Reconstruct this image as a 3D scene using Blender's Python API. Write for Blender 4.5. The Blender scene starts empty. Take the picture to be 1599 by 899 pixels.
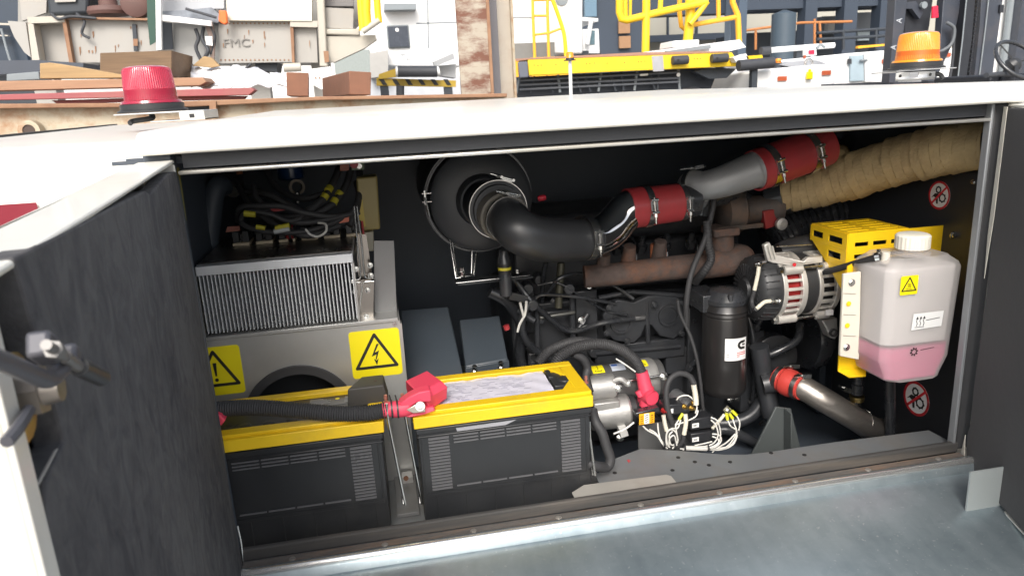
import bpy, bmesh, math, random
from mathutils import Vector, Matrix
random.seed(7)
SC = bpy.context.scene
COL = SC.collection
V = Vector
PI = math.pi

# ------------------------------------------------------------------ camera
FPX = 1137.0
CXP, CYP = 799.5, 449.5
_dn = V((220, 4235, FPX)).normalized()
_x = V((6577, -647, FPX)).normalized()
_x = (_x - _dn * _x.dot(_dn)).normalized()
_z = -_dn
_y = _z.cross(_x)
M3 = Matrix((_x, _y, _z))            # camera space (right, down, forward) -> world
C0 = V((0, -1.15, 1.6))
cam_d = bpy.data.cameras.new('camera')
cam = bpy.data.objects.new('camera', cam_d)
COL.objects.link(cam)
rt, dn, fw = M3 @ V((1, 0, 0)), M3 @ V((0, 1, 0)), M3 @ V((0, 0, 1))
R = Matrix((rt, -dn, -fw)).transposed().to_4x4()
cam.matrix_world = Matrix.Translation(C0) @ R
cam_d.lens = 36 * FPX / 1599
cam_d.sensor_width = 36
cam_d.clip_start = 0.02
cam_d.clip_end = 2000
cam_d.dof.use_dof = True
cam_d.dof.focus_distance = 1.4
cam_d.dof.aperture_fstop = 14.0
SC.camera = cam

def ray(x, y): return M3 @ V((x - CXP, y - CYP, FPX))
def P(x, y, Y):
    r = ray(x, y); return C0 + r * ((Y - C0.y) / r.y)
def PZ(x, y, Z):
    r = ray(x, y); return C0 + r * ((Z - C0.z) / r.z)
def PXp(x, y, X):
    r = ray(x, y); return C0 + r * ((X - C0.x) / r.x)
def PN(x, y, p0, n):
    r = ray(x, y); return C0 + r * ((p0 - C0).dot(n) / r.dot(n))

# ------------------------------------------------------------------ light
SUN_EL, SUN_AZ = math.radians(40), math.radians(196)   # azimuth clockwise from +Y
w = bpy.data.worlds.new('World'); SC.world = w; w.use_nodes = True
nt = w.node_tree
bg = nt.nodes['Background']
sky = nt.nodes.new('ShaderNodeTexSky'); sky.sky_type = 'NISHITA'; sky.sun_disc = False
sky.sun_elevation = SUN_EL; sky.sun_rotation = SUN_AZ
sky.air_density = 1.0; sky.dust_density = 4.0; sky.ozone_density = 1.0
hs = nt.nodes.new('ShaderNodeHueSaturation'); hs.inputs['Saturation'].default_value = 0.5
nt.links.new(sky.outputs[0], hs.inputs['Color']); nt.links.new(hs.outputs[0], bg.inputs[0])
bg.inputs[1].default_value = 0.15
sd = bpy.data.lights.new('sun', 'SUN'); sd.energy = 1.35; sd.angle = math.radians(25); sd.color = (1, .96, .9)
so = bpy.data.objects.new('sun', sd); COL.objects.link(so)
sdir = V((math.sin(SUN_AZ) * math.cos(SUN_EL), math.cos(SUN_AZ) * math.cos(SUN_EL), math.sin(SUN_EL)))
so.rotation_euler = sdir.to_track_quat('Z', 'Y').to_euler()
SC.view_settings.view_transform = 'Standard'; SC.view_settings.look = 'None'
SC.view_settings.gamma = 1; SC.view_settings.exposure = 0.8
SC.render.engine = 'CYCLES'

# ------------------------------------------------------------------ materials
def lin(h):
    h = h.lstrip('#'); o = []
    for i in (0, 2, 4):
        c = int(h[i:i+2], 16) / 255
        o.append(c / 12.92 if c <= .04045 else ((c + .055) / 1.055) ** 2.4)
    return o
_mats = {}
def mat(name, col, rough=.5, metal=0, var=.12, vs=14, bump=0, bs=60, coat=0, dirt=0, dcol=(.16, .12, .08), ds=5,
        dth=.55, spec=.5, streak=None, trans=0, emit=0, rvar=.12, sheen=0):
    if name in _mats: return _mats[name]
    if isinstance(col, str): col = lin(col)
    m = bpy.data.materials.new(name); m.use_nodes = True
    t = m.node_tree; b = t.nodes['Principled BSDF']; L = t.links.new
    tc = t.nodes.new('ShaderNodeTexCoord'); src = tc.outputs['Object']
    if streak:
        mp = t.nodes.new('ShaderNodeMapping'); mp.inputs['Scale'].default_value = streak
        L(src, mp.inputs[0]); src = mp.outputs[0]
    n = t.nodes.new('ShaderNodeTexNoise'); n.inputs['Scale'].default_value = vs; n.inputs['Detail'].default_value = 6
    L(src, n.inputs['Vector'])
    mx = t.nodes.new('ShaderNodeMix'); mx.data_type = 'RGBA'
    mx.inputs[6].default_value = [c * (1 - var) for c in col] + [1]
    mx.inputs[7].default_value = [min(1, c * (1 + var)) for c in col] + [1]
    L(n.outputs[0], mx.inputs[0]); out = mx.outputs[2]
    if dirt:
        n2 = t.nodes.new('ShaderNodeTexNoise'); n2.inputs['Scale'].default_value = ds
        n2.inputs['Detail'].default_value = 9; n2.inputs['Roughness'].default_value = .68
        L(tc.outputs['Object'] if not streak else src, n2.inputs['Vector'])
        cr = t.nodes.new('ShaderNodeValToRGB')
        cr.color_ramp.elements[0].position = dth - .08; cr.color_ramp.elements[1].position = dth + .1
        cr.color_ramp.elements[0].color = (0, 0, 0, 1); cr.color_ramp.elements[1].color = (dirt, dirt, dirt, 1)
        L(n2.outputs[0], cr.inputs[0])
        m2 = t.nodes.new('ShaderNodeMix'); m2.data_type = 'RGBA'
        L(cr.outputs[0], m2.inputs[0]); L(out, m2.inputs[6]); m2.inputs[7].default_value = list(dcol) + [1]
        out = m2.outputs[2]
        if metal:
            mt = t.nodes.new('ShaderNodeMath'); mt.operation = 'MULTIPLY_ADD'
            L(cr.outputs[0], mt.inputs[0]); mt.inputs[1].default_value = -metal * .8; mt.inputs[2].default_value = metal
            L(mt.outputs[0], b.inputs['Metallic'])
    L(out, b.inputs['Base Color'])
    rr = t.nodes.new('ShaderNodeMapRange'); rr.inputs[3].default_value = max(.02, rough - rvar); rr.inputs[4].default_value = min(1, rough + rvar)
    L(n.outputs[0], rr.inputs[0]); L(rr.outputs[0], b.inputs['Roughness'])
    if not (metal and dirt): b.inputs['Metallic'].default_value = metal
    b.inputs['Specular IOR Level'].default_value = spec
    b.inputs['Coat Weight'].default_value = coat
    if sheen: b.inputs['Sheen Weight'].default_value = sheen
    if trans: b.inputs['Transmission Weight'].default_value = trans
    if bump:
        n3 = t.nodes.new('ShaderNodeTexNoise'); n3.inputs['Scale'].default_value = bs; n3.inputs['Detail'].default_value = 5
        L(src, n3.inputs['Vector'])
        bp = t.nodes.new('ShaderNodeBump'); bp.inputs['Strength'].default_value = bump; bp.inputs['Distance'].default_value = .002
        L(n3.outputs[0], bp.inputs['Height']); L(bp.outputs[0], b.inputs['Normal'])
    _mats[name] = m
    return m

WHITE = mat('white_paint', (.68, .662, .60), .38, var=.03, coat=.2, dirt=.35, dcol=(.5, .46, .38), ds=4, dth=.62)
INNER = mat('bay_dark_paint', (.06, .073, .092), .5, var=.15, vs=6, bump=.05)
FOAM = mat('black_foam', (.05, .049, .053), .95, var=.0, vs=9)
FOAMD = mat('dark_foam', (.02, .02, .022), .9, var=.4, vs=20, bump=.5, bs=30)
RUBBER = mat('black_rubber', (.035, .035, .037), .62, var=.2, vs=30, bump=.15)
RUBDUST = mat('dusty_rubber', (.05, .048, .046), .8, var=.3, vs=12, dirt=.5, dcol=(.13, .11, .09), ds=9, streak=(.4, 6, 6))
PLAST = mat('black_plastic', (.028, .029, .031), .42, var=.15, vs=20, bump=.06)
BATP = mat('battery_case_plastic', (.019, .02, .022), .38, var=.15, vs=20, bump=.05, dirt=.25, dcol=(.05, .047, .042), ds=9, dth=.6)
PLASTG = mat('glossy_black_paint', (.026, .028, .032), .28, var=.3, vs=25, bump=.2, bs=35, coat=.4, dirt=.25, dcol=(.05, .047, .043), ds=14, dth=.55)
BLOCK = mat('engine_black_paint', (.029, .031, .035), .34, var=.3, vs=18, bump=.35, bs=45, dirt=.3, dcol=(.05, .047, .043), ds=10, dth=.58)
GALV = mat('galvanised_sheet', (.40, .455, .485), .36, metal=.9, var=.12, vs=5, bump=.03, bs=8, rvar=.1, dirt=.35, dcol=(.4, .44, .46), ds=38, dth=.66, streak=(1, .35, 1))
ALU = mat('brushed_aluminium', (.62, .61, .59), .32, metal=1, var=.1, vs=10, streak=(30, 30, 1))
ALUF = mat('heat_sink_aluminium', (.70, .72, .74), .45, metal=.6, var=.08, vs=20)
PLATE = mat('grey_zinc_plate', (.5, .5, .485), .42, metal=.75, var=.1, vs=5, dirt=.25, dcol=(.3, .3, .29), ds=6, rvar=.08)
CAST = mat('cast_aluminium', (.46, .455, .44), .5, metal=.75, var=.15, vs=50, bump=.35, bs=140, dirt=.25, dcol=(.16, .14, .12), ds=14, dth=.6)
CASTD = mat('grey_cast_elbow', (.3, .3, .3), .55, metal=.5, var=.12, vs=40, bump=.3, bs=160)
CHROME = mat('chrome', (.62, .6, .57), .07, metal=1, var=.04, rvar=.03)
STEEL = mat('stainless_steel', (.58, .56, .53), .24, metal=1, var=.12, vs=16, rvar=.08, streak=(12, 1, 1))
ZINC = mat('zinc_bolt', (.6, .6, .58), .25, metal=1, var=.1)
RUST = mat('rusty_cast_iron', (.085, .062, .054), .88, metal=.1, var=.5, vs=45, bump=1, bs=90, dirt=.75, dcol=(.17, .075, .04), ds=16, dth=.55)
YEL = mat('yellow_powder_coat', (.86, .55, .012), .36, var=.05, vs=30, coat=.15, bump=.04, bs=200, dirt=.3, dcol=(.5, .3, .03), ds=16, dth=.6)
YELB = mat('yellow_battery_plastic', (.76, .50, .012), .42, var=.06, vs=12, dirt=.4, dcol=(.45, .3, .04), ds=14, dth=.58, bump=.08, bs=90)
STICK = mat('yellow_sticker', (.8, .68, .01), .4, var=.03)
INK = mat('black_ink', (.015, .015, .015), .5, var=.05)
REDINK = mat('red_ink', (.6, .03, .04), .5, var=.05)
PAPER = mat('white_label', (.75, .75, .74), .45, var=.03)
REDSIL = mat('red_silicone', (.36, .035, .04), .45, var=.2, vs=16, bump=.2, bs=40, coat=.1, dirt=.3, dcol=(.16, .05, .045), ds=14, dth=.55)
PINKR = mat('pink_red_rubber', (.72, .06, .11), .5, var=.06, vs=14)
WIREW = mat('white_wire', (.62, .61, .57), .45, var=.1, vs=40)
CREAMS = mat('cream_sleeve', (.6, .57, .47), .5, var=.08)
BOXB = mat('blue_grey_box_paint', (.05, .062, .075), .42, var=.1, vs=8, dirt=.2, dcol=(.09, .095, .1), ds=12)
SHELF = mat('grey_floor_plate', (.20, .212, .22), .45, metal=.3, var=.2, vs=7, dirt=.45, dcol=(.15, .125, .1), ds=7, dth=.53)
SILLR = mat('rusty_sill_strip', (.13, .12, .11), .7, metal=.2, var=.3, vs=20, dirt=.6, dcol=(.25, .15, .09), ds=11, dth=.55, streak=(.6, 3, 3), bump=.4)
BRASS = mat('brass', (.5, .38, .16), .35, metal=1)
COPPER = mat('copper_winding', (.38, .03, .03), .4, metal=.4)

def custom_foam():
    t = FOAM.node_tree; L = t.links.new; b = t.nodes['Principled BSDF']; tc = t.nodes.new('ShaderNodeTexCoord')
    mp = t.nodes.new('ShaderNodeMapping'); mp.inputs['Scale'].default_value = (1, 1, .72); mp.inputs['Rotation'].default_value = (.25, 0, 0); L(tc.outputs['Object'], mp.inputs[0])
    n1 = t.nodes.new('ShaderNodeTexNoise'); n1.inputs['Scale'].default_value = 42; n1.inputs['Detail'].default_value = 9; n1.inputs['Roughness'].default_value = .65; n1.inputs['Distortion'].default_value = .8; L(mp.outputs[0], n1.inputs['Vector'])
    n2 = t.nodes.new('ShaderNodeTexNoise'); n2.inputs['Scale'].default_value = 5; n2.inputs['Detail'].default_value = 4; L(tc.outputs['Object'], n2.inputs['Vector'])
    ad = t.nodes.new('ShaderNodeMath'); ad.operation = 'MULTIPLY_ADD'; L(n2.outputs[0], ad.inputs[0]); ad.inputs[1].default_value = .7; L(n1.outputs[0], ad.inputs[2])
    cr = t.nodes.new('ShaderNodeValToRGB'); e = cr.color_ramp.elements; e[0].position = .6; e[0].color = (.053, .052, .057, 1); e[1].position = 1.2; e[1].color = (.115, .112, .112, 1); L(ad.outputs[0], cr.inputs[0]); L(cr.outputs[0], b.inputs['Base Color'])
    bp = t.nodes.new('ShaderNodeBump'); bp.inputs['Strength'].default_value = .6; bp.inputs['Distance'].default_value = .004; L(ad.outputs[0], bp.inputs['Height']); L(bp.outputs[0], b.inputs['Normal'])
    b.inputs['Specular IOR Level'].default_value = .2
custom_foam()
def custom_galv():
    t = GALV.node_tree; L = t.links.new; b = t.nodes['Principled BSDF']; tc = t.nodes.new('ShaderNodeTexCoord')
    vo = t.nodes.new('ShaderNodeTexVoronoi'); vo.inputs['Scale'].default_value = 70; L(tc.outputs['Object'], vo.inputs['Vector'])
    n1 = t.nodes.new('ShaderNodeTexNoise'); n1.inputs['Scale'].default_value = 3.2; n1.inputs['Detail'].default_value = 8; n1.inputs['Roughness'].default_value = .62; L(tc.outputs['Object'], n1.inputs['Vector'])
    mp = t.nodes.new('ShaderNodeMapping'); mp.inputs['Scale'].default_value = (22, 1.2, 1.2); mp.inputs['Rotation'].default_value = (0, 0, .03); L(tc.outputs['Object'], mp.inputs[0])
    n2 = t.nodes.new('ShaderNodeTexNoise'); n2.inputs['Scale'].default_value = 2; n2.inputs['Detail'].default_value = 6; L(mp.outputs[0], n2.inputs['Vector'])
    n3 = t.nodes.new('ShaderNodeTexNoise'); n3.inputs['Scale'].default_value = 130; n3.inputs['Detail'].default_value = 3; L(tc.outputs['Object'], n3.inputs['Vector'])
    m = t.nodes.new('ShaderNodeMath'); m.operation = 'MULTIPLY_ADD'; L(vo.outputs['Color'], m.inputs[0]); m.inputs[1].default_value = .07; L(n1.outputs[0], m.inputs[2])
    m2 = t.nodes.new('ShaderNodeMath'); m2.operation = 'MULTIPLY_ADD'; L(n2.outputs[0], m2.inputs[0]); m2.inputs[1].default_value = .2; L(m.outputs[0], m2.inputs[2])
    cr = t.nodes.new('ShaderNodeValToRGB'); e = cr.color_ramp.elements; e[0].position = .3; e[0].color = (.19, .25, .285, 1); e[1].position = .95; e[1].color = (.50, .57, .60, 1); L(m2.outputs[0], cr.inputs[0])
    c2 = t.nodes.new('ShaderNodeValToRGB'); e = c2.color_ramp.elements; e[0].position = .66; e[0].color = (0, 0, 0, 1); e[1].position = .72; e[1].color = (.5, .5, .5, 1); L(n3.outputs[0], c2.inputs[0])
    mx = t.nodes.new('ShaderNodeMix'); mx.data_type = 'RGBA'; L(c2.outputs[0], mx.inputs[0]); L(cr.outputs[0], mx.inputs[6]); mx.inputs[7].default_value = (.62, .66, .66, 1); L(mx.outputs[2], b.inputs['Base Color'])
    rr = t.nodes.new('ShaderNodeMapRange'); rr.inputs[3].default_value = .2; rr.inputs[4].default_value = .42; L(m2.outputs[0], rr.inputs[0]); L(rr.outputs[0], b.inputs['Roughness'])
    for l in list(b.inputs['Metallic'].links): t.links.remove(l)
    b.inputs['Metallic'].default_value = .72
custom_galv()

# ------------------------------------------------------------------ mesh collector
class MB:
    def __init__(s): s.v = []; s.f = []
    def add(s, vs, fs):
        k = len(s.v); s.v += [V(a) for a in vs]; s.f += [[i + k for i in f] for f in fs]; return s
    def box(s, x0, x1, y0, y1, z0, z1):
        vs = [(x, y, z) for z in (z0, z1) for y in (y0, y1) for x in (x0, x1)]
        return s.add(vs, [(0, 2, 3, 1), (4, 5, 7, 6), (0, 1, 5, 4), (2, 6, 7, 3), (0, 4, 6, 2), (1, 3, 7, 5)])
    def obox(s, c, a, b, d):   # centre and half vectors
        c, a, b, d = V(c), V(a), V(b), V(d)
        vs = [c + a * i + b * j + d * k for k in (-1, 1) for j in (-1, 1) for i in (-1, 1)]
        return s.add(vs, [(0, 2, 3, 1), (4, 5, 7, 6), (0, 1, 5, 4), (2, 6, 7, 3), (0, 4, 6, 2), (1, 3, 7, 5)])
    def prism(s, pts, vec):
        pts = [V(p) for p in pts]; n = len(pts); vec = V(vec)
        return s.add(pts + [p + vec for p in pts],
                     [list(range(n))[::-1], list(range(n, 2 * n))] + [(i, (i + 1) % n, n + (i + 1) % n, n + i) for i in range(n)])
    def bar(s, a, b, wx, wy=None, up=(0, 0, 1)):
        a, b = V(a), V(b); d = (b - a); wy = wy or wx
        n = d.normalized(); u = n.cross(V(up))
        if u.length < 1e-4: u = n.cross(V((1, 0, 0)))
        u.normalize(); v = u.cross(n)
        return s.obox((a + b) / 2, d / 2, u * wx / 2, v * wy / 2)
    def lathe(s, p0, ax, prof, seg=32, cap=True):
        p0 = V(p0); ax = V(ax).normalized()
        u = ax.orthogonal().normalized(); v = ax.cross(u)
        vs = []; fs = []
        for t, r in prof:
            for i in range(seg):
                a = 2 * PI * i / seg
                vs.append(p0 + ax * t + (u * math.cos(a) + v * math.sin(a)) * max(r, 1e-5))
        m = len(prof)
        for j in range(m - 1):
            for i in range(seg):
                k = (i + 1) % seg
                fs.append((j * seg + i, j * seg + k, (j + 1) * seg + k, (j + 1) * seg + i))
        if cap:
            fs.append(list(range(seg))[::-1]); fs.append([(m - 1) * seg + i for i in range(seg)])
        return s.add(vs, fs)
    def cyl(s, a, b, r, r2=None, seg=20):
        a, b = V(a), V(b); d = b - a
        return s.lathe(a, d, [(0, r), (d.length, r if r2 is None else r2)], seg)
    def ring(s, c, ax, r0, r1, h, seg=32):  # flat ring / band, r0 inner, r1 outer, height h centred
        return s.lathe(c, ax, [(-h/2, r0), (-h/2, r1), (h/2, r1), (h/2, r0), (-h/2, r0)], seg, cap=False)
    def sph(s, c, r, seg=16):
        n = seg // 2
        return s.lathe(c, (0, 0, 1), [(-r * math.cos(PI * i / n), r * math.sin(PI * i / n)) for i in range(n + 1)], seg, cap=False)
    def tube(s, pts, r, seg=14, res=8, spline=True, cap=True, rf=None, samples=None, closed=False):
        pts = [V(p) for p in pts]
        q = smooth(pts, res) if spline and len(pts) > 2 else pts
        if samples: q = resample(q, samples)
        n = len(q); tang = []
        for i in range(n):
            a = q[max(0, i - 1)]; b = q[min(n - 1, i + 1)]; tang.append((b - a).normalized())
        u = tang[0].orthogonal().normalized(); vs = []; fs = []
        L = 0; acc = [0]
        for i in range(1, n): L += (q[i] - q[i-1]).length; acc.append(L)
        for i in range(n):
            u = (u - tang[i] * u.dot(tang[i])).normalized(); v = tang[i].cross(u)
            rr = r(acc[i] / L) if callable(r) else r
            if rf: rr *= rf(acc[i])
            for k in range(seg):
                a = 2 * PI * k / seg
                vs.append(q[i] + (u * math.cos(a) + v * math.sin(a)) * rr)
        for i in range(n - 1):
            for k in range(seg):
                l = (k + 1) % seg
                fs.append((i * seg + k, i * seg + l, (i + 1) * seg + l, (i + 1) * seg + k))
        if cap: fs.append(list(range(seg))[::-1]); fs.append([(n - 1) * seg + k for k in range(seg)])
        return s.add(vs, fs)
    def corr(s, pts, r, pitch=.006, amp=.07, seg=14, res=10):
        q = smooth([V(p) for p in pts], res)
        L = sum((q[i] - q[i-1]).length for i in range(1, len(q)))
        n = int(L / pitch * 4) + 2
        return s.tube(q, r, seg, spline=False, samples=n, rf=lambda t: 1 + amp * math.sin(2 * PI * t / pitch))
    def hexb(s, c, ax, r, h): return s.lathe(c, ax, [(0, r), (h, r)], 6)
    def bolt(s, c, ax, r=.005, h=.004):
        s.lathe(c, ax, [(0, r * 1.35), (.001, r * 1.35)], 14); return s.lathe(V(c) + V(ax).normalized() * .001, ax, [(0, r), (h, r), (h * 1.05, r * .8)], 6)
    def build(s, name, m, parent=None, smooth_=True, bevel=0, bseg=2, solid=0, ang=35, tag=None):
        me = bpy.data.meshes.new(name)
        o = bpy.data.objects.new(name, me); COL.objects.link(o)
        root = parent
        off = V((0, 0, 0))
        if parent is not None:
            o.parent = parent
            off = V(parent['_w']); o['_w'] = list(off)
        else:
            lo = V([min(a[i] for a in s.v) for i in range(3)]); hi = V([max(a[i] for a in s.v) for i in range(3)])
            off = V(((lo.x + hi.x) / 2, (lo.y + hi.y) / 2, lo.z)); o.location = off; o['_w'] = list(off)
        me.from_pydata([a - off for a in s.v], [], s.f); me.validate()
        bm = bmesh.new(); bm.from_mesh(me)
        bmesh.ops.remove_doubles(bm, verts=bm.verts, dist=1e-6)
        bmesh.ops.recalc_face_normals(bm, faces=bm.faces); bm.to_mesh(me); bm.free()
        me.materials.append(m)
        if smooth_:
            me.shade_smooth()
            me.set_sharp_from_angle(angle=math.radians(ang))
        if solid:
            md = o.modifiers.new('solid', 'SOLIDIFY'); md.thickness = solid; md.offset = 0
        if bevel:
            md = o.modifiers.new('bevel', 'BEVEL'); md.width = bevel; md.segments = bseg; md.limit_method = 'ANGLE'; md.angle_limit = math.radians(40)
            md.harden_normals = False
        if tag: settag(o, *tag)
        return o

def smooth(p, res):
    if len(p) < 3: return p
    q = []; n = len(p)
    for i in range(n - 1):
        a = p[i-1] if i else p[0] * 2 - p[1]; b = p[i]; c = p[i+1]; d = p[i+2] if i + 2 < n else p[-1] * 2 - p[-2]
        for k in range(res):
            t = k / res
            q.append(.5 * ((2*b) + (c - a)*t + (2*a - 5*b + 4*c - d)*t*t + (3*b - a - 3*c + d)*t**3))
    q.append(p[-1]); return q
def resample(q, n):
    acc = [0]
    for i in range(1, len(q)): acc.append(acc[-1] + (q[i] - q[i-1]).length)
    out = []; j = 0
    for i in range(n):
        t = acc[-1] * i / (n - 1)
        while j < len(q) - 2 and acc[j+1] < t: j += 1
        k = (t - acc[j]) / max(1e-9, acc[j+1] - acc[j]); out.append(q[j].lerp(q[j+1], min(1, k)))
    return out
def settag(o, label=None, cat=None, group=None, kind=None):
    if label: o['label'] = label
    if cat: o['category'] = cat
    if group: o['group'] = group
    if kind: o['kind'] = kind
    return o
def thing(name, label, cat, loc, group=None):
    o = bpy.data.objects.new(name, None); COL.objects.link(o); o.empty_display_size = .05
    o.location = V(loc); o['_w'] = list(V(loc)); settag(o, label, cat, group); return o
def kids(o): return [c for c in COL.objects if c.parent == o]
def copy_tree(o, parent=None):
    c = o.copy(); COL.objects.link(c)
    if parent is not None: c.parent = parent
    for ch in kids(o): copy_tree(ch, c)
    return c

def grid_plate(o, u, v, w, h, holes, mb=None):
    """rectangular sheet with rectangular holes (x0,x1,y0,y1); solidify gives it thickness"""
    mb = mb or MB(); o, u, v = V(o), V(u).normalized(), V(v).normalized()
    xs = sorted({0, w} | {a for q in holes for a in q[:2]}); ys = sorted({0, h} | {a for q in holes for a in q[2:]})
    idx = {}; vs = []
    for i, x in enumerate(xs):
        for j, y in enumerate(ys): idx[i, j] = len(vs); vs.append(o + u * x + v * y)
    fs = []
    for i in range(len(xs) - 1):
        for j in range(len(ys) - 1):
            cx, cy = (xs[i] + xs[i+1]) / 2, (ys[j] + ys[j+1]) / 2
            if not any(q[0] < cx < q[1] and q[2] < cy < q[3] for q in holes):
                fs.append((idx[i, j], idx[i+1, j], idx[i+1, j+1], idx[i, j+1]))
    return mb.add(vs, fs)
def circle_plate(o, u, v, w, h, cx, cy, r, mb=None, seg=64):
    """rectangular sheet with one round hole (may run off the lower edge)"""
    mb = mb or MB(); o, u, v = V(o), V(u).normalized(), V(v).normalized(); A = []; B = []
    for i in range(seg):
        a = 2 * PI * i / seg; c, s_ = math.cos(a), math.sin(a)
        t = min([(w - cx) / c if c > 1e-6 else 9, -cx / c if c < -1e-6 else 9, (h - cy) / s_ if s_ > 1e-6 else 9, -cy / s_ if s_ < -1e-6 else 9])
        A.append(o + u * (cx + r * c) + v * (cy + r * s_)); B.append(o + u * (cx + t * c) + v * (cy + t * s_))
    fs = [(i, (i + 1) % seg, seg + (i + 1) % seg, seg + i) for i in range(seg)]
    mb.add(A + B, fs)
    for (x, y) in ((0, 0), (w, 0), (w, h), (0, h)):   # corner fills
        c = o + u * x + v * y; near = sorted(range(seg), key=lambda i: (B[i] - c).length)[:2]
        if (B[near[0]] - c).length > 1e-5: mb.add([c, B[near[0]], B[near[1]]], [(0, 1, 2)])
    return mb
class Flat:
    """a small drawing surface: origin, right, up; shapes are thin raised prisms"""
    def __init__(s, o, u, v, t=.0004, bend=None):
        s.o, s.u, s.v = V(o), V(u).normalized(), V(v).normalized(); s.n = s.u.cross(s.v); s.t = t; s.bend = bend
    def p(s, x, y, l=0):
        if s.bend: return s.bend(x, y, l)
        return s.o + s.u * x + s.v * y + s.n * l
    def poly(s, mb, pts, l=0, t=None):
        t = t or s.t
        n = len(pts); a = [s.p(x, y, l) for x, y in pts] + [s.p(x, y, l + t) for x, y in pts]
        mb.add(a, [list(range(n))[::-1], list(range(n, 2*n))] + [(i, (i+1) % n, n + (i+1) % n, n + i) for i in range(n)])
    def rect(s, mb, x0, y0, x1, y1, l=0, rad=0, t=None, k=5):
        if not rad: return s.poly(mb, [(x0, y0), (x1, y0), (x1, y1), (x0, y1)], l, t)
        pts = []
        for cx, cy, a0 in ((x1 - rad, y0 + rad, -90), (x1 - rad, y1 - rad, 0), (x0 + rad, y1 - rad, 90), (x0 + rad, y0 + rad, 180)):
            for i in range(k): a = math.radians(a0 + 90 * i / (k - 1)); pts.append((cx + rad * math.cos(a), cy + rad * math.sin(a)))
        s.poly(mb, pts, l, t)
    def stroke(s, mb, pts, w, l=0, closed=False):
        n = len(pts)
        for i in range(n if closed else n - 1):
            a = V((*pts[i], 0)); b = V((*pts[(i+1) % n], 0)); d = (b - a)
            if d.length < 1e-7: continue
            d.normalize(); e = V((-d.y, d.x, 0)) * w / 2
            s.poly(mb, [tuple((a - e).xy), tuple((b - e).xy), tuple((b + e).xy), tuple((a + e).xy)], l + i % 3 * .00002)
            s.disc(mb, tuple(a.xy), w / 2, l, 8)
    def disc(s, mb, c, r, l=0, k=24, ry=None):
        s.poly(mb, [(c[0] + r * math.cos(2*PI*i/k), c[1] + (ry or r) * math.sin(2*PI*i/k)) for i in range(k)], l)
    def circ(s, mb, c, r, w, l=0, k=28):
        s.stroke(mb, [(c[0] + r * math.cos(2*PI*i/k), c[1] + r * math.sin(2*PI*i/k)) for i in range(k)], w, l, True)
    def text(s, mb, txt, x, y, size, l=0, sx=1, bold=False, extr=None):
        cu = bpy.data.curves.new('t', 'FONT'); cu.body = txt; cu.size = size; cu.extrude = 0
        if bold: cu.offset = size * .03
        o = bpy.data.objects.new('t', cu); COL.objects.link(o)
        dg = bpy.context.evaluated_depsgraph_get(); me = bpy.data.meshes.new_from_object(o.evaluated_get(dg))
        t = extr or s.t
        n = len(me.vertices)
        vs = [s.p(x + a.co.x * sx, y + a.co.y, l + t) for a in me.vertices]
        fs = [tuple(f.vertices) for f in me.polygons]
        mb.add(vs, fs)
        # side walls back to the surface
        cnt = {}
        for f in fs:
            for i in range(len(f)):
                e = (f[i], f[(i+1) % len(f)]); cnt[tuple(sorted(e))] = cnt.get(tuple(sorted(e)), []) + [e]
        bo = [e[0] for e in cnt.values() if len(e) == 1]
        for a, b in bo:
            A, B = vs[a], vs[b]; mb.add([A, B, B - s.n * t, A - s.n * t] if not s.bend else [A, B, B, A], [(0, 1, 2, 3)]) if not s.bend else None
        bpy.data.objects.remove(o); bpy.data.curves.remove(cu); bpy.data.meshes.remove(me)

def tclamp(parent, c, ax, r, side, w=.016, m=None, band=None):
    """T-bolt clamp: band round a hose and its bolt on the given side; parts of the hose"""
    c, ax = V(c), V(ax).normalized(); side = V(side); side = (side - ax * side.dot(ax)).normalized(); tn = ax.cross(side)
    b = MB(); b.ring(c, ax, r + .0005, r + .0022, w, 40); o = b.build('hose_clamp', band or STEEL, parent)
    k = MB(); q = c + side * (r + .007)
    k.cyl(q - tn * .014 - ax * w * .55, q - tn * .014 + ax * w * .55, .0032, seg=10)
    k.cyl(q + tn * .012 - ax * w * .55, q + tn * .012 + ax * w * .55, .0032, seg=10)
    k.cyl(q - tn * .018, q + tn * .036, .0021, seg=10)
    k.hexb(q + tn * .015, tn, .0046, .007)
    k.lathe(q + tn * .022, tn, [(0, .0032), (.006, .0032)], 12)
    for s_ in (-1, 1): k.obox(q - side * .003 - tn * .001 + ax * s_ * w * .4, tn * .011, side * .0016, ax * .0022)
    k.build('clamp_bolt', ZINC, o); return o
# ================================================================== the power unit cabinet
UX, UY, UZ = V((1, 0, 0)), V((0, 1, 0)), V((0, 0, 1))
gpu = thing('power_unit_cabinet', 'long white cabinet with both side doors open on its black engine bay', 'machine cabinet', (.4, 0, 0))
XL, XR = -.288, 1.092
# roof: a shallow slab with rounded front lip
m_ = MB(); prof = [(-.03, 1.539), (-.03, 1.560), (-.022, 1.569), (-.008, 1.572), (.5, 1.5755), (1.6, 1.5795), (1.62, 1.572), (1.62, 1.539)]
m_.prism([V((-.326, y, z)) for y, z in prof], V((1.472, 0, 0)))
m_.build('roof_panel', WHITE, gpu, bevel=.004)
# rear and end casing
m_ = MB(); m_.box(-.33, 1.27, 1.5, 1.6, .25, 1.538); m_.box(1.24, 1.27, .03, 1.5, .25, 1.538); m_.box(1.155, 1.27, .0, .03, .25, 1.538)
m_.build('casing_panel', WHITE, gpu, bevel=.003)
m_ = MB(); m_.box(1.1475, 1.30, .015, 1.6, 1.539, 1.571); m_.build('end_deck', WHITE, gpu, bevel=.004)
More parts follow.
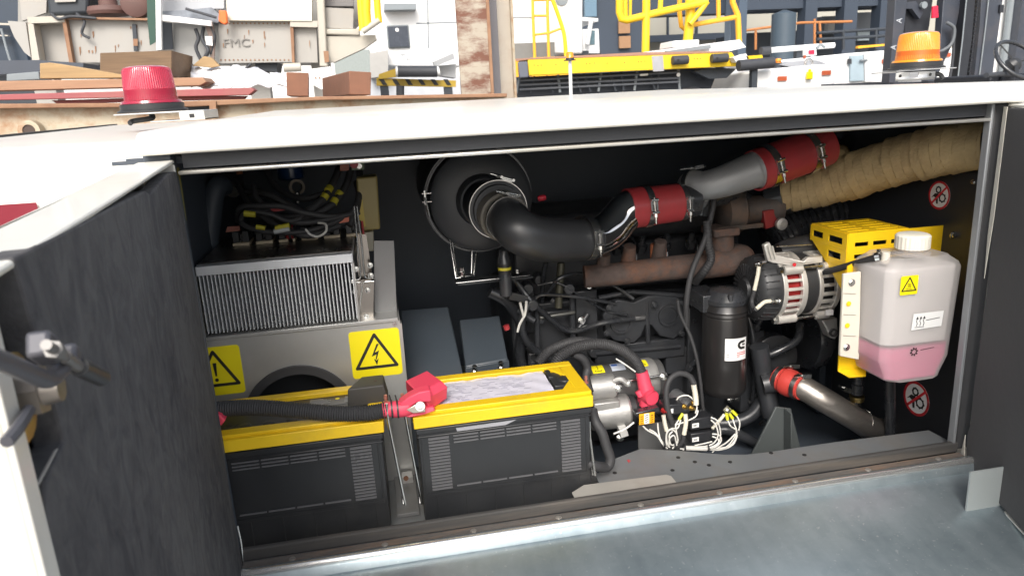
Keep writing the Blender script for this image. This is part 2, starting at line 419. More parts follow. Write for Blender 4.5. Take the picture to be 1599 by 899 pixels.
# left control end of the body
prof = [(0, .25), (0, 1.46), (.012, 1.505), (.04, 1.535), (.09, 1.551), (.2, 1.557), (1.6, 1.560), (1.6, .25)]
inn = [(1.6, 1.5565), (.2, 1.553), (.09, 1.547), (.043, 1.531), (.016, 1.503), (.004, 1.46), (.004, .25)]
m_ = MB(); m_.prism([V((-.86, y, z)) for y, z in prof[:-1]] + [V((-.86, y, z)) for y, z in inn], V((.528, 0, 0)))
body = m_.build('body_panel', WHITE, gpu, bevel=.003, ang=50)
m_ = MB(); m_.box(-.862, -.845, .1, 1.6, 1.558, 1.5635); m_.build('edge_trim', RUBBER, gpu)
# red stripe emblem on the body front
f_ = Flat((0, -.0006, 0), UX, UZ)
a, b_, c_, d_ = P(-60, 324, 0), P(57, 316, 0), P(63, 338, 0), P(0, 372, 0)
m_ = MB(); f_.poly(m_, [(P(x, y, 0).x, P(x, y, 0).z) for x, y in ((-60, 324), (-60, 430), (0, 400), (69, 356), (63, 338), (57, 316))])
m_.build('red_stripe', mat('red_vinyl', (.20, .012, .026), .35, var=.06), gpu)
# header behind the lip, with bright trim
m_ = MB(); m_.box(XL + .012, XR - .004, .006, .03, 1.517, 1.539); m_.box(XL + .012, XR - .004, .006, .03, 1.5165, 1.517)
m_.build('header_panel', mat('header_dark', (.042, .045, .052), .55, var=.12), gpu)
m_ = MB(); m_.box(XL + .006, XR - .006, -.006, .02, 1.5075, 1.5135); m_.build('header_trim', mat('satin_trim', (.6, .59, .56), .3, metal=.8, var=.2, vs=18, dirt=.5, dcol=(.3, .27, .2), ds=8, streak=(.5, 3, 3)), gpu, bevel=.002)
m_ = MB(); m_.box(XL - .04, XL - .002, .0, .03, .85, 1.538)
m_.build('left_post', INNER, gpu, bevel=.002)
m_ = MB(); m_.box(XR - .0085, XR - .002, -.006, .010, .872, 1.538); m_.build('right_post', mat('pale_post_paint', (.24, .25, .26), .4, var=.08, metal=.3), gpu, bevel=.002)
m_ = MB(); m_.box(XR, XR + .032, -.002, .02, .86, 1.538); m_.build('door_seal', RUBBER, gpu, bevel=.004)
m_ = MB(); m_.box(XR + .033, XR + .06, -.004, .03, .25, 1.538); m_.build('corner_post', WHITE, gpu, bevel=.003)
# bay lining
m_ = MB()
m_.box(-.36, 1.24, .98, 1.0, .6, 1.53); m_.box(-.38, -.36, .03, 1.0, .6, 1.53)
m_.box(-.36, 1.24, .03, .98, 1.522, 1.533); m_.box(-.36, 1.24, .03, .98, .62, .64)
m_.build('bay_lining', INNER, gpu)
m_ = MB(); m_.box(1.216, 1.235, .03, .97, .66, 1.52)
m_.box(1.19, 1.21, .6, .66, .66, 1.5)
m_.build('side_lining', INNER, gpu, bevel=.002)
# radiator cowl standing against the end wall, carries the stickers
m_ = MB(); a = PXp(1490, 290, 1.075); m_.box(1.19, 1.215, .10, .55, .70, 1.40)
m_.build('radiator_cowl', mat('cowl_black', (.024, .026, .03), .4, var=.15, vs=8, bump=.05), gpu, bevel=.008, bseg=3)
# battery floor and sill group
m_ = MB(); m_.box(-.36, .40, .04, .9, .80, .818); m_.build('battery_floor', SHELF, gpu, bevel=.002)
zs = .866
pts = [(930, 742), (958, 716), (1000, 700), (1060, 703), (1130, 709), (1165, 709), (1200, 705), (1300, 690), (1450, 671)]
far = [PZ(x, y, zs) for x, y in pts]
near = [V((1.105, .008, zs)), V((.362, .008, zs))]
m_ = MB(); m_.prism([p for p in far] + near, V((0, 0, -.006)))
sh = m_.build('floor_plate', SHELF, gpu, bevel=.001)
m_ = MB(); m_.box(.362, XR - .002, .22, .5, .70, .708); m_.build('sump_guard', INNER, gpu)
for (x, y) in ((1059, 714), (1085, 721), (1107, 726), (1140, 721), (1050, 734), (1204, 707), (1256, 710), (960, 738)):
    c = PZ(x, y, zs); m_ = MB(); m_.ring(c + V((0, 0, .0005)), UZ, .0002, .0042, .001, 16); m_.build('bolt_hole', INK, sh)
fl = Flat(PZ(981, 722, zs + .0006), UX, UY); m_ = MB(); fl.text(m_, 'F', 0, 0, .016); m_.build('paint_mark', REDINK, sh)
m_ = MB(); a, b_ = PZ(893, 770, .874), PZ(1048, 744, .874)
m_.prism([a, PZ(912, 758, .874), PZ(1040, 742, .874), b_, V((b_.x, .006, .874)), V((a.x, .006, .874))], V((0, 0, .002))); m_.build('cover_strip', mat('beige_strip', (.42, .4, .36), .5, metal=.3, dirt=.3), gpu)
m_ = MB(); m_.box(XL, XR + .004, -.007, .004, .857, .8795)
m_.build('rubber_seal', RUBDUST, gpu, bevel=.003)
m_ = MB(); m_.box(XL - .02, XR + .006, -.036, -.0072, .845, .858)
sl = m_.build('sill_strip', SILLR, gpu, bevel=.002)
for i in range(9):
    x = -.2 + i * .155; m_ = MB(); m_.lathe((x, -.021, .858), UZ, [(0, .006), (.0012, .0055), (.002, .003)], 14); m_.build('rivet', mat('rivet_grey', (.35, .33, .3), .5, metal=.6), sl)
# galvanised tray: rolled edge, sloping pan, end plate
m_ = MB(); prof = [(-.034, .860), (-.038, .8655), (-.044, .867), (-.052, .864), (-.058, .857), (-.062, .845), (-.50, .775), (-.502, .772), (-.5, .766), (-.06, .838), (-.034, .85)]
m_.prism([V((-.62, y, z)) for y, z in prof], V((2.35, 0, 0)))
tr = m_.build('folding_tray', GALV, gpu, ang=60)
m_ = MB(); m_.lathe((-.62, -.049, .862), UX, [(0, .0075), (2.35, .0075)], 20); m_.build('rolled_edge', mat('gleam_roll', (.8, .8, .78), .22, metal=.85, var=.1, vs=10, streak=(.6, 4, 4)), tr)  # paler metal than the tray, the edge's gleam put into its colour
m_ = MB(); m_.box(-.62, 1.73, -.505, -.5, .3, .77); m_.build('tray_front', GALV, gpu)
Ye = -.05
for _ in range(40):
    c = P(1508, 802, Ye); zt_y = .838 + (Ye + .06) * .159
    Ye -= .004 if c.z < zt_y else 0
a = P(1511, 738, Ye); c = P(1508, 802, Ye)
m_ = MB(); m_.prism([V((c.x, Ye, a.z)), V((c.x, Ye, c.z - .004)), V((1.4, Ye, c.z - .004)), V((1.4, Ye, a.z))], V((0, .003, 0)))
m_.build('tray_end_plate', mat('end_plate_zinc', (.34, .37, .37), .5, metal=.2, var=.1), gpu)
for (x, y, r) in ((1556, 798, .012),):
    m_ = MB(); c = P(x, y, -.12); m_.lathe(c, (0, -1, .2), [(0, r), (.008, r), (.012, r * .6)], 18); m_.build('rubber_buffer', RUBBER, gpu, bevel=.001)
# lower casing of the cabinet, axle and wheels carry it
m_ = MB(); m_.box(-.86, 1.16, .02, 1.6, .30, .6); m_.build('chassis', PLASTG, gpu, bevel=.01)
for x in (-.55, .95):
    for y in (.1, 1.5):
        m_ = MB(); m_.lathe((x, y - .09, .28), UY, [(0, .2), (0, .26), (.02, .28), (.16, .28), (.18, .26), (.18, .2)], 36)
        o = m_.build('wheel', RUBBER, gpu); m_ = MB(); m_.lathe((x, y - .07, .28), UY, [(0, .03), (0, .18), (.03, .2), (.14, .2)], 28); m_.build('rim', WHITE, o)

# ---- left door, swung towards the camera
dd = V((.13, -.99, 0)).normalized(); dn_ = V((.99, .13, 0)).normalized()
h0 = V((-.287, -.012, 0)); ztop = 1.530
DW = .80
def DL(a, z, off=0): q = h0 + dd * a + dn_ * off; return V((q.x, q.y, z))
def dl_px(x, y, off=0):
    q = PN(x, y, h0 + dn_ * off, dn_); return ((q - h0).dot(dd), q.z)
m_ = MB()
m_.prism([DL(0, ztop, -.045), DL(0, .58, -.045), DL(DW, .58, -.045), DL(DW, ztop, -.045)], dn_ * .006)
m_.prism([DL(0, ztop, -.039), DL(0, ztop - .005, -.039), DL(DW, ztop - .005, -.039), DL(DW, ztop, -.039)], dn_ * .043)
m_.prism([DL(0, .585, -.039), DL(0, .58, -.039), DL(DW, .58, -.039), DL(DW, .585, -.039)], dn_ * .043)
m_.prism([DL(0, ztop-.006, -.039), DL(0, .586, -.039), DL(.004, .586, -.039), DL(.004, ztop - .006, -.039)], dn_ * .043)
m_.prism([DL(DW-.004, ztop-.006, -.039), DL(DW-.004, .586, -.039), DL(DW, .586, -.039), DL(DW, ztop - .006, -.039)], dn_ * .043)
ld = m_.build('side_door', WHITE, gpu, bevel=.003); ld['label'] = 'left door swung towards the camera, white outside with black foam inside'
# inner return flange on the free edge
m_ = MB(); ef = .018
m_.prism([DL(DW - ef, ztop - .006, .004), DL(DW - ef, .586, .004), DL(DW, .586, .004), DL(DW, ztop - .006, .004)], dn_ * .003)
m_.build('door_flange', WHITE, ld, bevel=.001)
# foam lining with ragged notch at the latch
cut = [dl_px(x, y) for x, y in ((4, 404), (14, 432), (30, 490), (52, 560), (62, 600), (76, 650), (86, 690), (56, 752))]
edge = DW - ef - .004
pts = [(.006, ztop - .016), (.006, .59), (edge, .59), (edge, cut[-1][1] - .02)] + [(min(a, edge - .001 * i), z) for i, (a, z) in enumerate(cut[::-1])] + [(.3, ztop - .012), (.27, ztop - .019), (.1, ztop - .011)]
# clean triangulation: fan through a grid is unnecessary, the outline is simple
m_ = MB(); m_.prism([DL(a, z, -.012) for a, z in pts], dn_ * .017)
fo = m_.build('foam_lining', FOAM, ld, smooth_=False, bevel=.002)
m_ = MB(); m_.prism([DL(.05, ztop - .03, -.03), DL(.05, .6, -.03), DL(edge + .003, .6, -.03), DL(edge + .003, ztop - .01, -.03)], dn_ * .004)
m_.build('foam_backing', FOAMD, ld, smooth_=False)
for pp in (((256, 262), (272, 262), (288, 350), (284, 352)),):
    q = [P(x, y, -.006) for x, y in pp]; m_ = MB(); m_.prism(q, V((0, .003, 0))); m_.build('torn_liner_edge', mat('liner_paper', (.66, .63, .55), .7), ld)
m_ = MB(); m_.tube([P(371, 820, -.01), P(377, 850, -.012), P(381, 899, -.02)], .0018, seg=8); m_.build('door_edge_trim', ZINC, ld)
# yellow strap behind the door edge
m_ = MB(); m_.bar(P(276, 262, .03), P(288, 345, .03), .014, .003); m_.build('yellow_strap', mat('olive_strap', (.22, .19, .03), .6), gpu)
# latch hardware
LM = mat('latch_grey', (.085, .085, .097), .5, metal=.2, var=.15)
def LP(x, y, off): return PN(x, y, h0 + dn_ * off, dn_)
m_ = MB(); m_.tube([LP(-60, 545, .028), LP(0, 563, .028), LP(45, 582, .028), LP(75, 592, .028), LP(96, 575, .03), LP(106, 553, .031)], .0042, seg=14)
la = m_.build('door_latch', LM, ld)
m_ = MB(); a, b_ = LP(58, 535, .028), LP(80, 552, .028); m_.bar(a, b_, .010, .012); a, b_ = LP(100, 549, .031), LP(112, 560, .031); m_.bar(a, b_, .010, .009)
m_.build('latch_block', LM, la, bevel=.002)
m_ = MB(); a, b_ = LP(72, 538, .034), LP(100, 556, .034); m_.cyl(a.lerp(b_, .35), a.lerp(b_, .6), .0042, seg=6); m_.cyl(a, b_, .0024); c = LP(128, 576, .034); m_.cyl(b_, c, .003)
m_.build('latch_bolt', mat('dark_zinc', (.16, .155, .15), .45, metal=.4), la)
m_ = MB(); a, b_ = LP(122, 572, .034), LP(158, 589, .034); m_.cyl(a, b_, .0048); m_.cyl(b_, LP(164, 592, .034), .0048, .0015); m_.build('latch_stud', PLAST, la)
m_ = MB(); c = LP(26, 612, .0); m_.hexb(c, dn_, .014, .012); m_.lathe(c, dn_, [(.012, .009), (.02, .008)], 14); m_.build('hex_bolt', mat('dull_bolt', (.3, .27, .24), .4, metal=.7), la)
m_ = MB(); c = LP(22, 622, -.004); m_.lathe(c, dn_, [(0, .024), (.003, .024)], 20); m_.build('washer', BRASS, la)
m_ = MB(); m_.tube([LP(10, 690, .01), LP(30, 665, .012), LP(45, 640, .01)], .003, seg=8); m_.build('latch_rod', LM, la)
m_ = MB(); m_.prism([LP(88, 700, .006), LP(84, 703, .006), LP(55, 756, .006), LP(58, 757, .006)], dn_ * .001); m_.build('foam_cut_edge', mat('cut_edge', (.3, .29, .27), .8), ld)

# ---- right door
de = V((-.32, -.95, 0)).normalized(); dm = V((-.95, .32, 0)).normalized()
k0 = V((1.102, -.02, 0))
def DR(a, z, off=0): q = k0 + de * a + dm * off; return V((q.x, q.y, z))
zb = .825; RW = .8
m_ = MB()
m_.prism([DR(0, 1.536, -.04), DR(0, zb, -.04), DR(RW, zb, -.04), DR(RW, 1.536, -.04)], dm * -.005)
m_.prism([DR(0, 1.536, -.04), DR(0, 1.532, -.04), DR(RW, 1.532, -.04), DR(RW, 1.536, -.04)], dm * .04)
m_.prism([DR(0, zb + .003, -.04), DR(0, zb, -.04), DR(RW, zb, -.04), DR(RW, zb + .003, -.04)], dm * .04)
rd = m_.build('side_door', WHITE, gpu, bevel=.001); rd['label'] = 'right door half open, black foam lining facing the bay'
rag = [(.001, 1.530), (.004, 1.46), (.001, 1.40), (.006, 1.36), (.003, 1.28), (.008, 1.2), (.004, 1.0), (.007, .93), (.001, .90), (.004, .87), (.012, .85), (.03, .838), (.08, .831), (.12, .836), (.3, .83), (RW - .01, .83), (RW - .01, 1.531)]
m_ = MB(); m_.prism([DR(a, z, -.014) for a, z in rag], dm * .016)
m_.build('foam_lining', mat('black_foam_flat', (.037, .036, .038), .93, var=.25, vs=9, bump=.5, bs=30, sheen=.1), rd, smooth_=False, bevel=.002)
m_ = MB(); m_.prism([DR(-.006, 1.532, .003), DR(-.008, 1.3, .003), DR(-.002, 1.22, .003), DR(.006, 1.34, .003), DR(.006, 1.532, .003)], dm * .001)
m_.build('torn_liner_edge', mat('liner_paper', (.66, .63, .55), .7), rd); m_ = MB()
m_.prism([DR(-.002, .90, .003), DR(-.014, .832, .003), DR(.0, .826, .003), DR(.004, .86, .003)], dm * .001)
m_.build('torn_liner_edge', mat('liner_paper', (.66, .63, .55), .7), rd)
m_ = MB(); pr = [(1576, 262), (1570, 300), (1560, 380), (1550, 440)]
m_.tube([PN(x - 28, y, k0 + dm * .004, dm) for x, y in pr], .0012, seg=6); m_.build('scuff_line', mat('liner_paper', (.66, .63, .55), .7), rd)

# stickers and small fittings on the cowl
def nohands(name, x, y, r, label, X=1.1895):
    c = PXp(x, y, X); f = Flat(c, V((0, -1, 0)), UZ, .0004); b = MB(); f.disc(b, (0, 0), r, 0, 40)
    o = b.build(name, PAPER, gpu); o['label'] = label
    b = MB(); f.circ(b, (0, 0), r * .93, r * .15, .0006, 40); f.stroke(b, [(-r * .62, -r * .62), (r * .62, r * .62)], r * .15, .0011); b.build('prohibition_ring', REDINK, o)
    b = MB()
    for (cx, cy, rr) in ((-.1 * r, .38 * r, .2 * r), (.32 * r, -.15 * r, .26 * r)):
        f.circ(b, (cx, cy), rr, r * .1, .0008, 20)
        for i in range(8):
            a = 2 * PI * i / 8; f.stroke(b, [(cx + rr * math.cos(a), cy + rr * math.sin(a)), (cx + rr * 1.35 * math.cos(a), cy + rr * 1.35 * math.sin(a))], r * .09, .0008)
    f.poly(b, [(-.72*r, -.25*r), (-.4*r, .1*r), (-.1*r, .12*r), (.05*r, -.1*r), (-.1*r, -.1*r), (-.05*r, -.6*r), (-.2*r, -.62*r), (-.3*r, -.2*r), (-.5*r, -.12*r)], .0008)
    b.build('gear_and_hand', INK, o)
nohands('warning_sticker', 1467, 305, .0305, 'upper round red and white keep hands off gears sticker')
nohands('warning_sticker', 1431, 622, .041, 'lower round red and white keep hands off gears sticker, under the tank')
for (x, y) in ((1520, 284), (1515, 640)):
    m_ = MB(); m_.bolt(PXp(x, y, 1.19), (-1, 0, 0), .004, .003); m_.build('bolt', ZINC, gpu)
# engine mount bracket standing on the rail
q = [P(1208, 636, .24), P(1232, 640, .2), P(1252, 704, .17), P(1170, 712, .19)]
m_ = MB(); m_.prism([P(1212, 635, .26), P(1236, 638, .26), P(1236, 640, .26), P(1253, 710, .26), P(1168, 722, .26)], V((0, .006, 0)))
m_.prism([P(1224, 637, .258), P(1226, 637, .258), P(1226, 718, .258), P(1224, 718, .258)], V((0, -.03, 0)))
m_.build('mount_bracket', mat('dark_grey_bracket', (.085, .095, .095), .45, metal=.2, var=.12, vs=20), gpu, bevel=.0015)

# ================================================================== beacons on the roof
RLENS = mat('red_beacon_lens', (.75, .03, .09), .16, var=.04, trans=.6, coat=.5)
ALENS = mat('amber_beacon_lens', (1, .36, .012), .2, var=.04, trans=.25, coat=.5)
LOWB = {RLENS.name: mat('dark_red_see_through', (.28, .008, .03), .18, var=.1, vs=60, streak=(8, 8, .2)), ALENS.name: mat('deep_orange_see_through', (.62, .12, .01), .18, var=.15, vs=60, streak=(8, 8, .2))}  # darker tints imitate the housing showing through the lower lens
def beacon(c, s, lens, label, name='warning_beacon', lm=None):
    t = thing(name, label, 'beacon', c)
    n = 288
    b = MB(); c = V(c)
    b.lathe(c, UZ, [(0, s * .66), (.004, s * .66), (.006, s * .6), (s * .16, s * .6), (s * .17, s * .52)], 48); b.build('base', PLAST, t)
    m = MB(); z0 = s * .17; H = .84
    pr = [(z0, s * .58), (z0 + s * .05, s * .56), (z0 + s * .06, s * .5), (s * .95 * H, s * .455), (s * 1.02 * H, s * .43), (s * 1.05 * H, s * .36), (s * 1.07 * H, .2 * s), (s * 1.08 * H, 0)]
    vs = []; fs = []
    for j, (z, r) in enumerate(pr):
        for i in range(n):
            a = 2 * PI * i / n; rr = r * (1 + (.012 * (.8 if i % 4 < 2 else -.8) if 2 <= j <= 3 else 0)); vs.append(c + V((rr * math.cos(a), rr * math.sin(a), z)))
    for j in range(len(pr) - 1):
        for i in range(n): fs.append((j*n+i, j*n+(i+1) % n, (j+1)*n+(i+1) % n, (j+1)*n+i))
    m.add(vs, fs); m.build('lens', lens, t, ang=25)
    m = MB(); m.lathe(c + V((0, 0, z0 + s * .062)), UZ, [(0, s * .502), (s * .21, s * .491)], 96, cap=False); m.build('housing_seen_through_band', LOWB[lens.name], t)  # ring colour stands in for the dark housing seen through the lens
    m = MB(); m.lathe(c + V((0, 0, z0)), UZ, [(0, s * .40), (s * .26, s * .39)], 32); m.build('inner_base', mat(name + '_innerdark' + lens.name, lm or (.05, .003, .008), .5), t)
    m = MB(); m.lathe(c + V((0, 0, z0 + s * .26)), UZ, [(0, s * .39), (s * .04, s * .3), (s * .4, s * .28), (s * .44, s * .1)], 32); m.build('reflector', mat('reflector' + lens.name, (.8, .45, .4) if not lm else (.9, .6, .25), .3, metal=.3), t)
    return t
cR = P(240, 176, .62); cR.z = 1.598
sR = .108
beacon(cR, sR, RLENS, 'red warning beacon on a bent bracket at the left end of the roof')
cA = P(1431, 103, .66); cA.z = 1.606
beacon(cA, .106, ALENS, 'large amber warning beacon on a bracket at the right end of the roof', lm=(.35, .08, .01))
# brackets
def bracket(c, sx, label, w=.075):
    t = thing('beacon_bracket', label, 'bracket', (c.x, c.y, 1.575)); b = MB()
    top = c.z - .001
    x0, x1 = (c.x - .06, c.x + .12) if sx > 0 else (c.x - .045, c.x + .06)
    b.box(x0, x1, c.y - w, c.y + w, top - .003, top); 
    xe = x1 if sx > 0 else x0
    b.build('top_plate', mat('bracket_zinc', (.55, .55, .54), .35, metal=.7, var=.1), t, bevel=.001)
    zb_ = 1.577
    if sx > 0:
        p = grid_plate((x1 - .04, c.y - w, zb_), UX, UZ, .045, top - zb_ + .006, [(.014, .024, .009, .018)]) if top - zb_ > .02 else None
        b = MB(); b.box(x1 - .05, x1 + .0, c.y - w - .002, c.y - w + .0, zb_, top - .003); b.box(x1 - .002, x1, c.y - w, c.y + w, zb_, top - .003); b.box(x0 + .07, x1, c.y - w, c.y + w, zb_, zb_ + .002)
        b.build('foot', mat('bracket_zinc', (.55, .55, .54), .35, metal=.7, var=.1), t)
        b = MB(); b.box(x1 - .03, x1 - .02, c.y - w - .003, c.y - w - .0021, zb_ + .005, zb_ + .013); b.build('slot', INK, t)
    else:
        x0 -= .075; g = grid_plate((x0, c.y - w - .002, zb_), UX, UZ, .115, top - zb_ - .002, [(.04, .066, .007, .02)]); g.build('foot', mat('bracket_zinc', (.55, .55, .54), .35, metal=.7, var=.1), t, solid=.002)
        b = MB()
        b = MB(); b.box(x0, x0 + .115, c.y - w - .003, c.y + .02, top - .0065, top - .0035); b.build('foot_flange', mat('bracket_zinc', 0), t); b = MB()
        for x in (.012, .1):
            b.ring((x0 + x, c.y - w - .0035, zb_ + .013), UY, .0001, .004, .001, 14)
        b.build('bolt_hole', INK, t)
    b = MB(); b.tube([V((c.x + .0, c.y - .02, top - .004)), V((c.x + .002, c.y - .03, top - .012)), V((c.x - .03 * sx, c.y - .05, top - .016)), V((c.x - .035 * sx, c.y - .06, 1.577))], .0055, seg=10); b.build('cable', PLAST, t)
    return t
bracket(cR, 1, 'bent zinc bracket under the red beacon')
bracket(cA, -1, 'slotted zinc bracket under the large amber beacon')
# ================================================================== batteries
def battery(x1, w, y0, ztop, label, right):
    """x1 right end of the case, front face at y0"""
    x0 = x1 - w; D = .172
    t = thing('battery', label, 'battery', ((x0 + x1) / 2, y0 + D / 2, .818))
    # case body, slightly tapered, with shoulder and foot mouldings
    b = MB(); i = .006; zb, zt = .8185, ztop - .029
    b.box(x0 + i, x1 - i, y0 + .006, y0 + D - .006, zb, zt)
    b.box(x0 + .003, x1 - .003, y0 + .003, y0 + D - .003, zt - .012, zt - .002)
    b.box(x0 + .0035, x1 - .0035, y0 + .0036, y0 + D - .0036, zt - .0195, zt - .0165)
    b.build('case', BATP, t, bevel=.0015)
    r = MB(); yf = y0 + .006
    # raised frame around the front, louvre ribs at both ends, short ribs under the lid and at the foot
    fx0, fx1, fz0, fz1 = x0 + .022, x1 - .024, ztop - .155, ztop - .052
    for k in range(17):
        z = fz1 - k * .0063
        r.obox((fx0 + .020, yf - .0005, z), (.0185, 0, 0), (0, .003, .0008), (0, 0, .0011)); r.obox((fx1 - .020, yf - .0005, z), (.0185, 0, 0), (0, .003, .0008), (0, 0, .0011))
    n = 4; a, e = fx0 + .045, fx1 - .045; sw = (e - a) / n
    for j in range(n):
        for k in range(3):
            r.obox((a + sw * (j + .5), yf - .0004, fz1 - k * .0063), (sw * .46, 0, 0), (0, .0022, 0), (0, 0, .0011))
        r.obox((a + sw * (j + .5), yf - .0004, fz0 + .003), (sw * .46, 0, 0), (0, .0022, 0), (0, 0, .0011))
    r.build('moulded_ribs', mat('rib_highlight_plastic', (.11, .11, .115), .3, var=.1), t)  # paler than the case: sky light on the ribs is in the colour
    r = MB()
    r.box(fx0 - .012, fx1 + .012, yf - .0016, yf + .001, fz0 - .012, fz0 - .006); r.box(fx0 - .012, fx0 - .009, yf - .0016, yf + .001, fz0 - .006, fz1 + .006)
    r.box(fx1 + .009, fx1 + .012, yf - .0016, yf + .001, fz0 - .006, fz1 + .006)
    for j in range(6): x = x0 + .03 + j * (w - .06) / 5; r.box(x, x + .0015, yf - .0014, yf + .001, .82, fz0 - .0125)
    r.build('case_frame', BATP, t, bevel=.0006)
    # yellow lid rim round a sunk black top
    l = MB(); zl = ztop
    l.box(x0, x1, y0, y0 + .034, zl - .028, zl - .006); l.box(x0, x1, y0 + .009, y0 + .034, zl - .0065, zl)
    l.box(x0, x1, y0 + D - .022, y0 + D, zl - .028, zl)
    l.box(x0, x0 + .016, y0 + .034, y0 + D - .022, zl - .028, zl - .0008); l.box(x1 - .026, x1, y0 + .034, y0 + D - .022, zl - .028, zl - .0008)
    if right:
        l.prism([V((x1 - .05, y0 + .034, zl - .012)), V((x1 - .026, y0 + .034, zl - .012)), V((x1 - .026, y0 + .075, zl - .012))], V((0, 0, .011)))
        l.prism([V((x1 - .026, y0 + .10, zl - .012)), V((x1 - .026, y0 + D - .022, zl - .012)), V((x1 - .055, y0 + D - .022, zl - .012))], V((0, 0, .011)))
    l.build('lid_rim', YELB, t, bevel=.0014)
    p = MB(); p.box(x0 + .014, x1 - .02, y0 + .03, y0 + D - .02, zl - .02, zl - .009); tp = p.build('top_panel', PLAST, t)
    return t, x0, y0, zl, D
b1, *g1 = battery(-.0275, .331, .05, 1.0615, 'left battery with yellow lid rim, partly under the ribbed black cable', False)
b2, *g2 = battery(.3555, .331, .05, 1.0595, 'right battery with a crumpled white paper under film on its yellow rimmed lid', True)
# paper sheet in clear film on the right battery
x0, y0, zl, D = g2
PAP = mat('lilac_paper', (.72, .70, .78), .12, var=.08, vs=9, coat=.6, dirt=.3, dcol=(.7, .4, .52), ds=7, dth=.66)
b = MB(); nx, ny = 26, 10; vs = []; fs = []
xa, xb, ya, yb = x0 + .02, x1_ if False else x0 + .268, y0 + .036, y0 + .146
for j in range(ny + 1):
    for i in range(nx + 1):
        u, v = i / nx, j / ny
        vs.append(V((xa + (xb - xa) * u, ya + (yb - ya) * v, zl - .0052 + .0016 * math.sin(u * 23 + v * 5) * math.sin(v * 7 + u * 9) * (.3 + u) + .0006 * math.sin(u * 60 + v * 31))))
for j in range(ny):
    for i in range(nx): a = j * (nx + 1) + i; fs.append((a, a + 1, a + nx + 2, a + nx + 1))
b.add(vs, fs); pp = b.build('paper_sheet', PAP, b2, ang=80)
f = Flat((xa, ya, zl - .0033), UX, UY, .0002); b = MB()
random.seed(3)
for k in range(15):
    y = .098 - k * .0062; x = .03
    while x < .2:
        L = random.uniform(.004, .03); 
        if random.random() < .62: f.stroke(b, [(x, y), (min(.22, x + L), y + random.uniform(-.0004, .0004))], .0006)
        x += L + random.uniform(.002, .02)
b.build('faint_print', mat('faint_print', (.22, .21, .3), .6), pp)
b = MB(); xx = x0 + .285
b.box(xx - .012, xx + .012, y0 + .06, y0 + .13, zl - .010, zl - .004); b.lathe((xx + .016, y0 + .09, zl - .010), UZ, [(0, .016), (.007, .016), (.008, .014)], 24); b.box(xx - .014, xx - .004, y0 + .10, y0 + .14, zl - .01, zl - .001)
b.build('vent_cap', PLAST, b2, bevel=.001)
b = MB(); b.box(xx - .01, xx + .004, y0 + .048, y0 + .051, zl - .0088, zl - .0082); b.build('red_mark', REDINK, b2)
b = MB(); a, c = P(712, 668, .0528), P(795, 655, .0528); b.prism([a, P(714, 673, .0528), P(790, 663, .0528), P(806, 655, .0528)], V((0, .0006, 0))); b.build('torn_label', mat('torn_grey', (.3, .3, .32), .4), b2)
# print on the left battery top
x0, y0, zl, D = g1
f = Flat((x0 + .1, y0 + .105, zl - .0088), UX, UY, .0003); b = MB(); random.seed(5)
b = MB(); f.rect(b, .0, .0, .21, .04, 0, .002); pl = b.build('caution_label', mat('caution_black', (.02, .02, .022), .3), b1)
b = MB()
for blk in (.035, .10, .165):
    for k in range(6):
        f.stroke(b, [(blk - .004, .034 - k * .005), (blk + random.uniform(.02, .036), .034 - k * .005)], .0013, .0005)
b.build('fine_print', mat('grey_print', (.4, .4, .4), .5), pl)
b = MB(); f.disc(b, (.147, .028), .004, .0005); b.build('yellow_symbol', STICK, pl)
f = Flat((x0 + .03, y0 + .04, zl - .0088), UX, UY, .0008); b = MB(); f.text(b, '7', .025, .004, .04, bold=True); b.build('moulded_number', PLAST, b1)
for i in range(6):
    b = MB(); b.lathe((x0 + .09 + i * .04, y0 + .058, zl - .009), UZ, [(0, .010), (.002, .010), (.0025, .008)], 20); b.build('cell_cap', PLAST, b1)
b = MB(); b.prism([P(332, 644, .08), P(344, 648, .08), (P(352, 656, .08)), P(346, 664, .08), P(332, 668, .08)], V((0, .03, 0))); b.build('terminal_cover', PINKR, b1, bevel=.002)
# black terminal cap standing on the left battery
c = P(580, 612, .16)
t = b1
q = [P(570, 596, .2), P(601, 600, .2), P(605, 628, .13), P(541, 628, .12)]
b = MB(); top = [V((p.x, p.y, 1.093)) for p in (P(565, 596, .18), P(600, 599, .18), P(602, 626, .125), P(544, 622, .125))]
zb = 1.0565
lo = [V((p.x + (.006 if k in (1, 2) else -.004), p.y + (.004 if k < 2 else -.002), zb)) for k, p in enumerate(top)]
b.add(top + lo, [(0, 1, 2, 3), (7, 6, 5, 4), (0, 4, 5, 1), (1, 5, 6, 2), (2, 6, 7, 3), (3, 7, 4, 0)])
t = b.build('terminal_cap', mat('matt_black_cap', (.045, .042, .037), .6, var=.15), t, bevel=.003, bseg=3)
b = MB(); f = Flat(V((top[1].x - .018, top[2].y + .02, 1.0934)), UX, UY); f.text(b, '-', 0, 0, .02); b.build('minus_mark', mat('minus_faint', (.09, .03, .025), .6), t)

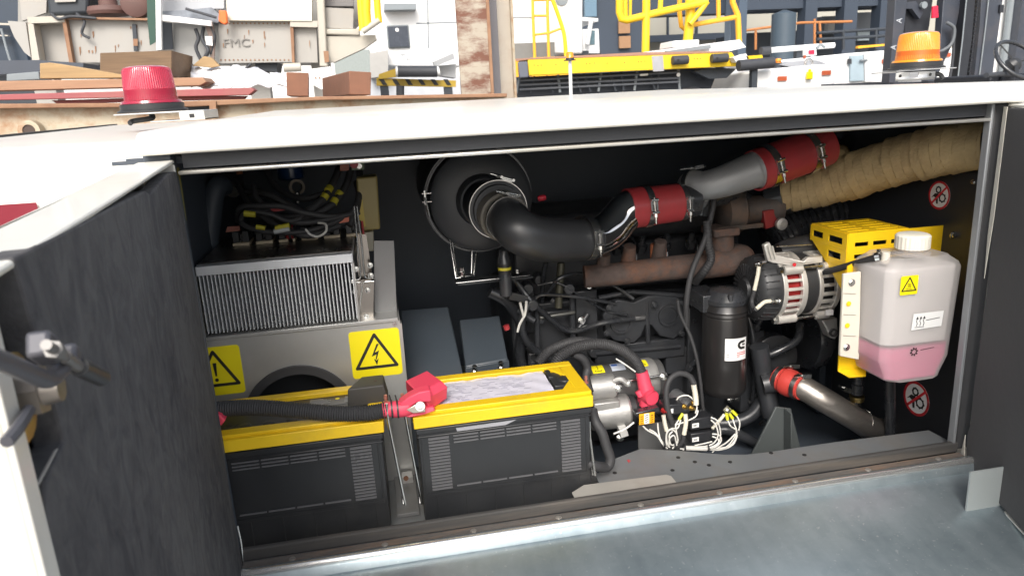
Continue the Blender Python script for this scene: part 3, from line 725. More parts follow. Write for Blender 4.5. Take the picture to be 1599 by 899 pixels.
# main battery cable: ribbed conduit, red end cap, lug and bolt
cz = .10
t = thing('battery_cable', 'thick ribbed black cable with a red boot lying across the left battery', 'cable', P(470, 640, .1))
pts = [P(300, 645, .12), P(345, 638, .105), P(400, 636, .092), P(460, 640, .078), P(520, 645, .064), P(570, 645, .056), P(603, 640, .056)]
pts = [V((p.x, p.y, p.z)) for p in pts]
b = MB(); b.corr(pts, .0135, .0042, .07, 16); b.build('ribbed_conduit', RUBBER, t)
b = MB(); b.tube([P(598, 641, .056), P(612, 638, .056), P(630, 636, .058)], .0135, 20, spline=False)
b.tube([P(612, 640, .056), P(626, 638, .057), P(638, 634, .06)], lambda s: .0135 + .003 * s, 20, spline=False)
b.prism([P(624, 641, .052), P(627, 650, .05), P(640, 652, .05), P(664, 647, .05), P(680, 640, .052), P(677, 634, .06)], V((0, .02, .003)))
b.prism([P(623, 631, .046), P(640, 619, .046), P(655, 612, .046), P(672, 609, .046), P(674, 627, .046), P(652, 628, .046), P(634, 640, .046)], V((0, .026, 0)))
b.build('red_boot', PINKR, t, bevel=.002)
for x in (612, 621):
    a = P(x, 638, .056); b = MB(); b.ring(a, UX, .0145, .0165, .003, 24)
    b.bar(a + V((0, -.003, .014)), a + V((-.002, -.004, .028)), .0028, .0015); b.build('cable_tie', PLAST, t)
b = MB(); b.prism([P(634, 640, .042), P(645, 645, .042), P(664, 643, .042), P(664, 632, .042), P(650, 631, .042)], V((0, .003, 0))); b.build('lug', mat('tinned_lug', (.62, .56, .48), .35, metal=.8), t, bevel=.001)
b = MB(); b.bolt(P(656, 634, .041), V((0, -1, .3)), .0062, .005); b.build('bolt', ZINC, t)
# red terminal cover block on the right battery
t = thing('terminal_cover', 'pinkish red angular terminal cover on the left corner of the right battery', 'terminal cover', P(665, 640, .13))
b = MB()
A = [P(632, 593, .12), P(666, 578, .165), P(698, 601, .165), P(652, 622, .11)]
zt_ = 1.100
A = [PZ(*q, zt_) for q in ((633, 594), (667, 578), (690, 595), (652, 613))]
M_ = [PZ(*q, z) for q, z in (((634, 606), 1.085), ((668, 590), 1.085), ((699, 604), 1.088), ((664, 624), 1.084))]
B = [PZ(*q, 1.060) for q in ((640, 628), (672, 612), (698, 622), (672, 640))]
b.add(A + M_ + B, [(0, 3, 2, 1), (0, 1, 5, 4), (1, 2, 6, 5), (2, 3, 7, 6), (3, 0, 4, 7), (4, 5, 9, 8), (5, 6, 10, 9), (6, 7, 11, 10), (7, 4, 8, 11), (8, 9, 10, 11)])
b.build('cover', PINKR, t, bevel=.002, bseg=3)
# hold down rods
for i, (q0, q1, lab) in enumerate(((P(606, 655, .045), P(633, 787, .035), 'left rod of the pair between the two batteries'), (P(634, 655, .07), P(659, 786, .06), 'right rod of the pair between the two batteries, against the right battery'), (P(921, 680, .06), P(929, 742, .04), 'short bright rod at the right end of the right battery'))):
    b = MB(); b.tube([q0 + V((0, 0, .03)), q0, q1, q1 + V((-.003, .004, -.001)), q1 + V((-.003, .01, .012))], .0026, 10, spline=False)
    o = b.build('hold_down_rod', ZINC, None); settag(o, lab, 'rod', 'battery hold down rods')
# black hold down strap ends on the rods (threaded tips above)
for i, (x, y) in enumerate(((603, 617), (629, 615), (915, 586))):
    b = MB(); c = P(x, y + 12, .10 if i < 2 else .2); b.cyl(c - V((0, 0, .02)), c + V((0, 0, .012)), .0022, seg=10); b.lathe(c, UZ, [(0, .005), (.004, .005)], 6); b.lathe(c + V((0, 0, .008)), UZ, [(0, .0035), (.008, .003)], 10)
    o = b.build('threaded_stud', mat('reddish_stud', (.5, .2, .15), .4, metal=.4), None); settag(o, ['reddish threaded stud left of the cable ties', 'reddish threaded stud beside the red boot', 'reddish stud behind the right corner of the right battery lid'][i], 'stud', 'threaded studs by the batteries')

# ================================================================== equipment frame with heat sink
yf = .27
t = thing('equipment_frame', 'grey sheet metal frame with yellow warning stickers behind the left battery', 'metal frame', (-.17, .3, .818))
hc = P(471, 650, yf)
b = circle_plate((-.36, yf, .8185), UX, UZ, .378, 1.1715 - .8185, hc.x + .36, hc.z - .8185, .108)
fr = b.build('front_plate', PLATE, t, solid=.002, smooth_=False)
b = MB(); b.box(-.36, .0175, yf - .002, yf + .34, 1.1715, 1.1735); b.box(-.36, .0175, yf - .0045, yf - .001, 1.1685, 1.176); b.build('shelf', PLATE, t, bevel=.001)
b = MB(); b.box(.0178, .021, yf - .002, yf + .3, .8185, 1.1700); b.box(.021, .024, yf - .002, yf + .02, .8185, 1.163); b.build('side_plate', PLATE, t)
b = MB(); b.ring((hc.x, yf - .002, hc.z), UY, .094, .111, .012, 64); b.build('hole_edging', RUBBER, t)
b = MB(); b.lathe((hc.x, yf + .05, hc.z), UY, [(0, .13), (.1, .13)], 40); b.build('fan_duct', mat('duct_black', (.012, .014, .017), .6), t)
b = MB(); b.ring(P(616, 505, yf - .004) , UY, .0015, .0042, .003, 20); b.build('eyelet', ZINC, t)
def tri_sticker(px, w, kind, parent, ang=0, Y=None, X=None, label=None, surf=None):
    f = surf; b = MB(); f.rect(b, -w/2, -w/2, w/2, w/2, 0, w * .07); o = b.build('warning_sticker', STICK, parent)
    if label: o['label'] = label
    b = MB(); R_ = w * .40; L = .0005
    T = [(0, R_), (-R_ * 1.0, -R_ * .72), (R_ * 1.0, -R_ * .72)]
    f.stroke(b, T, w * .06, L, True); b.build('triangle_outline', INK, o)
    b = MB(); s = w
    if kind == 'bolt':
        f.poly(b, [(.03*s, .2*s), (-.09*s, -.06*s), (.01*s, -.02*s), (-.02*s, -.13*s), (.0*s, -.13*s), (.07*s, .06*s), (-.02*s, .02*s), (.075*s, .2*s)], L)
        f.poly(b, [(-.05*s, -.11*s), (.0, -.25*s), (.045*s, -.11*s), (0, -.15*s)], L)
    elif kind == 'bang':
        f.poly(b, [(-.035*s, .17*s), (.035*s, .17*s), (.015*s, -.1*s), (-.015*s, -.1*s)], L); f.disc(b, (0, -.18*s), .035*s, L)
    else:
        for k in (-1, 0, 1): f.stroke(b, [(k*.07*s, -.12*s), (k*.07*s+.02*s, -.05*s), (k*.07*s-.01*s, .02*s), (k*.07*s+.015*s, .1*s)], .02*s, L)
        f.stroke(b, [(-.16*s, -.2*s), (.16*s, -.2*s)], .022*s, L)
    b.build('symbol', INK, o); return o
c = P(587, 551, yf); tri_sticker(None, .1, 'bolt', t, surf=Flat(V((c.x, yf - .0016, c.z)), UX, UZ), label='yellow triangle sticker with a black lightning bolt')
c = P(337, 579, yf); tri_sticker(None, .1, 'bang', t, surf=Flat(V((c.x, yf - .0016, c.z)), UX, UZ), label='yellow triangle sticker with a black exclamation mark, cut by the door')
# foot and clip between the batteries
b = MB(); c = P(636, 745, .25); b.box(c.x - .012, c.x + .012, .235, .262, c.z - .008, c.z + .008); b.build('foot_clip', PLATE, t, bevel=.001)
b = MB(); b.bolt(P(634, 746, .234), (0, -1, 0), .004, .004); b.build('bolt', mat('rust_bolt', (.25, .12, .07), .7), t)
b = MB(); b.box(-.022, .022, .12, .268, .8185, .826); b.build('foot_plate', SHELF, t, bevel=.001)

# heat sink
t = thing('heat_sink', 'finned aluminium heat sink with a row of black power modules on top', 'heat sink', (-.2, .4, 1.174))
hx0, hx1, zb, zt = -.348, -.058, 1.1805, 1.302
b = MB(); b.box(hx0, hx1, .29, .56, zt, zt + .012); b.box(hx0, hx1, .268, .29, zt - .006, zt + .012)
b.build('base_plate', ALUF, t, bevel=.0012)
b = MB(); b.box(hx0 + .002, hx1 - .002, .292, .56, zt + .0122, zt + .0132); b.build('brown_reflection_sheet', mat('brown_reflection_metal', (.14, .13, .12), .3, metal=.8, var=.2, vs=9), t)  # added sheet, a brownish reflection on the base plate put into its colour
b = MB(); n = 41
for i in range(n):
    x = hx0 + .004 + (hx1 - hx0 - .008) * i / (n - 1); b.box(x - .00105, x + .00105, .272 + .0004 * (i % 2), .52, zb, zt - .006)
b.build('cooling_fins', ALUF, t)
b = MB(); b.box(hx1 - .0025, hx1 + .001, .268, .55, zb - .004, zt - .0065); b.build('end_plate', ALU, t); b = MB(); b.box(hx0 - .003, hx0 + .0, .268, .55, zb - .004, zt - .0065); b.build('end_plate', ALU, t)
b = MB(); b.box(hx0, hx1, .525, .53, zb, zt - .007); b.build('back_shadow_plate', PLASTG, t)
zt2 = zt + .0134
tops = [(336, 397), (370, 394), (409, 390), (447, 387), (485, 383), (522, 379)]
for i, (x, y) in enumerate(tops):
    c = PZ(x + 14, y, zt2); c.y = .45; c.x = -.292 + i * .047
    b = MB(); b.box(c.x - .017, c.x + .017, c.y - .004, c.y + .06, zt2, zt2 + .006); md = b.build('module_base', mat('tan_module_base', (.5, .42, .3), .5), t, bevel=.0008)
    b = MB(); b.box(c.x - .0165, c.x - .004, c.y, c.y + .058, zt2 + .0065, zt2 + .030); b.box(c.x + .004, c.x + .0165, c.y, c.y + .058, zt2 + .0065, zt2 + .030); b.box(c.x - .0035, c.x + .0035, c.y + .012, c.y + .055, zt2 + .0065, zt2 + .024)
    b.build('module_case', PLAST, md, bevel=.001)
    b = MB(); b.lathe((c.x, c.y + .004, zt2 + .0065), (0, -.5, 1), [(0, .004), (.003, .004), (.0045, .002)], 12); b.build('module_screw', ZINC, md)
for i, x in enumerate((-.196, -.186)):
    b = MB(); b.tube([V((x, .452, zt2 + .004)), V((x, .446, zt2 + .016)), V((x + .002, .46, zt2 + .04))], .0024, 8); b.build('red_lead', REDSIL, t)
b = MB(); b.bolt((-.191, .446, zt2), (0, -.3, 1), .005, .006); b.build('bolt', ZINC, t)

# bright angle brackets right of the heat sink, on a grey plate
t = thing('bus_bar_bracket', 'bright folded metal bracket with bolts right of the heat sink', 'bracket', (-.02, .33, 1.176))
b = MB()
yb_ = .30
def q4(pts, Y, th=.0015, mb=None): (mb or b).prism([P(x, y, Y) for x, y in pts], V((0, th, 0)))
q4([(556, 438), (578, 436), (584, 440), (583, 500), (561, 502)], yb_)
q4([(556, 366), (572, 366), (582, 436), (560, 438)], yb_ + .02)
b.build('bracket_face', mat('bronze_steel', (.36, .33, .3), .25, metal=1, var=.15), t)
b = MB()
b.tube([P(553, 322, .31), P(558, 380, .305), P(563, 428, .298), P(558, 437, .297), P(549, 438, .297)], .0016, 8); b.tube([P(557, 322, .31), P(565, 385, .305), P(569, 428, .298), P(574, 434, .297), P(584, 434, .297)], .0016, 8)
b.tube([P(549, 441, .297), P(560, 441, .297), P(564, 446, .297), P(560, 500, .297)], .0012, 8); b.tube([P(584, 439, .297), P(571, 440, .297), P(567, 446, .297), P(562, 502, .297), P(583, 500, .297)], .0012, 8)
b.build('bright_edges', ZINC, t)
for x, y in ((574, 453), (572, 494), (579, 430), (578, 414), (555, 455), (556, 420)):
    b = MB(); b.bolt(P(x, y, yb_ - .0015), (0, -1, 0), .0042, .004); b.build('bolt', ZINC, t)
t = thing('grey_side_panel', 'plain grey panel edge right of the bright bracket', 'panel', P(602, 500, .32))
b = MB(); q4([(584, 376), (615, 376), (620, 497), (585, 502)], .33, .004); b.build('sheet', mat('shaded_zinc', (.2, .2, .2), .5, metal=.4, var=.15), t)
# stuff behind: amber plastic box, pale block with red lead
t = thing('amber_relay_box', 'yellowish translucent box behind the bracket, above a pale block', 'relay box', P(578, 360, .5))
b = MB(); q4([(556, 278), (589, 275), (594, 358), (563, 362)], .48, .06); b.build('box', mat('amber_case', (.3, .24, .09), .4, var=.1, vs=4), t, bevel=.004)
b = MB(); q4([(558, 312), (566, 312), (571, 354), (562, 356)], .475, .003); b.build('yellow_tag', mat('amber_tag', (.5, .38, .08), .5), t)
o = t; t = thing('pale_junction_block', 'pale block with a red lead under the amber box', 'junction block', P(570, 378, .5))
b = MB(); q4([(556, 364), (583, 362), (584, 392), (558, 394)], .47, .04); b.build('block', mat('pale_block', (.36, .34, .27), .5), t, bevel=.002)
b = MB(); b.tube([P(565, 345, .465), P(568, 370, .462), P(571, 394, .46)], .0028, 8); b.build('red_lead', REDSIL, t)
# contactor up at the back with printed board
t = thing('circuit_board_bracket', 'small green and red circuit board corner under the trim', 'circuit board', P(558, 258, .5))
b = MB(); q4([(549, 251), (569, 250), (569, 265), (549, 266)], .5, .004); b.build('board', mat('board_green', (.1, .14, .08), .4), t)
b = MB(); c = P(553, 256, .498); b.lathe(c, (0, -1, 0), [(0, .009), (.008, .009)], 16); b.build('red_knob', REDSIL, t)
b = MB(); c = P(561, 259, .498); b.lathe(c, (0, -1, 0), [(0, .006), (.006, .006)], 12); b.build('nut', ZINC, t)
b = MB(); q4([(531, 254), (545, 253), (545, 266), (531, 267)], .5, .01); b.build('orange_block', mat('orange_brown', (.3, .1, .05), .5), t)
t = thing('filter_canister', 'deep blue canister hanging at the back above the cable bundle', 'filter', P(452, 255, .7))
b = MB(); c0 = P(452, 238, .7); c1 = P(455, 280, .7); b.lathe(V((c1.x, c1.y, c1.z)), UZ, [(0, .025), (.004, .03), (.07, .03), (.09, .02)], 28); b.build('can', mat('blue_can', (.012, .045, .14), .3, coat=.3), t)
b = MB(); c = P(463, 292, .62); b.ring(c, (.2, -1, .1), .012, .018, .03, 24); b.build('brown_band', mat('brown_band', (.2, .16, .12), .5), t)
b = MB(); b.cyl(P(464, 300, .6), P(465, 317, .6), .006); b.build('fitting', ZINC, t)
t = thing('round_sensor', 'round dark sensor with an orange plug at the back left', 'sensor', P(365, 293, .75))
b = MB(); b.lathe(P(365, 295, .72), (0, -1, 0), [(0, .019), (.012, .019), (.013, .012), (.018, .011)], 24); b.build('sensor_body', mat('grey_sensor', (.1, .1, .09), .5), t)
b = MB(); q4([(369, 262), (378, 262), (378, 272), (369, 273)], .72, .01); b.build('orange_plug', mat('orange_plug', (.4, .13, .04), .5), t)
# looped cables on top of the heat sink
t = thing('cable_loom', 'tangle of looped black cables with yellow print above the power modules', 'cables', P(460, 345, .42))
LO = [
 ([(372, 345, .45), (375, 325, .43), (400, 322, .42), (440, 322, .42), (475, 332, .42), (520, 338, .43), (550, 330, .45), (560, 305, .48), (556, 285, .52)], .0065, 0),
 ([(372, 335, .44), (382, 352, .41), (420, 362, .40), (470, 362, .40), (510, 352, .42), (545, 335, .44)], .0055, 0),
 ([(395, 290, .47), (402, 310, .44), (425, 335, .42), (460, 347, .41), (500, 345, .42), (548, 334, .44)], .006, 0),
 ([(395, 335, .46), (430, 340, .44), (470, 336, .43), (505, 310, .46), (520, 285, .50), (530, 262, .54)], .008, 0),
 ([(440, 345, .46), (480, 340, .44), (520, 318, .46), (540, 290, .50), (548, 265, .54)], .008, 0),
 ([(375, 345, .42), (385, 330, .41), (420, 334, .40), (450, 345, .40), (470, 340, .41)], .005, 0),
 ([(385, 300, .5), (420, 305, .46), (460, 325, .45), (520, 350, .44), (560, 330, .46)], .0075, 0),
 ([(350, 262, .6), (372, 290, .52), (392, 322, .46), (430, 350, .43), (480, 368, .40), (530, 352, .43)], .0065, 0),
 ([(560, 250, .56), (562, 290, .50), (556, 330, .46), (545, 352, .44)], .0075, 0),
 ([(410, 250, .62), (430, 290, .55), (470, 310, .50), (515, 300, .5)], .007, 0),
 ([(300, 340, .5), (320, 400, .5), (335, 300, .52), (350, 290, .55)], .022, 1),
]
for pts, r, k in LO:
    b = MB(); b.tube([P(*p) for p in pts], r, 12); b.build('cable', RUBBER if k == 0 else INNER, t)
YP = mat('yellow_print', (.45, .4, .03), .5)
for (p, q, r) in (((381, 333, .398), (399, 335, .398), .0062), ((430, 357, .388), (452, 352, .388), .0060), ((400, 354, .392), (414, 356, .392), .005), ((505, 310, .458), (509, 304, .463), .0086), ((512, 298, .47), (515, 293, .48), .0086), ((520, 318, .458), (524, 311, .465), .0086), ((528, 306, .475), (532, 300, .48), .0086)):
    b = MB(); b.tube([P(*p), P(*q)], r, 12, spline=False); b.build('yellow_marking', YP, t)
b = MB(); b.tube([P(428, 362, .386), P(452, 357, .386)], .0055, 12, spline=False); b.build('print_sleeve', mat('grey_sleeve', (.4, .42, .42), .3), t)
b = MB(); b.tube([P(477, 358, .40), P(486, 367, .395), P(498, 369, .395), P(509, 361, .398), P(508, 350, .40), P(497, 348, .41)], .0026, 10); b.build('white_wire', WIREW, t)
b = MB(); q4([(508, 347), (545, 339), (545, 346), (512, 352)], .43, .003); b.build('orange_flag', mat('orange_flag', (.6, .17, .1), .5), t)
b = MB(); q4([(420, 321), (440, 319), (446, 328), (425, 331)], .43, .003); b.build('red_flag', REDSIL, t)
b = MB(); q4([(355, 354), (374, 353), (375, 360), (352, 363)], .44, .006); b.build('copper_flag', mat('brown_flag', (.28, .1, .07), .5), t)

# ================================================================== dark blue grey lidded boxes
def lidbox(pts, h, label):
    t = thing('fuse_box', label, 'electrical box', P(*pts[0]))
    b = MB(); b.prism([P(*q) for q in pts], V((0, 0, -h))); b.build('lid', BOXB, t, bevel=.003); return t
t = lidbox([(625, 484, .52), (700, 478, .52), (736, 640, .27), (640, 650, .27)], .12, 'large blue grey lidded box left of the engine')
b = MB(); f = Flat(P(690, 495, .50), UX, V((0, .9, .2)), .002); f.rect(b, 0, 0, .012, .024, 0, 0); b.build('indicator', mat('dark_red', (.12, .01, .012), .3), t)
b = MB(); f.rect(b, 0, -.002, .012, -.0003, 0, 0); b.build('light_edge', mat('tan_edge', (.4, .3, .22), .4), t)
t = lidbox([(717, 499, .50), (780, 492, .50), (793, 560, .37), (727, 572, .37)], .03, 'smaller blue grey box with two bolts beside the large one')
b = MB(); b.prism([P(727, 574, .366), P(795, 562, .366), P(797, 588, .366), P(728, 602, .366)], V((0, .02, 0))); b.build('flange', BOXB, t, bevel=.002)
for x, y in ((741, 578), (782, 572)):
    b = MB(); c = P(x, y, .364); b.bolt(c, (0, -.4, 1), .0055, .012); b.build('bolt', ZINC, t)

# ================================================================== air cleaner
ac = P(752, 312, .42)
t = thing('air_cleaner', 'big round black air cleaner facing out behind the rubber elbow', 'air cleaner', (ac.x, .5, ac.z - .12))
ACM = mat('satin_black_plastic', (.036, .039, .044), .45, var=.12, vs=10, bump=.05)
b = MB(); b.lathe((ac.x, .42, ac.z), UY, [(-.05, .048), (-.048, .052), (-.012, .058), (-.008, .102), (0, .112), (.04, .116), (.4, .116)], 64, cap=False); b.build('housing', ACM, t)
b = MB(); b.ring((ac.x - .003, .452, ac.z), UY, .114, .121, .014, 64); b.build('housing_band', PLASTG, t)
b = MB(); b.ring((ac.x - .003, .445, ac.z), UY, .1165, .1175, .018, 64); b.build('band_wire', mat('dull_band', (.16, .165, .17), .4, metal=.6), t)
k = MB(); c = P(664, 315, .40)
for dy in (0, .018): k.cyl(c + V((-.006, 0, dy)), c + V((.014, 0, dy)), .0022, seg=8)
k.bar(c + V((0, 0, -.006)), c + V((0, 0, .024)), .007, .003); k.cyl(c + V((.0, -.003, .01)), c + V((.006, -.003, -.034)), .0024, seg=8); k.build('band_latch', ZINC, t)
ne = P(779, 328, .34)
b = MB(); b.lathe((ne.x, .38, ne.z), (0, -1, 0), [(0, .060), (.035, .060), (.036, .054), (.05, .053)], 48); b.build('neck', ACM, t)
cf = P(786, 338, .30)
b = MB(); b.lathe(cf + V((0, .035, .0)), V((.12, -1, -.1)), [(0, .0515), (.03, .0515), (.034, .047), (.045, .0455)], 48); b.build('cuff', mat('grey_cuff', (.15, .14, .12), .6), t)
tclamp(t, V((ne.x, .352, ne.z)), (0, -1, 0), .060, V((.35, 0, 1)), .012)
tclamp(t, cf + V((.006, -.006, -.004)), V((.2, -1, -.1)), .0445, V((.25, 0, 1)), .011)
# mounting strap legs
for i, (a, m1, m2, b_) in enumerate((((702, 372), (712, 434), (740, 430), (744, 390)), ((706, 374), (714, 431), (736, 427), (737, 388)))):
    b = MB(); b.tube([P(*a, .44), P(*m1, .42), P(*m2, .42), P(*b_, .44)], .0018, 8, spline=False); b.build('support_bracket', ZINC, t)
b = MB(); b.bar(P(712, 441, .42), P(827, 429, .44), .05, .004); b.build('support_plate', mat('dark_support', (.06, .065, .07), .4, metal=.3), t, bevel=.001)
b = MB(); b.tube([P(712, 442, .395), P(827, 430, .395)], .0013, 8, spline=False); b.build('support_edge', ZINC, t)
for x, y in ((721, 420), (722, 427), (808, 422)):
    b = MB(); b.bolt(P(x, y + 4, .42), UZ, .005, .008); b.build('bolt', ZINC, t)
t = thing('restriction_indicator', 'small cylindrical indicator with a yellow label below the rubber elbow', 'indicator', P(790, 425, .33))
c = P(789, 440, .36); b = MB(); b.lathe(c, UZ, [(-.03, .013), (0, .014), (.052, .014), (.06, .010), (.07, .010)], 24); b.build('tube', PLASTG, t)
b = MB(); b.lathe(c + V((0, 0, .02)), UZ, [(0, .01455), (.022, .01455)], 24, cap=False); b.build('dark_label', INK, t)
b = MB(); b.lathe(c + V((0, -.0006, .028)), UZ, [(0, .0146), (.006, .0146)], 24, cap=False); b.build('yellow_label', YP, t)
AC = [o for o in COL.objects if o.name.startswith('air_cleaner')][0]
b = MB(); b.lathe(P(852, 308, .4), V((-1, 0, -.1)), [(0, .005), (.004, .0062), (.014, .0062), (.018, .004)], 16); 
b.build('red_cap', mat('red_cap', (.5, .02, .04), .4), AC)

# ================================================================== intake pipes
t = thing('rubber_elbow_hose', 'fat black rubber elbow hose leading right from the air cleaner', 'hose', P(850, 380, .33))
b = MB(); pts = [cf + V((.0, .012, .002)), cf + V((.008, -.018, -.006)), P(812, 362, .25), P(848, 374, .262), P(890, 375, .29), P(928, 374, .31)]
b.tube(pts, lambda s: .0415 + .0035 * math.sin(PI * s), 36, 12); b.build('hose', mat('elbow_rubber', (.026, .027, .029), .38, var=.15, vs=12, bump=.06), t, ang=60)
ax = (P(928, 369, .31) - P(890, 374, .29)); tclamp(t, P(914, 371, .302), ax, .0455, (-.2, -1, .1), .017)
t = thing('chrome_elbow_pipe', 'polished chrome elbow between the black hose and red sleeve', 'pipe', P(955, 355, .33))
b = MB(); pts = [P(912, 371, .302), P(935, 368, .315), P(955, 356, .325), P(969, 340, .335), P(985, 325, .34), P(1010, 322, .345)]
b.tube(pts, .0405, 40, 12); b.build('pipe', CHROME, t, ang=60)
t = thing('red_silicone_sleeve', 'short red silicone sleeve with two clamps right of the chrome elbow', 'hose', P(1020, 322, .34))
A, B = P(979, 326, .34), P(1060, 316, .35); ax = B - A
b = MB(); b.lathe(A, ax, [(0, .0405), (.0, .0435), (.03, .044), (.06, .0425), (ax.length, .041), (ax.length, .038)], 44, cap=False); b.build('sleeve', REDSIL, t)
tclamp(t, A.lerp(B, .34), ax, .0437, (-.15, -1, .12), .015); tclamp(t, A.lerp(B, 1.02), ax, .040, (-.15, -1, .0), .013)
b = MB(); b.lathe(B - ax.normalized() * .01, ax, [(0, .037), (.05, .036)], 32); b.build('inner_pipe', PLASTG, t)
t = thing('cast_turbo_elbow', 'grey cast metal elbow flaring to the right below the roof trim', 'pipe elbow', P(1130, 280, .35))
b = MB(); pts = [P(1072, 300, .42), P(1080, 287, .37), P(1100, 290, .345), P(1130, 283, .33), P(1160, 272, .325), P(1188, 262, .32)]
b.tube(pts, lambda s: .024 + .0165 * s ** .9, 40, 12); b.build('elbow', CASTD, t, ang=60)
e = P(1186, 263, .32); exd = P(1186, 263, .32) - P(1150, 276, .325)
b = MB(); b.lathe(e - exd.normalized() * .012, exd, [(0, .0395), (.003, .0425), (.01, .0425), (.013, .0395)], 40); b.build('rim', CASTD, t)
b = MB(); b.ring(P(1081, 287, .365), V((.5, -1, .15)), .027, .0315, .012, 36); o = b.build('hose_clamp', ZINC, t)
b = MB(); c = P(1082, 262, .36); b.cyl(c + V((-.03, 0, -.001)), c + V((.03, 0, .001)), .0022, seg=8); b.hexb(c + V((-.008, 0, 0)), UX, .0045, .007); b.bar(c + V((.004, 0, 0)), c + V((.024, 0, .002)), .008, .008); b.build('clamp_bolt', ZINC, o)
f = Flat(P(1105, 271, .29), V((1, 0, .25)), UZ, .0005)
t = thing('large_red_sleeve', 'largest red silicone sleeve with two T bolt clamps at top right', 'hose', P(1230, 250, .33))
A, B = P(1178, 267, .32), P(1288, 228, .345); ax = B - A
b = MB(); b.lathe(A, ax, [(0, .041), (0, .045), (.04, .046), (.08, .0465), (ax.length, .045), (ax.length, .041)], 44, cap=False); b.build('sleeve', REDSIL, t)
tclamp(t, A.lerp(B, .17), ax, .0455, (-.25, -1, 0), .018); tclamp(t, A.lerp(B, .72), ax, .0462, (-.25, -1, 0), .018)
t = thing('upper_chrome_pipe', 'chrome pipe end leaving the large red sleeve under the roof', 'pipe', P(1300, 225, .4))
b = MB(); b.tube([P(1270, 234, .34), P(1295, 226, .36), P(1308, 220, .42), P(1310, 215, .6)], .040, 36); b.build('pipe', CHROME, t)
# heat wrapped exhaust
t = thing('wrapped_exhaust_pipe', 'tan heat wrapped exhaust pipe rising to the right', 'exhaust pipe', P(1400, 270, .42))
WR = mat('tan_heat_wrap', (.39, .29, .15), .85, var=.3, vs=40, bump=.8, bs=160, dirt=.55, dcol=(.26, .17, .085), ds=7, dth=.54)
pts = [P(1214, 308, .46), P(1262, 298, .42), P(1320, 280, .36), P(1380, 258, .29), P(1440, 242, .22), P(1500, 230, .15), P(1548, 226, .10)]
def wrapr(s): return .036 + .017 * min(1, s * 2.4) - .004 * s
q = resample(smooth(pts, 12), 620); L = 0
b = MB(); n = len(q); seg = 48; vs = []; fs = []; u = (q[1] - q[0]).orthogonal().normalized(); acc = 0
random.seed(11); offs = [random.uniform(-.0016, .0022) for _ in range(60)]
for i in range(n):
    tg = (q[min(n-1, i+1)] - q[max(0, i-1)]).normalized(); u = (u - tg * u.dot(tg)).normalized(); v = tg.cross(u)
    if i: acc += (q[i] - q[i-1]).length
    for k in range(seg):
        a = 2 * PI * k / seg
        ph = acc / .021 + k / seg; j = int(ph); fr_ = ph - j
        r = wrapr(i / n) + offs[j % 60] * (1 - fr_ * .5) + (.0022 * (1 - fr_)) + .0011 * math.sin(5 * a + j * 1.7)
        vs.append(q[i] + (u * math.cos(a) + v * math.sin(a)) * r)
for i in range(n - 1):
    for k in range(seg): l = (k + 1) % seg; fs.append((i*seg+k, i*seg+l, (i+1)*seg+l, (i+1)*seg+k))
b.add(vs, fs); b.build('heat_wrap', WR, t, ang=70)
b = MB(); c = P(1229, 306, .455); ax = P(1262, 298, .42) - P(1214, 308, .46); b.ring(c, ax, .040, .0425, .012, 40); b.build('band_clamp', ALU, t)
b = MB(); b.lathe(P(1196, 314, .47), ax, [(0, .036), (.04, .038)], 30); b.build('exhaust_stub', PLASTG, t)
# ================================================================== engine
def q4s(mb, pts, Y, th): mb.prism([P(x, y, Y) for x, y in pts], V((0, th, 0)))
def Pxz(x, y, Y): q = P(x, y, Y); return q.x, q.z
t = thing('diesel_engine', 'black painted diesel engine block with rusty exhaust manifold in the bay', 'engine', (.62, .7, .66)); eng = t
b = MB(); yb = .50
x0, z1 = Pxz(800, 450, yb); x1 = P(1185, 450, yb).x
b.box(x0, x1, .53, .88, .70, 1.10); b.box(x0 + .02, x1 - .02, .57, .86, 1.10, 1.22)
b.build('block', BLOCK, t, bevel=.008)
b = MB(); b.box(x0 + .06, x1 - .06, .60, .84, 1.22, 1.30); b.build('rocker_cover', BLOCK, t, bevel=.02, bseg=3)
b = MB(); b.box(x0 + .01, x1 - .03, .50, .83, .648, .698); b.build('oil_pan', BLOCK, t, bevel=.01)
# casting ribs, bosses and pads on the visible side
random.seed(21)
b = MB()
for (xa, ya, xb, yb2, Y, th) in ((838, 488, 898, 552, .50, .04), (898, 455, 935, 545, .49, .05), (1075, 480, 1098, 640, .47, .05), (825, 552, 925, 600, .49, .06), (1040, 545, 1085, 580, .48, .05), (1160, 520, 1190, 640, .44, .08), (806, 455, 838, 520, .52, .03), (930, 542, 1070, 556, .475, .04), (850, 610, 1090, 640, .50, .05)):
    A = P(xa, ya, Y); B = P(xb, yb2, Y); b.box(A.x, B.x, Y, Y + th, B.z, A.z)
o = b.build('casting_pads', BLOCK, t, bevel=.004)
b = MB()
for (xa, ya, xb, yb2, r) in ((930, 552, 1062, 540, .006), (935, 465, 985, 455, .006), (985, 455, 1068, 462, .006), (840, 560, 838, 480, .007), (895, 540, 893, 460, .007), (1010, 470, 1012, 535, .006), (870, 602, 1000, 588, .005)):
    b.tube([P(xa, ya, .472), P(xb, yb2, .472)], r, 10, spline=False)
b.build('casting_ribs', BLOCK, t)
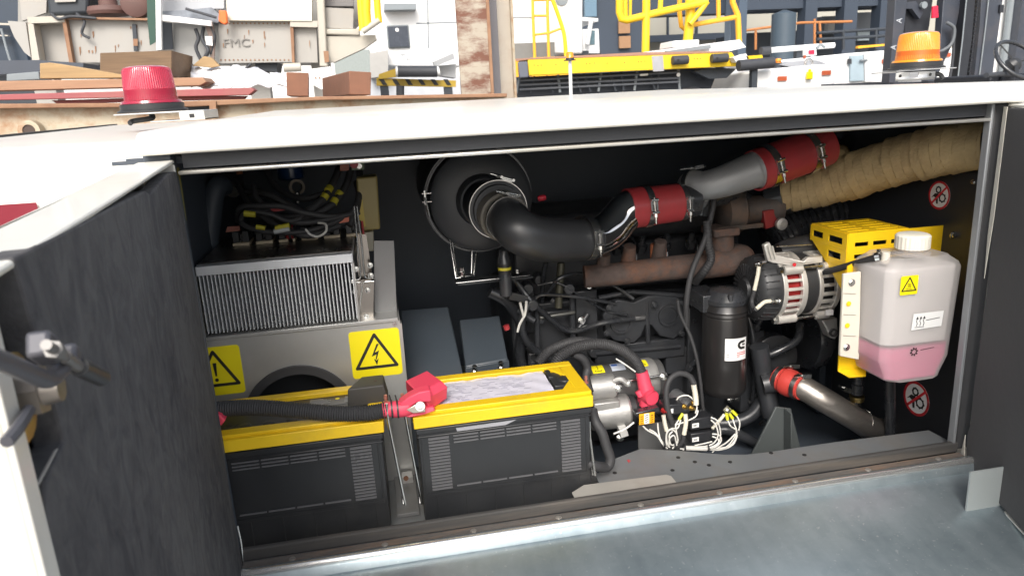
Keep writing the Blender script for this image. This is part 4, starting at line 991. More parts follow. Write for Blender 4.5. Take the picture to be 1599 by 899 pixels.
# cover plate with two round core plugs
b = MB(); pl = [(942, 492), (950, 474), (966, 468), (990, 472), (1012, 462), (1050, 460), (1068, 470), (1072, 492), (1068, 518), (1052, 530), (1030, 524), (1018, 508), (1008, 508), (1002, 524), (990, 536), (960, 532), (946, 520)]
q4s(b, pl, .468, .02); cp = b.build('cover_plate', BLOCK, t, bevel=.003)
for (x, y, r) in ((970, 503, .028), (1044, 492, .027)):
    b = MB(); c = P(x, y, .467); b.lathe(c, (0, -1, 0), [(-.002, r), (.006, r), (.006, r * .78), (.002, r * .74), (.002, .001)], 36); b.build('round_plug', BLOCK, cp)
for x, y in ((952, 480), (980, 532), (1022, 475), (1066, 473), (948, 520), (1064, 520), (908, 500), (905, 540), (1084, 500), (1086, 560), (830, 566), (880, 560), (1170, 540), (1178, 600), (845, 500), (1105, 470), (865, 470), (1180, 570), (1080, 620), (1172, 628), (1160, 650), (1190, 660)):
    b = MB(); b.bolt(P(x, y, .458 if 930 < x < 1070 else (.44 if x > 1150 else .475)), (0, -1, 0), .0065, .007); b.build('bolt', PLASTG if random.random() < .8 else ZINC, t)
b = MB(); A, B = P(842, 496, .462), P(898, 487, .462); b.bar(A, B, .010, .008); b.build('fuel_rail', mat('dull_grey_rail', (.13, .13, .12), .4, metal=.5), t, bevel=.003)
b = MB(); A, B = P(876, 410, .46), P(872, 480, .46); b.cyl(A, B, .009); b.build('dipstick_tube', mat('olive_rail', (.07, .068, .05), .45, metal=.3), t)
b = MB(); A = P(1001, 497, .452); b.box(A.x - .014, A.x + .014, .455, .475, A.z - .006, A.z + .004); b.build('oil_cooler_tab', mat('tab_grey', (.12, .12, .12), .3, metal=.4), t, bevel=.002)
# more pipework for depth: injector lines and harness
for i in range(5):
    x = 930 + i * 48; b = MB()
    b.tube([P(x, 385, .60), P(x + 4, 372, .58), P(x + 14, 378, .55), P(x + 16, 420, .53)], .0042, 8); b.build('injector_line', PLASTG, t)
for i in range(6):
    x = 925 + i * 38; b = MB(); c = P(x, 398 - i * 3, .52); b.hexb(c, (0, -.5, 1), .013, .02); b.lathe(c + V((0, -.005, .02)), (0, -.5, 1), [(0, .008), (.02, .007)], 12); b.build('injector_nut', PLASTG, t)
# smaller castings, unions and clips that crowd the block
random.seed(33)
for i in range(46):
    x, y = random.uniform(800, 1190), random.uniform(430, 660)
    if (925 < x < 1085 and 455 < y < 545): continue
    Y_ = random.uniform(.43, .49); c = P(x, y, Y_); k = random.choice(('casting_boss', 'pipe_union', 'bracket_tab', 'bolt'))
    b = MB()
    if k == 'casting_boss': b.lathe(c, (0, -1, 0), [(-.03, .016), (0, .014), (.004, .012), (.004, .006)], 18)
    elif k == 'pipe_union': d = V((random.uniform(-1, 1), -.3, random.uniform(-1, 1))).normalized(); b.cyl(c - d * .025, c + d * .025, .007); b.hexb(c - d * .008, d, .011, .014)
    elif k == 'bracket_tab': a = random.uniform(-.6, .6); b.obox(c, (.022 * math.cos(a), 0, .022 * math.sin(a)), (0, .004, 0), (-.009 * math.sin(a), 0, .009 * math.cos(a)))
    else: b.bolt(c, (0, -1, .2), .006, .008)
    b.build(k, BLOCK if k != 'bolt' or random.random() < .6 else ZINC, t, bevel=.001)
for i in range(5):
    x, y = random.uniform(790, 860), random.uniform(400, 560); b = MB()
    q = [P(x, y, .46)]
    for k in range(4): x += random.uniform(15, 60); y += random.uniform(-25, 45); q.append(P(x, y, random.uniform(.43, .47)))
    b.tube(q, random.choice((.003, .0045, .007)), 10); b.build('engine_pipe', PLASTG, t)
for (pts, r) in (([(1185, 540, .36), (1195, 600, .36), (1205, 650, .34)], .022), ([(1090, 640, .42), (1120, 660, .40), (1170, 650, .38), (1200, 610, .38)], .016), ([(1190, 600, .34), (1215, 595, .33), (1232, 598, .31)], .024), ([(1100, 690, .40), (1130, 670, .38), (1180, 690, .36)], .012)):
    b = MB(); b.tube([P(*p) for p in pts], r, 16); b.build('coolant_casting', BLOCK, t)
b = MB(); b.lathe(P(1210, 560, .42), (0, -1, 0), [(-.04, .06), (0, .062), (.004, .055), (.004, .03), (.016, .026)], 36); b.build('water_pump', BLOCK, t)
b = MB(); c = P(1250, 520, .46); b.lathe(c, (1, 0, 0), [(0, .09), (.01, .095), (.03, .095), (.04, .09)], 40); b.build('crank_pulley', PLASTG, t)
# exhaust manifold
b = MB(); b.tube([P(912, 432, .44), P(960, 428, .43), P(1050, 418, .42), P(1130, 410, .42)], lambda s: .026 + .003 * s, 28)
b.tube([P(1090, 414, .43), P(1140, 408, .42), P(1156, 404, .425), P(1150, 402, .47)], .034, 28)
man = b.build('exhaust_manifold', RUST, t)
for x, y in ((945, 420), (985, 408), (1033, 400)):
    b = MB(); c = P(x, y, .425); b.cyl(c + V((0, .02, -.01)), c + V((0, .005, .035)), .018, .014, seg=20); b.build('manifold_port', RUST, man)
for x, y in ((1023, 383), (1033, 388)):
    b = MB(); b.lathe(P(x, y, .45), UZ, [(-.03, .012), (0, .012), (.004, .010)], 16); b.build('rusty_stud', mat('orange_rust', (.3, .1, .045), .85, var=.3, vs=60, bump=.5), man)
b = MB(); c = P(1133, 385, .43)
b.tube([P(1130, 408, .43), P(1128, 385, .43), P(1127, 365, .43)], .027, 28); b.build('turbine_inlet', RUST, man)
b = MB(); A = P(1115, 364, .41); b.box(A.x - .006, A.x + .058, .395, .47, A.z - .008, A.z + .010); b.build('turbine_flange', RUST, man, bevel=.003)
TU = mat('turbo_iron', (.065, .055, .05), .6, metal=.3, var=.25, vs=30, bump=.4, dirt=.4, dcol=(.16, .09, .05), ds=18)
tb = None
b = MB(); c = P(1140, 330, .46); b.lathe(c + V((-.03, 0, 0)), UX, [(0, .03), (.01, .05), (.05, .052), (.062, .035), (.11, .033), (.13, .045), (.15, .045)], 40); tb = b.build('turbocharger', TU, t)
b = MB(); b.tube([P(1095, 330, .44), P(1105, 308, .43), P(1140, 303, .45), P(1165, 320, .48)], .028, 24); b.build('compressor_scroll', PLASTG, tb)
b = MB(); b.bar(P(1190, 351, .42), P(1120, 358, .42), .012, .010); b.build('support_bar', TU, tb)
b = MB(); q4s(b, [(1192, 330), (1212, 326), (1215, 352), (1196, 358)], .42, .02); b.build('red_bracket', mat('dark_red_bracket', (.22, .02, .02), .5), tb, bevel=.002)
b = MB(); c = P(1218, 349, .41); b.lathe(c, (0, -1, 0), [(0, .014), (.01, .014), (.012, .006), (.014, .006)], 20); b.build('pulley_bolt', CAST, tb)
# flexible black ducts behind the guard
t = thing('ribbed_air_duct', 'ribbed black flexible duct behind the wrapped pipe', 'duct', P(1300, 330, .6))
b = MB(); b.corr([P(1200, 372, .60), P(1240, 350, .60), P(1300, 332, .58), P(1370, 320, .56), P(1440, 330, .6)], .055, .017, .05, 28); b.build('duct', PLASTG, t, ang=60)
# hoses on the engine face
def hose(pts, r, name, label, m=RUBBER, cat='hose', corr=False, grp=None):
    b = MB()
    if corr: b.corr([P(*p) for p in pts], r, corr, .08, 14)
    else: b.tube([P(*p) for p in pts], r, 14)
    o = b.build(name, m, None, ang=60); settag(o, label, cat, grp); return o
hose([(1116, 300, .40), (1112, 330, .385), (1100, 375, .37), (1080, 425, .355), (1072, 470, .35), (1072, 510, .36)], .0065, 'drain_hose', 'thin black hose running down from the cast elbow past the manifold')
hose([(1104, 345, .38), (1106, 380, .37), (1110, 405, .37), (1098, 425, .38), (1085, 440, .42)], .0095, 'ribbed_drain_hose', 'short ribbed black hose in front of the rusty manifold', corr=.006)
hose([(1058, 468, .36), (1062, 490, .36), (1078, 525, .35), (1088, 560, .34), (1094, 600, .335), (1098, 640, .33), (1104, 700, .33)], .0042, 'engine_wire', 'long thin black wire left of the oil filter', cat='wire')
hose([(1160, 470, .42), (1175, 520, .40), (1178, 580, .40), (1176, 640, .41)], .006, 'filter_side_wire', 'black pipe passing down right of the oil filter', cat='pipe', m=PLASTG)
hose([(1180, 560, .40), (1215, 548, .38), (1245, 530, .38), (1250, 505, .40)], .010, 'coolant_pipe', 'black pipe curving up behind the alternator', cat='pipe', m=PLASTG)
hose([(835, 470, .45), (822, 480, .44), (815, 500, .44), (818, 525, .44), (835, 545, .45), (860, 560, .46)], .009, 'black_harness', 'bundle of black hose left of the engine block', m=PLASTG)
hose([(765, 455, .46), (785, 465, .46), (800, 480, .47), (815, 510, .48), (812, 560, .5), (830, 600, .5)], .014, 'oil_line', 'dark thick line left beside the engine block', m=PLASTG)
hose([(862, 380, .42), (850, 420, .46), (846, 470, .50)], .006, 'breather_line', 'thin line below the rubber elbow', m=PLASTG)
for i, (pts, r, lab) in enumerate((([(812, 472, .42), (816, 488, .42), (818, 495, .42)], .003, 'pale wire end above the loop left of the engine'), ([(822, 470, .42), (820, 490, .42), (812, 505, .42), (808, 518, .42)], .003, 'pale curved wire left of the engine block'), ([(790, 508, .40), (792, 514, .40)], .007, 'short red plug beside the blue grey box'))):
    hose(pts, r, 'pale_wire' if i < 2 else 'red_plug', lab, WIREW if i < 2 else REDSIL, 'wire' if i < 2 else 'plug')

# ================================================================== oil filter
c0, c1 = P(1133, 470, .34), P(1133, 612, .34); ct = V((c0.x, .34, c0.z))
h = c0.z - c1.z
t = thing('oil_filter', 'tall black oil filter canister with a white label', 'oil filter', (c1.x, .34, c1.z)); R_ = .0515
OF = mat('filter_black', (.018, .017, .017), .33, var=.12, vs=8, coat=.3)
b = MB(); b.lathe((c0.x, .34, c1.z), UZ, [(0, R_ * .6), (.003, R_ * .86), (.012, R_ * .97), (.02, R_), (h - .034, R_), (h - .030, R_ * .98), (h - .026, R_ * 1.01), (h - .02, R_ * .98), (h - .016, R_ * 1.01), (h - .01, R_ * .96), (h, R_ * .9)], 56); b.build('canister', OF, t)
b = MB(); b.lathe((c0.x, .34, c1.z + h - .002), UZ, [(0, R_ * .95), (.012, R_ * .96), (.02, R_ * .85), (.03, R_ * .7), (.034, R_ * .3)], 40); b.box(c0.x - .06, c0.x - .01, .33, .42, c1.z + h - .02, c1.z + h + .02); b.build('filter_head', PLASTG, t, bevel=.002)
for dx, dy in ((-.025, .012), (.0, .018), (.022, .01), (-.01, -.012)):
    b = MB(); b.hexb((c0.x + dx, .31 + dy, c1.z + h + .012), UZ, .006, .016); b.build('bolt', PLASTG, t)
# label wrapped on the can
zc = P(1144, 546, .29).z; hw, hh = .036, .0265; th0 = math.atan2(-1, .10)
def bend(x, y, l):
    a = th0 + x / R_; return V((c0.x + (R_ + .0004 + l) * math.cos(a), .34 + (R_ + .0004 + l) * math.sin(a), zc + y - .03 * x))
f = Flat((0, 0, 0), UX, UZ, .0004, bend=bend)
b = MB(); vs = []
for i in range(17):
    u0 = -hw * .78 + i * hw * 1.56 / 16; vs += [bend(u0, -hh, .0004), bend(u0, hh, .0004)]
b.add(vs, [(2*i, 2*i+2, 2*i+3, 2*i+1) for i in range(16)])
lb = b.build('label', PAPER, t, ang=80)
b = MB(); r = .009; cx, cy = .012, .010
def arc(r0, r1, a0, a1, n=12, sx=1.1):
    for i in range(n):
        p0, p1 = math.radians(a0 + (a1 - a0) * i / n), math.radians(a0 + (a1 - a0) * (i + 1) / n)
        f.poly(b, [(cx + r0 * sx * math.cos(p0), cy + r0 * math.sin(p0)), (cx + r1 * sx * math.cos(p0), cy + r1 * math.sin(p0)), (cx + r1 * sx * math.cos(p1), cy + r1 * math.sin(p1)), (cx + r0 * sx * math.cos(p1), cy + r0 * math.sin(p1))], .0006)
arc(.0048, .0105, 55, 305, 16)
f.poly(b, [(cx, cy + .0104), (cx + .0095, cy + .0104), (cx + .0095, cy + .0055), (cx + .003, cy + .0045)], .0006)
f.poly(b, [(cx, cy - .0104), (cx + .0095, cy - .0104), (cx + .0095, cy - .0055), (cx + .003, cy - .0045)], .0006)
f.poly(b, [(cx + .001, cy - .001), (cx + .0095, cy - .001), (cx + .0095, cy + .002), (cx + .001, cy + .002)], .0006)
b.build('emblem', INK, lb)
b = MB(); 
for k in range(3): f.stroke(b, [(-.0005, -.008 - k * .0045), (.012, -.008 - k * .0045), (.024, -.008 - k * .0045)] if k < 2 else [(-.0005, -.008 - k * .0045), (.006, -.008 - k * .0045)], .0016, .0006)
b.build('red_print', REDINK, lb)
b = MB()
for k in range(2): f.stroke(b, [(-.024, -.012 - k * .004), (-.018, -.012 - k * .004)], .002, .0006)
b.build('small_print', mat('grey_print', (.4, .4, .4), .5), lb)

# ================================================================== starter motor
ax = UX
t = thing('starter_motor', 'cast aluminium starter motor with yellow stickers behind the right battery', 'starter motor', P(975, 640, .33))
A = P(918, 600, .34); B = P(1032, 592, .34)
A.z = B.z = (A.z + B.z) / 2
b = MB(); b.lathe(A, UX, [(0, .046), (.0, .048), (B.x - A.x - .03, .048), (B.x - A.x - .028, .0445), (B.x - A.x - .004, .044), (B.x - A.x, .038)], 40); b.build('motor_body', mat('starter_black_grey', (.10, .10, .10), .35, metal=.3, var=.1), t)
b = MB(); b.lathe(A + V((.105, 0, 0)), UX, [(0, .049), (.045, .0495), (.052, .046)], 40); b.build('end_cap', CAST, t, bevel=.001)
b = MB(); a, c = P(916, 604, .285), P(1034, 586, .285); b.cyl(a, c, .0028); b.hexb(c, c - a, .006, .01); b.build('through_bolt', ZINC, t)
A2, B2 = P(920, 606, .29), P(957, 604, .29)
b = MB(); b.lathe(V((A2.x, .29, A2.z)), UX, [(0, .027), (B2.x - A2.x, .027), (B2.x - A2.x + .004, .022)], 32); b.build('solenoid_nose', CAST, t, bevel=.001)
A3, B3 = P(922, 647, .285), P(978, 640, .285)
b = MB(); b.lathe(V((A3.x, .285, A3.z)), UX, [(0, .036), (B3.x - A3.x - .01, .038), (B3.x - A3.x, .038), (B3.x - A3.x + .004, .034)], 40); b.obox(V((A3.x + .03, .285, A3.z + .02)), (.03, 0, 0), (0, .03, 0), (0, 0, .018)); b.build('solenoid_body', CAST, t, bevel=.003)
b = MB(); b.lathe(V((B3.x + .003, .285, A3.z)), UX, [(0, .0345), (.012, .034), (.018, .028), (.035, .024), (.04, .018)], 28); b.build('solenoid_cap', PLAST, t)
b = MB(); q4s(b, [(966, 668), (977, 664), (982, 680), (970, 684)], .245, .02); b.build('white_lug', mat('pale_lug', (.5, .5, .48), .4), t, bevel=.001)
for x, y in ((981, 598), (966, 606), (990, 646), (968, 683), (1036, 588)):
    b = MB(); b.bolt(P(x, y, .262), (-.0, -1, .2), .006, .008); b.build('bolt', ZINC, t)
b = MB(); b.tube([P(958, 594, .27), P(970, 592, .265), P(980, 600, .262)], .006, 10); b.build('lever_arm', CAST, t)
MY = .0
def cyl_sticker(x, y, w, h, m, name, parent, axis_c, R, tri=False):
    # curved sticker on a cylinder lying along X
    c = P(x, y, axis_c.y - R); zrel = c.z - axis_c.z; a0 = math.asin(max(-.95, min(.95, zrel / R)))
    def bend(xx, yy, l): a = a0 + yy / R; return V((c.x + xx, axis_c.y - (R + .0005 + l) * math.cos(a), axis_c.z + (R + .0005 + l) * math.sin(a)))
    f = Flat((0, 0, 0), UX, UZ, .0004, bend=bend); b = MB()
    for k in range(5): y0 = -h/2 + h * k / 5; f.poly(b, [(-w/2, y0), (w/2, y0), (w/2, y0 + h/5), (-w/2, y0 + h/5)], 0)
    o = b.build(name, m, parent, ang=80); b = MB()
    if tri: f.stroke(b, [(-w*.3, -h*.32), (w*.3, -h*.32), (0, h*.36)], w*.05, .0005, True); f.stroke(b, [(0, -h*.12), (0, h*.1)], w*.05, .0005); b.build('triangle_symbol', INK, o)
    return o, f
cyl_sticker(940, 574, .028, .026, STICK, 'yellow_sticker', t, A, .048, True)
o, f = cyl_sticker(972, 573, .032, .024, mat('blue_white_label', (.5, .55, .65), .4), 'rating_plate', t, A, .048)
b = MB(); f.rect(b, -.014, .002, .0, .009, .0005); b.build('blue_block', mat('blue_ink', (.05, .12, .4), .4), o)
b = MB()
for k in range(3): f.stroke(b, [(-.013, -.003 - k * .003), (.012, -.003 - k * .003)], .0008, .0005)
b.build('fine_print', mat('grey_print', (.4, .4, .4), .5), o)
cyl_sticker(1010, 564, .026, .022, STICK, 'yellow_sticker', t, A, .0495, True)
# red cable boot
t = thing('starter_cable', 'thick ribbed black cable arching over to a red boot on the starter', 'cable', P(1010, 630, .27))
b = MB(); b.corr([P(862, 580, .27), P(876, 556, .27), P(905, 541, .275), (P(940, 537, .28)), P(970, 546, .28), P(992, 563, .275), P(1003, 585, .268)], .0115, .0042, .07, 16); b.build('ribbed_conduit', RUBBER, t)
b = MB(); b.tube([P(1002, 580, .268), P(1006, 598, .264), P(1010, 612, .26)], lambda s: .0135 + .003 * s, 20); b.tube([P(1009, 606, .262), P(1012, 622, .258), P(1010, 634, .258)], .017, 20)
b.tube([P(1006, 622, .275), P(1016, 620, .245), P(1019, 621, .238)], .0165, 24)
b.build('red_boot', PINKR, t)
b = MB(); b.tube([P(996, 610, .262), P(1001, 618, .258)], .0075, 14, spline=False); b.build('boot_lip', PINKR, t)
hose([(840, 568, .29), (858, 548, .30), (885, 536, .31), (905, 533, .32), (925, 536, .33)], .0105, 'ribbed_cable', 'second ribbed black cable behind the arched starter cable', corr=.0042, cat='cable')
hose([(895, 552, .28), (910, 560, .28), (917, 575, .28), (915, 590, .27), (921, 612, .25)], .009, 'smooth_black_cable', 'smooth black cable curling down at the right end of the battery', cat='cable')
hose([(925, 640, .12), (930, 658, .10), (940, 675, .09), (947, 697, .085), (953, 717, .08), (946, 729, .075), (925, 725, .06), (905, 715, .09)], .0098, 'taped_black_cable', 'taped black cable hanging at the right end of the right battery', cat='cable')
hose([(958, 677, .2), (975, 670, .2), (990, 659, .2)], .0022, 'white_stub_wire', 'single white wire left of the orange label', WIREW, 'wire')
hose([(962, 560, .275), (975, 568, .262), (992, 580, .26)], .0018, 'white_starter_wire', 'thin white wire lying over the starter body', WIREW, 'wire')

# ================================================================== relays and white wiring
t = thing('relay_bracket', 'dark steel bracket carrying relays with white labels below the starter', 'bracket', P(1050, 700, .2))
b = MB(); q4s(b, [(997, 664), (1080, 652), (1080, 704), (997, 702)], .235, .004); b.build('back_plate', mat('bracket_dark_zinc', (.14, .14, .14), .4, metal=.4, var=.1), t)
b = MB(); q4s(b, [(992, 645), (1030, 636), (1031, 643), (996, 653)], .21, .02); b.build('black_block', PLASTG, t, bevel=.002)
f_c = P(1010, 653, .20); f = Flat(f_c, V((1, 0, .02)), UZ, .0006); b = MB(); f.rect(b, -.017, -.0125, .017, .0125, -.0006); ol = b.build('orange_label', mat('orange_label', (.85, .4, .01), .5), t)
b = MB(); f.rect(b, -.006, -.0115, .005, .0115, .0003); b.build('white_band', PAPER, ol)
b = MB()
for k in range(4): f.stroke(b, [(-.004, -.008 + k * .005), (.003, -.006 + k * .005)], .001, .0012)
for k in range(4): f.stroke(b, [(.009, -.009 + k * .005), (.014, -.008 + k * .005)], .001, .0012); f.stroke(b, [(-.014, -.009 + k * .005), (-.009, -.008 + k * .005)], .001, .0012)
b.build('print', INK, ol)
RL = mat('relay_case', (.02, .021, .024), .35, var=.1)
for i, (x, y, w_, h_, tx) in enumerate(((1088, 662, .034, .026, '087'), (1088, 684, .034, .024, '300'), (1048, 640, .026, .024, 'B'))):
    c = P(x, y, .19); b = MB(); b.box(c.x - .014, c.x + w_, .19, .225, c.z - h_ / 2, c.z + h_ / 2); r_ = b.build('relay', RL, t, bevel=.002)
    b = MB(); f = Flat(V((c.x - .003, .1896, c.z - .002)), V((1, 0, .02)), UZ, .0004); f.rect(b, -.0075, -.005, .0075, .005); lb = b.build('relay_label', PAPER, r_)
    b = MB(); f.text(b, tx, -.0055 if len(tx) > 1 else -.002, -.0025, .0065, .0004); b.build('lettering', INK, lb)
c0_, c1_ = P(1052, 618, .27), P(1072, 624, .22)
t = thing('stop_solenoid', 'grey ribbed solenoid with brass terminals right of the red boot', 'solenoid', P(1062, 625, .24))
b = MB(); d = V((.02, -.05, -.01)); b.lathe(c0_, d, [(0, .019), (.03, .019), (.031, .017), (.034, .019), (.045, .019), (.05, .012)], 28); b.build('solenoid_case', mat('solenoid_grey', (.16, .165, .17), .35, metal=.4), t)
for x, y in ((1067, 634), (1082, 628), (1078, 636), (1035, 640)):
    b = MB(); c = P(x, y, .2); b.lathe(c, (.3, -1, .1), [(0, .006), (.004, .006), (.004, .003), (.014, .003)], 12); b.lathe(c + V((.001, -.004, 0)), (.3, -1, .1), [(0, .005), (.004, .005)], 6); b.build('terminal_nut', BRASS if x > 1060 else COPPER, t)
hose([(1050, 662, .19), (1043, 640, .19), (1040, 612, .195), (1046, 592, .20), (1060, 583, .205), (1076, 587, .205), (1084, 600, .20)], .0062, 'loop_cable', 'black cable looping round the grey solenoid', cat='cable')
def sleeve(pts, r, lab): return hose(pts, r, 'cream_sleeve', lab, CREAMS, 'cable sleeve')
sleeve([(1083, 600, .20), (1086, 618, .195), (1087, 632, .19)], .0058, 'upright cream sleeve on the end of the looping cable')
sleeve([(1070, 646, .185), (1071, 660, .18), (1068, 678, .178)], .0048, 'cream sleeve hanging between the relays and the solenoid')
sleeve([(1036, 648, .18), (1038, 660, .178), (1041, 672, .176)], .0044, 'cream sleeve beside the orange label')
sleeve([(1131, 647, .2), (1121, 659, .195), (1112, 669, .19)], .0036, 'slanting cream sleeve right of the relays')
hose([(1067, 678, .178), (1066, 688, .18), (1058, 698, .185)], .005, 'black_tail_cable', 'short black tail under the hanging cream sleeve', cat='cable')
t = thing('ground_terminal', 'ring terminals stacked on one bolt right of the relays', 'terminal', P(1136, 641, .2))
b = MB(); q4s(b, [(1129, 640), (1136, 633), (1144, 640), (1136, 648)], .205, .002); b.build('ring_lug', mat('tinned_dull', (.3, .29, .24), .4, metal=.7), t)
b = MB(); b.bolt(P(1137, 641, .204), (0, -1, 0), .005, .005); b.build('bolt', ZINC, t)
YC = mat('yellow_crimp', (.6, .6, .03), .4)
for i, (a, c) in enumerate((((1134, 645), (1136, 655)), ((1139, 646), (1144, 653)), ((1143, 641), (1150, 648)))):
    b = MB(); b.tube([P(*a, .198), P(*c, .196)], .0034, 10, spline=False); b.build('yellow_crimp', YC, t)
b = MB(); b.tube([P(1066, 645, .186), P(1060, 655, .184)], .0032, 10, spline=False); b.build('yellow_crimp', YC, t)
t = thing('white_wire_loom', 'bundle of thin white wires looping between relays and terminals', 'wires', P(1080, 700, .17))
WL = [[(1136, 655, .196), (1141, 665, .19), (1150, 672, .188), (1148, 686, .186), (1136, 697, .184), (1110, 700, .182)],
 [(1144, 653, .196), (1147, 663, .19), (1150, 672, .187), (1146, 684, .185), (1130, 699, .18), (1098, 698, .18)],
 [(1150, 648, .196), (1155, 660, .19), (1152, 676, .188), (1144, 694, .184), (1122, 702, .18), (1090, 699, .178)],
 [(1110, 651, .18), (1120, 657, .176), (1125, 675, .174), (1122, 690, .175), (1108, 698, .176), (1080, 697, .176)],
 [(1110, 655, .18), (1118, 664, .176), (1121, 680, .174), (1112, 693, .175), (1090, 698, .175), (1070, 699, .175)],
 [(1112, 677, .18), (1123, 679, .176), (1126, 688, .175), (1115, 698, .175), (1085, 702, .174), (1062, 700, .174)],
 [(1112, 681, .18), (1121, 685, .176), (1120, 693, .175), (1100, 700, .174), (1066, 702, .173)],
 [(1148, 677, .186), (1135, 690, .185), (1120, 699, .184), (1112, 706, .182)],
 [(1112, 689, .18), (1100, 692, .178), (1085, 695, .176)],
 [(1004, 665, .2), (1012, 672, .19), (1026, 680, .185), (1034, 692, .18), (1042, 700, .176)],
 [(1014, 670, .19), (1024, 676, .186), (1035, 690, .18), (1046, 698, .175)],
 [(1027, 660, .195), (1028, 672, .19), (1031, 684, .184), (1038, 698, .178)],
 [(1060, 655, .184), (1055, 664, .18), (1057, 678, .176), (1058, 690, .174), (1050, 700, .172)],
 [(1063, 655, .184), (1058, 668, .18), (1048, 669, .176), (1041, 678, .174), (1042, 694, .174)],
 [(1040, 694, .172), (1041, 676, .17), (1048, 670, .17), (1056, 676, .17), (1058, 690, .172), (1048, 694, .172), (1045, 680, .17), (1050, 673, .17)],
 [(1044, 697, .172), (1046, 684, .168), (1053, 680, .168), (1057, 695, .17)],
 [(1090, 640, .19), (1086, 650, .186), (1070, 658, .184), (1054, 663, .182)],
 [(1053, 631, .215), (1060, 620, .21), (1072, 617, .206), (1081, 622, .2), (1088, 634, .19), (1086, 645, .188)]]
for i, pts in enumerate(WL):
    b = MB(); b.tube([P(*p) for p in pts], .0016, 8); b.build('wire', WIREW, t)
for x, y, r in ((1068, 700, .0068), (1105, 700, .006), (1036, 694, .008), (1052, 696, .008), (1152, 676, .004)):
    b = MB(); b.ring(P(x, y - 1, .175 if x < 1140 else .188), V((1, 0, -.1)), r * .8, r * 1.25, .003, 18); b.build('cable_tie', PLAST, t)
b = MB(); b.tube([P(1070, 699, .1755), P(1104, 700, .178)], .0052, 12, spline=False); b.build('wire_wrap', WIREW, t)

# ================================================================== alternator
ya = .33
A, B = P(1166, 450, ya), P(1280, 439, ya); cz_ = (A.z + B.z) / 2; Lx = B.x - A.x
t = thing('alternator', 'alternator with black rear cover and slotted aluminium housing', 'alternator', (A.x, ya, cz_ - .08))
def AX(x): return V((A.x + x * Lx, ya, cz_))
b = MB(); b.lathe(AX(-.02), UX, [(0, .02), (.003, .056), (.012, .069), (.020, .073), (.052, .0745), (.056, .070)], 48); b.build('rear_cover', PLAST, t, bevel=.001)
# ridges on the rear cover
b = MB()
for i in range(30):
    a = 2 * PI * i / 30; d = V((0, math.cos(a), math.sin(a)))
    b.bar(AX(-.02) + UX * .0015 + d * .030, AX(-.02) + UX * .0015 + d * .057, .003, .004); b.bar(AX(-.02) + UX * .014 + d * .0705, AX(-.02) + UX * .045 + d * .0755, .003, .003)
b.lathe(AX(-.02) - UX * .006, UX, [(0, .022), (.008, .026)], 28)
b.build('cover_ribs', PLAST, t)
AL = mat('alternator_casting', (.62, .6, .56), .42, metal=.55, var=.1, vs=50, bump=.25, bs=130)
def slotted(xa, xb, r, n, name):
    # cage: rims joined by bars leaving open slots
    b = MB(); xa_, xb_ = A.x + xa * Lx, A.x + xb * Lx; w = xb_ - xa_
    b.ring((xa_ + w * .09, ya, cz_), UX, r - .010, r, w * .18, 72); b.ring((xb_ - w * .11, ya, cz_), UX, r - .010, r + .001, w * .22, 72)
    for i in range(n):
        a = 2 * PI * (i + .5) / n; d = V((0, math.cos(a), math.sin(a))); tg = V((0, -math.sin(a), math.cos(a)))
        b.obox(V(((xa_ + xb_) / 2, ya, cz_)) + d * (r - .0042), (w * .34, 0, 0), d * .004, tg * .0035)
    return b.build(name, AL, t, bevel=.001)
slotted(.27, .58, .076, 24, 'rear_housing'); slotted(.75, 1.03, .074, 22, 'front_housing')
b = MB(); b.lathe(AX(.30), UX, [(0, .062), (.25 * Lx, .062)], 40); b.build('winding', COPPER, t)
b = MB(); b.lathe(AX(.76), UX, [(0, .060), (.24 * Lx, .060)], 40); b.build('fan_core', INK, t)
b = MB(); b.lathe(AX(.575), UX, [(0, .070), (.185 * Lx, .070)], 64); b.build('stator_ring', PLAST, t)
for a_ in (-62, -12, 62, 130):
    pass
for ang_, nm in ((235, 1), (140, 1), (205, 0)):
    a = math.radians(ang_); d = V((0, math.cos(a), math.sin(a)))
    if not nm: continue
    b = MB(); b.cyl(AX(.34) + d * .083, AX(.86) + d * .083, .0035, seg=10); b.build('long_bolt', ZINC, t)
    b = MB(); b.cyl(AX(.28) + d * .080, AX(.52) + d * .080, .011, seg=20); lg = b.build('bolt_lug', AL, t)
    b = MB(); b.cyl(AX(.80) + d * .080, AX(.97) + d * .080, .010, seg=20); b.build('bolt_lug', AL, t)
    b = MB(); b.hexb(AX(.22) + d * .083, UX, .0075, .008); b.build('bolt_head', ZINC, lg)
c = P(1294, 487, .27); b = MB(); f = Flat(c, UX, UZ, .006); f.rect(b, -.008, -.006, .008, .006, 0, .001); b.build('white_tag', PAPER, t)
b = MB(); q4s(b, [(1283, 500), (1308, 496), (1309, 524), (1304, 530), (1296, 527), (1290, 512)], .30, .03); b.build('lower_lug', CAST, t, bevel=.003)
b = MB(); b.ring(P(1301, 519, .298), UY, .0055, .010, .006, 20); b.build('lug_bush', mat('dark_bush', (.08, .08, .08), .4, metal=.5), t)
b = MB(); b.prism([P(1193, 383, .29), P(1202, 378, .29), P(1212, 398, .29), P(1255, 408, .27), P(1262, 402, .27), P(1285, 400, .27), P(1285, 410, .27), P(1240, 416, .27), P(1206, 410, .29), P(1199, 408, .29)], V((0, .012, 0))); b.build('top_bracket', AL, t, bevel=.002)
for x in (1200, 1206): 
    b = MB(); b.tube([P(x, 384, .285), P(x + 5, 404, .285)], .002, 8, spline=False); b.build('bracket_rib', AL, t)
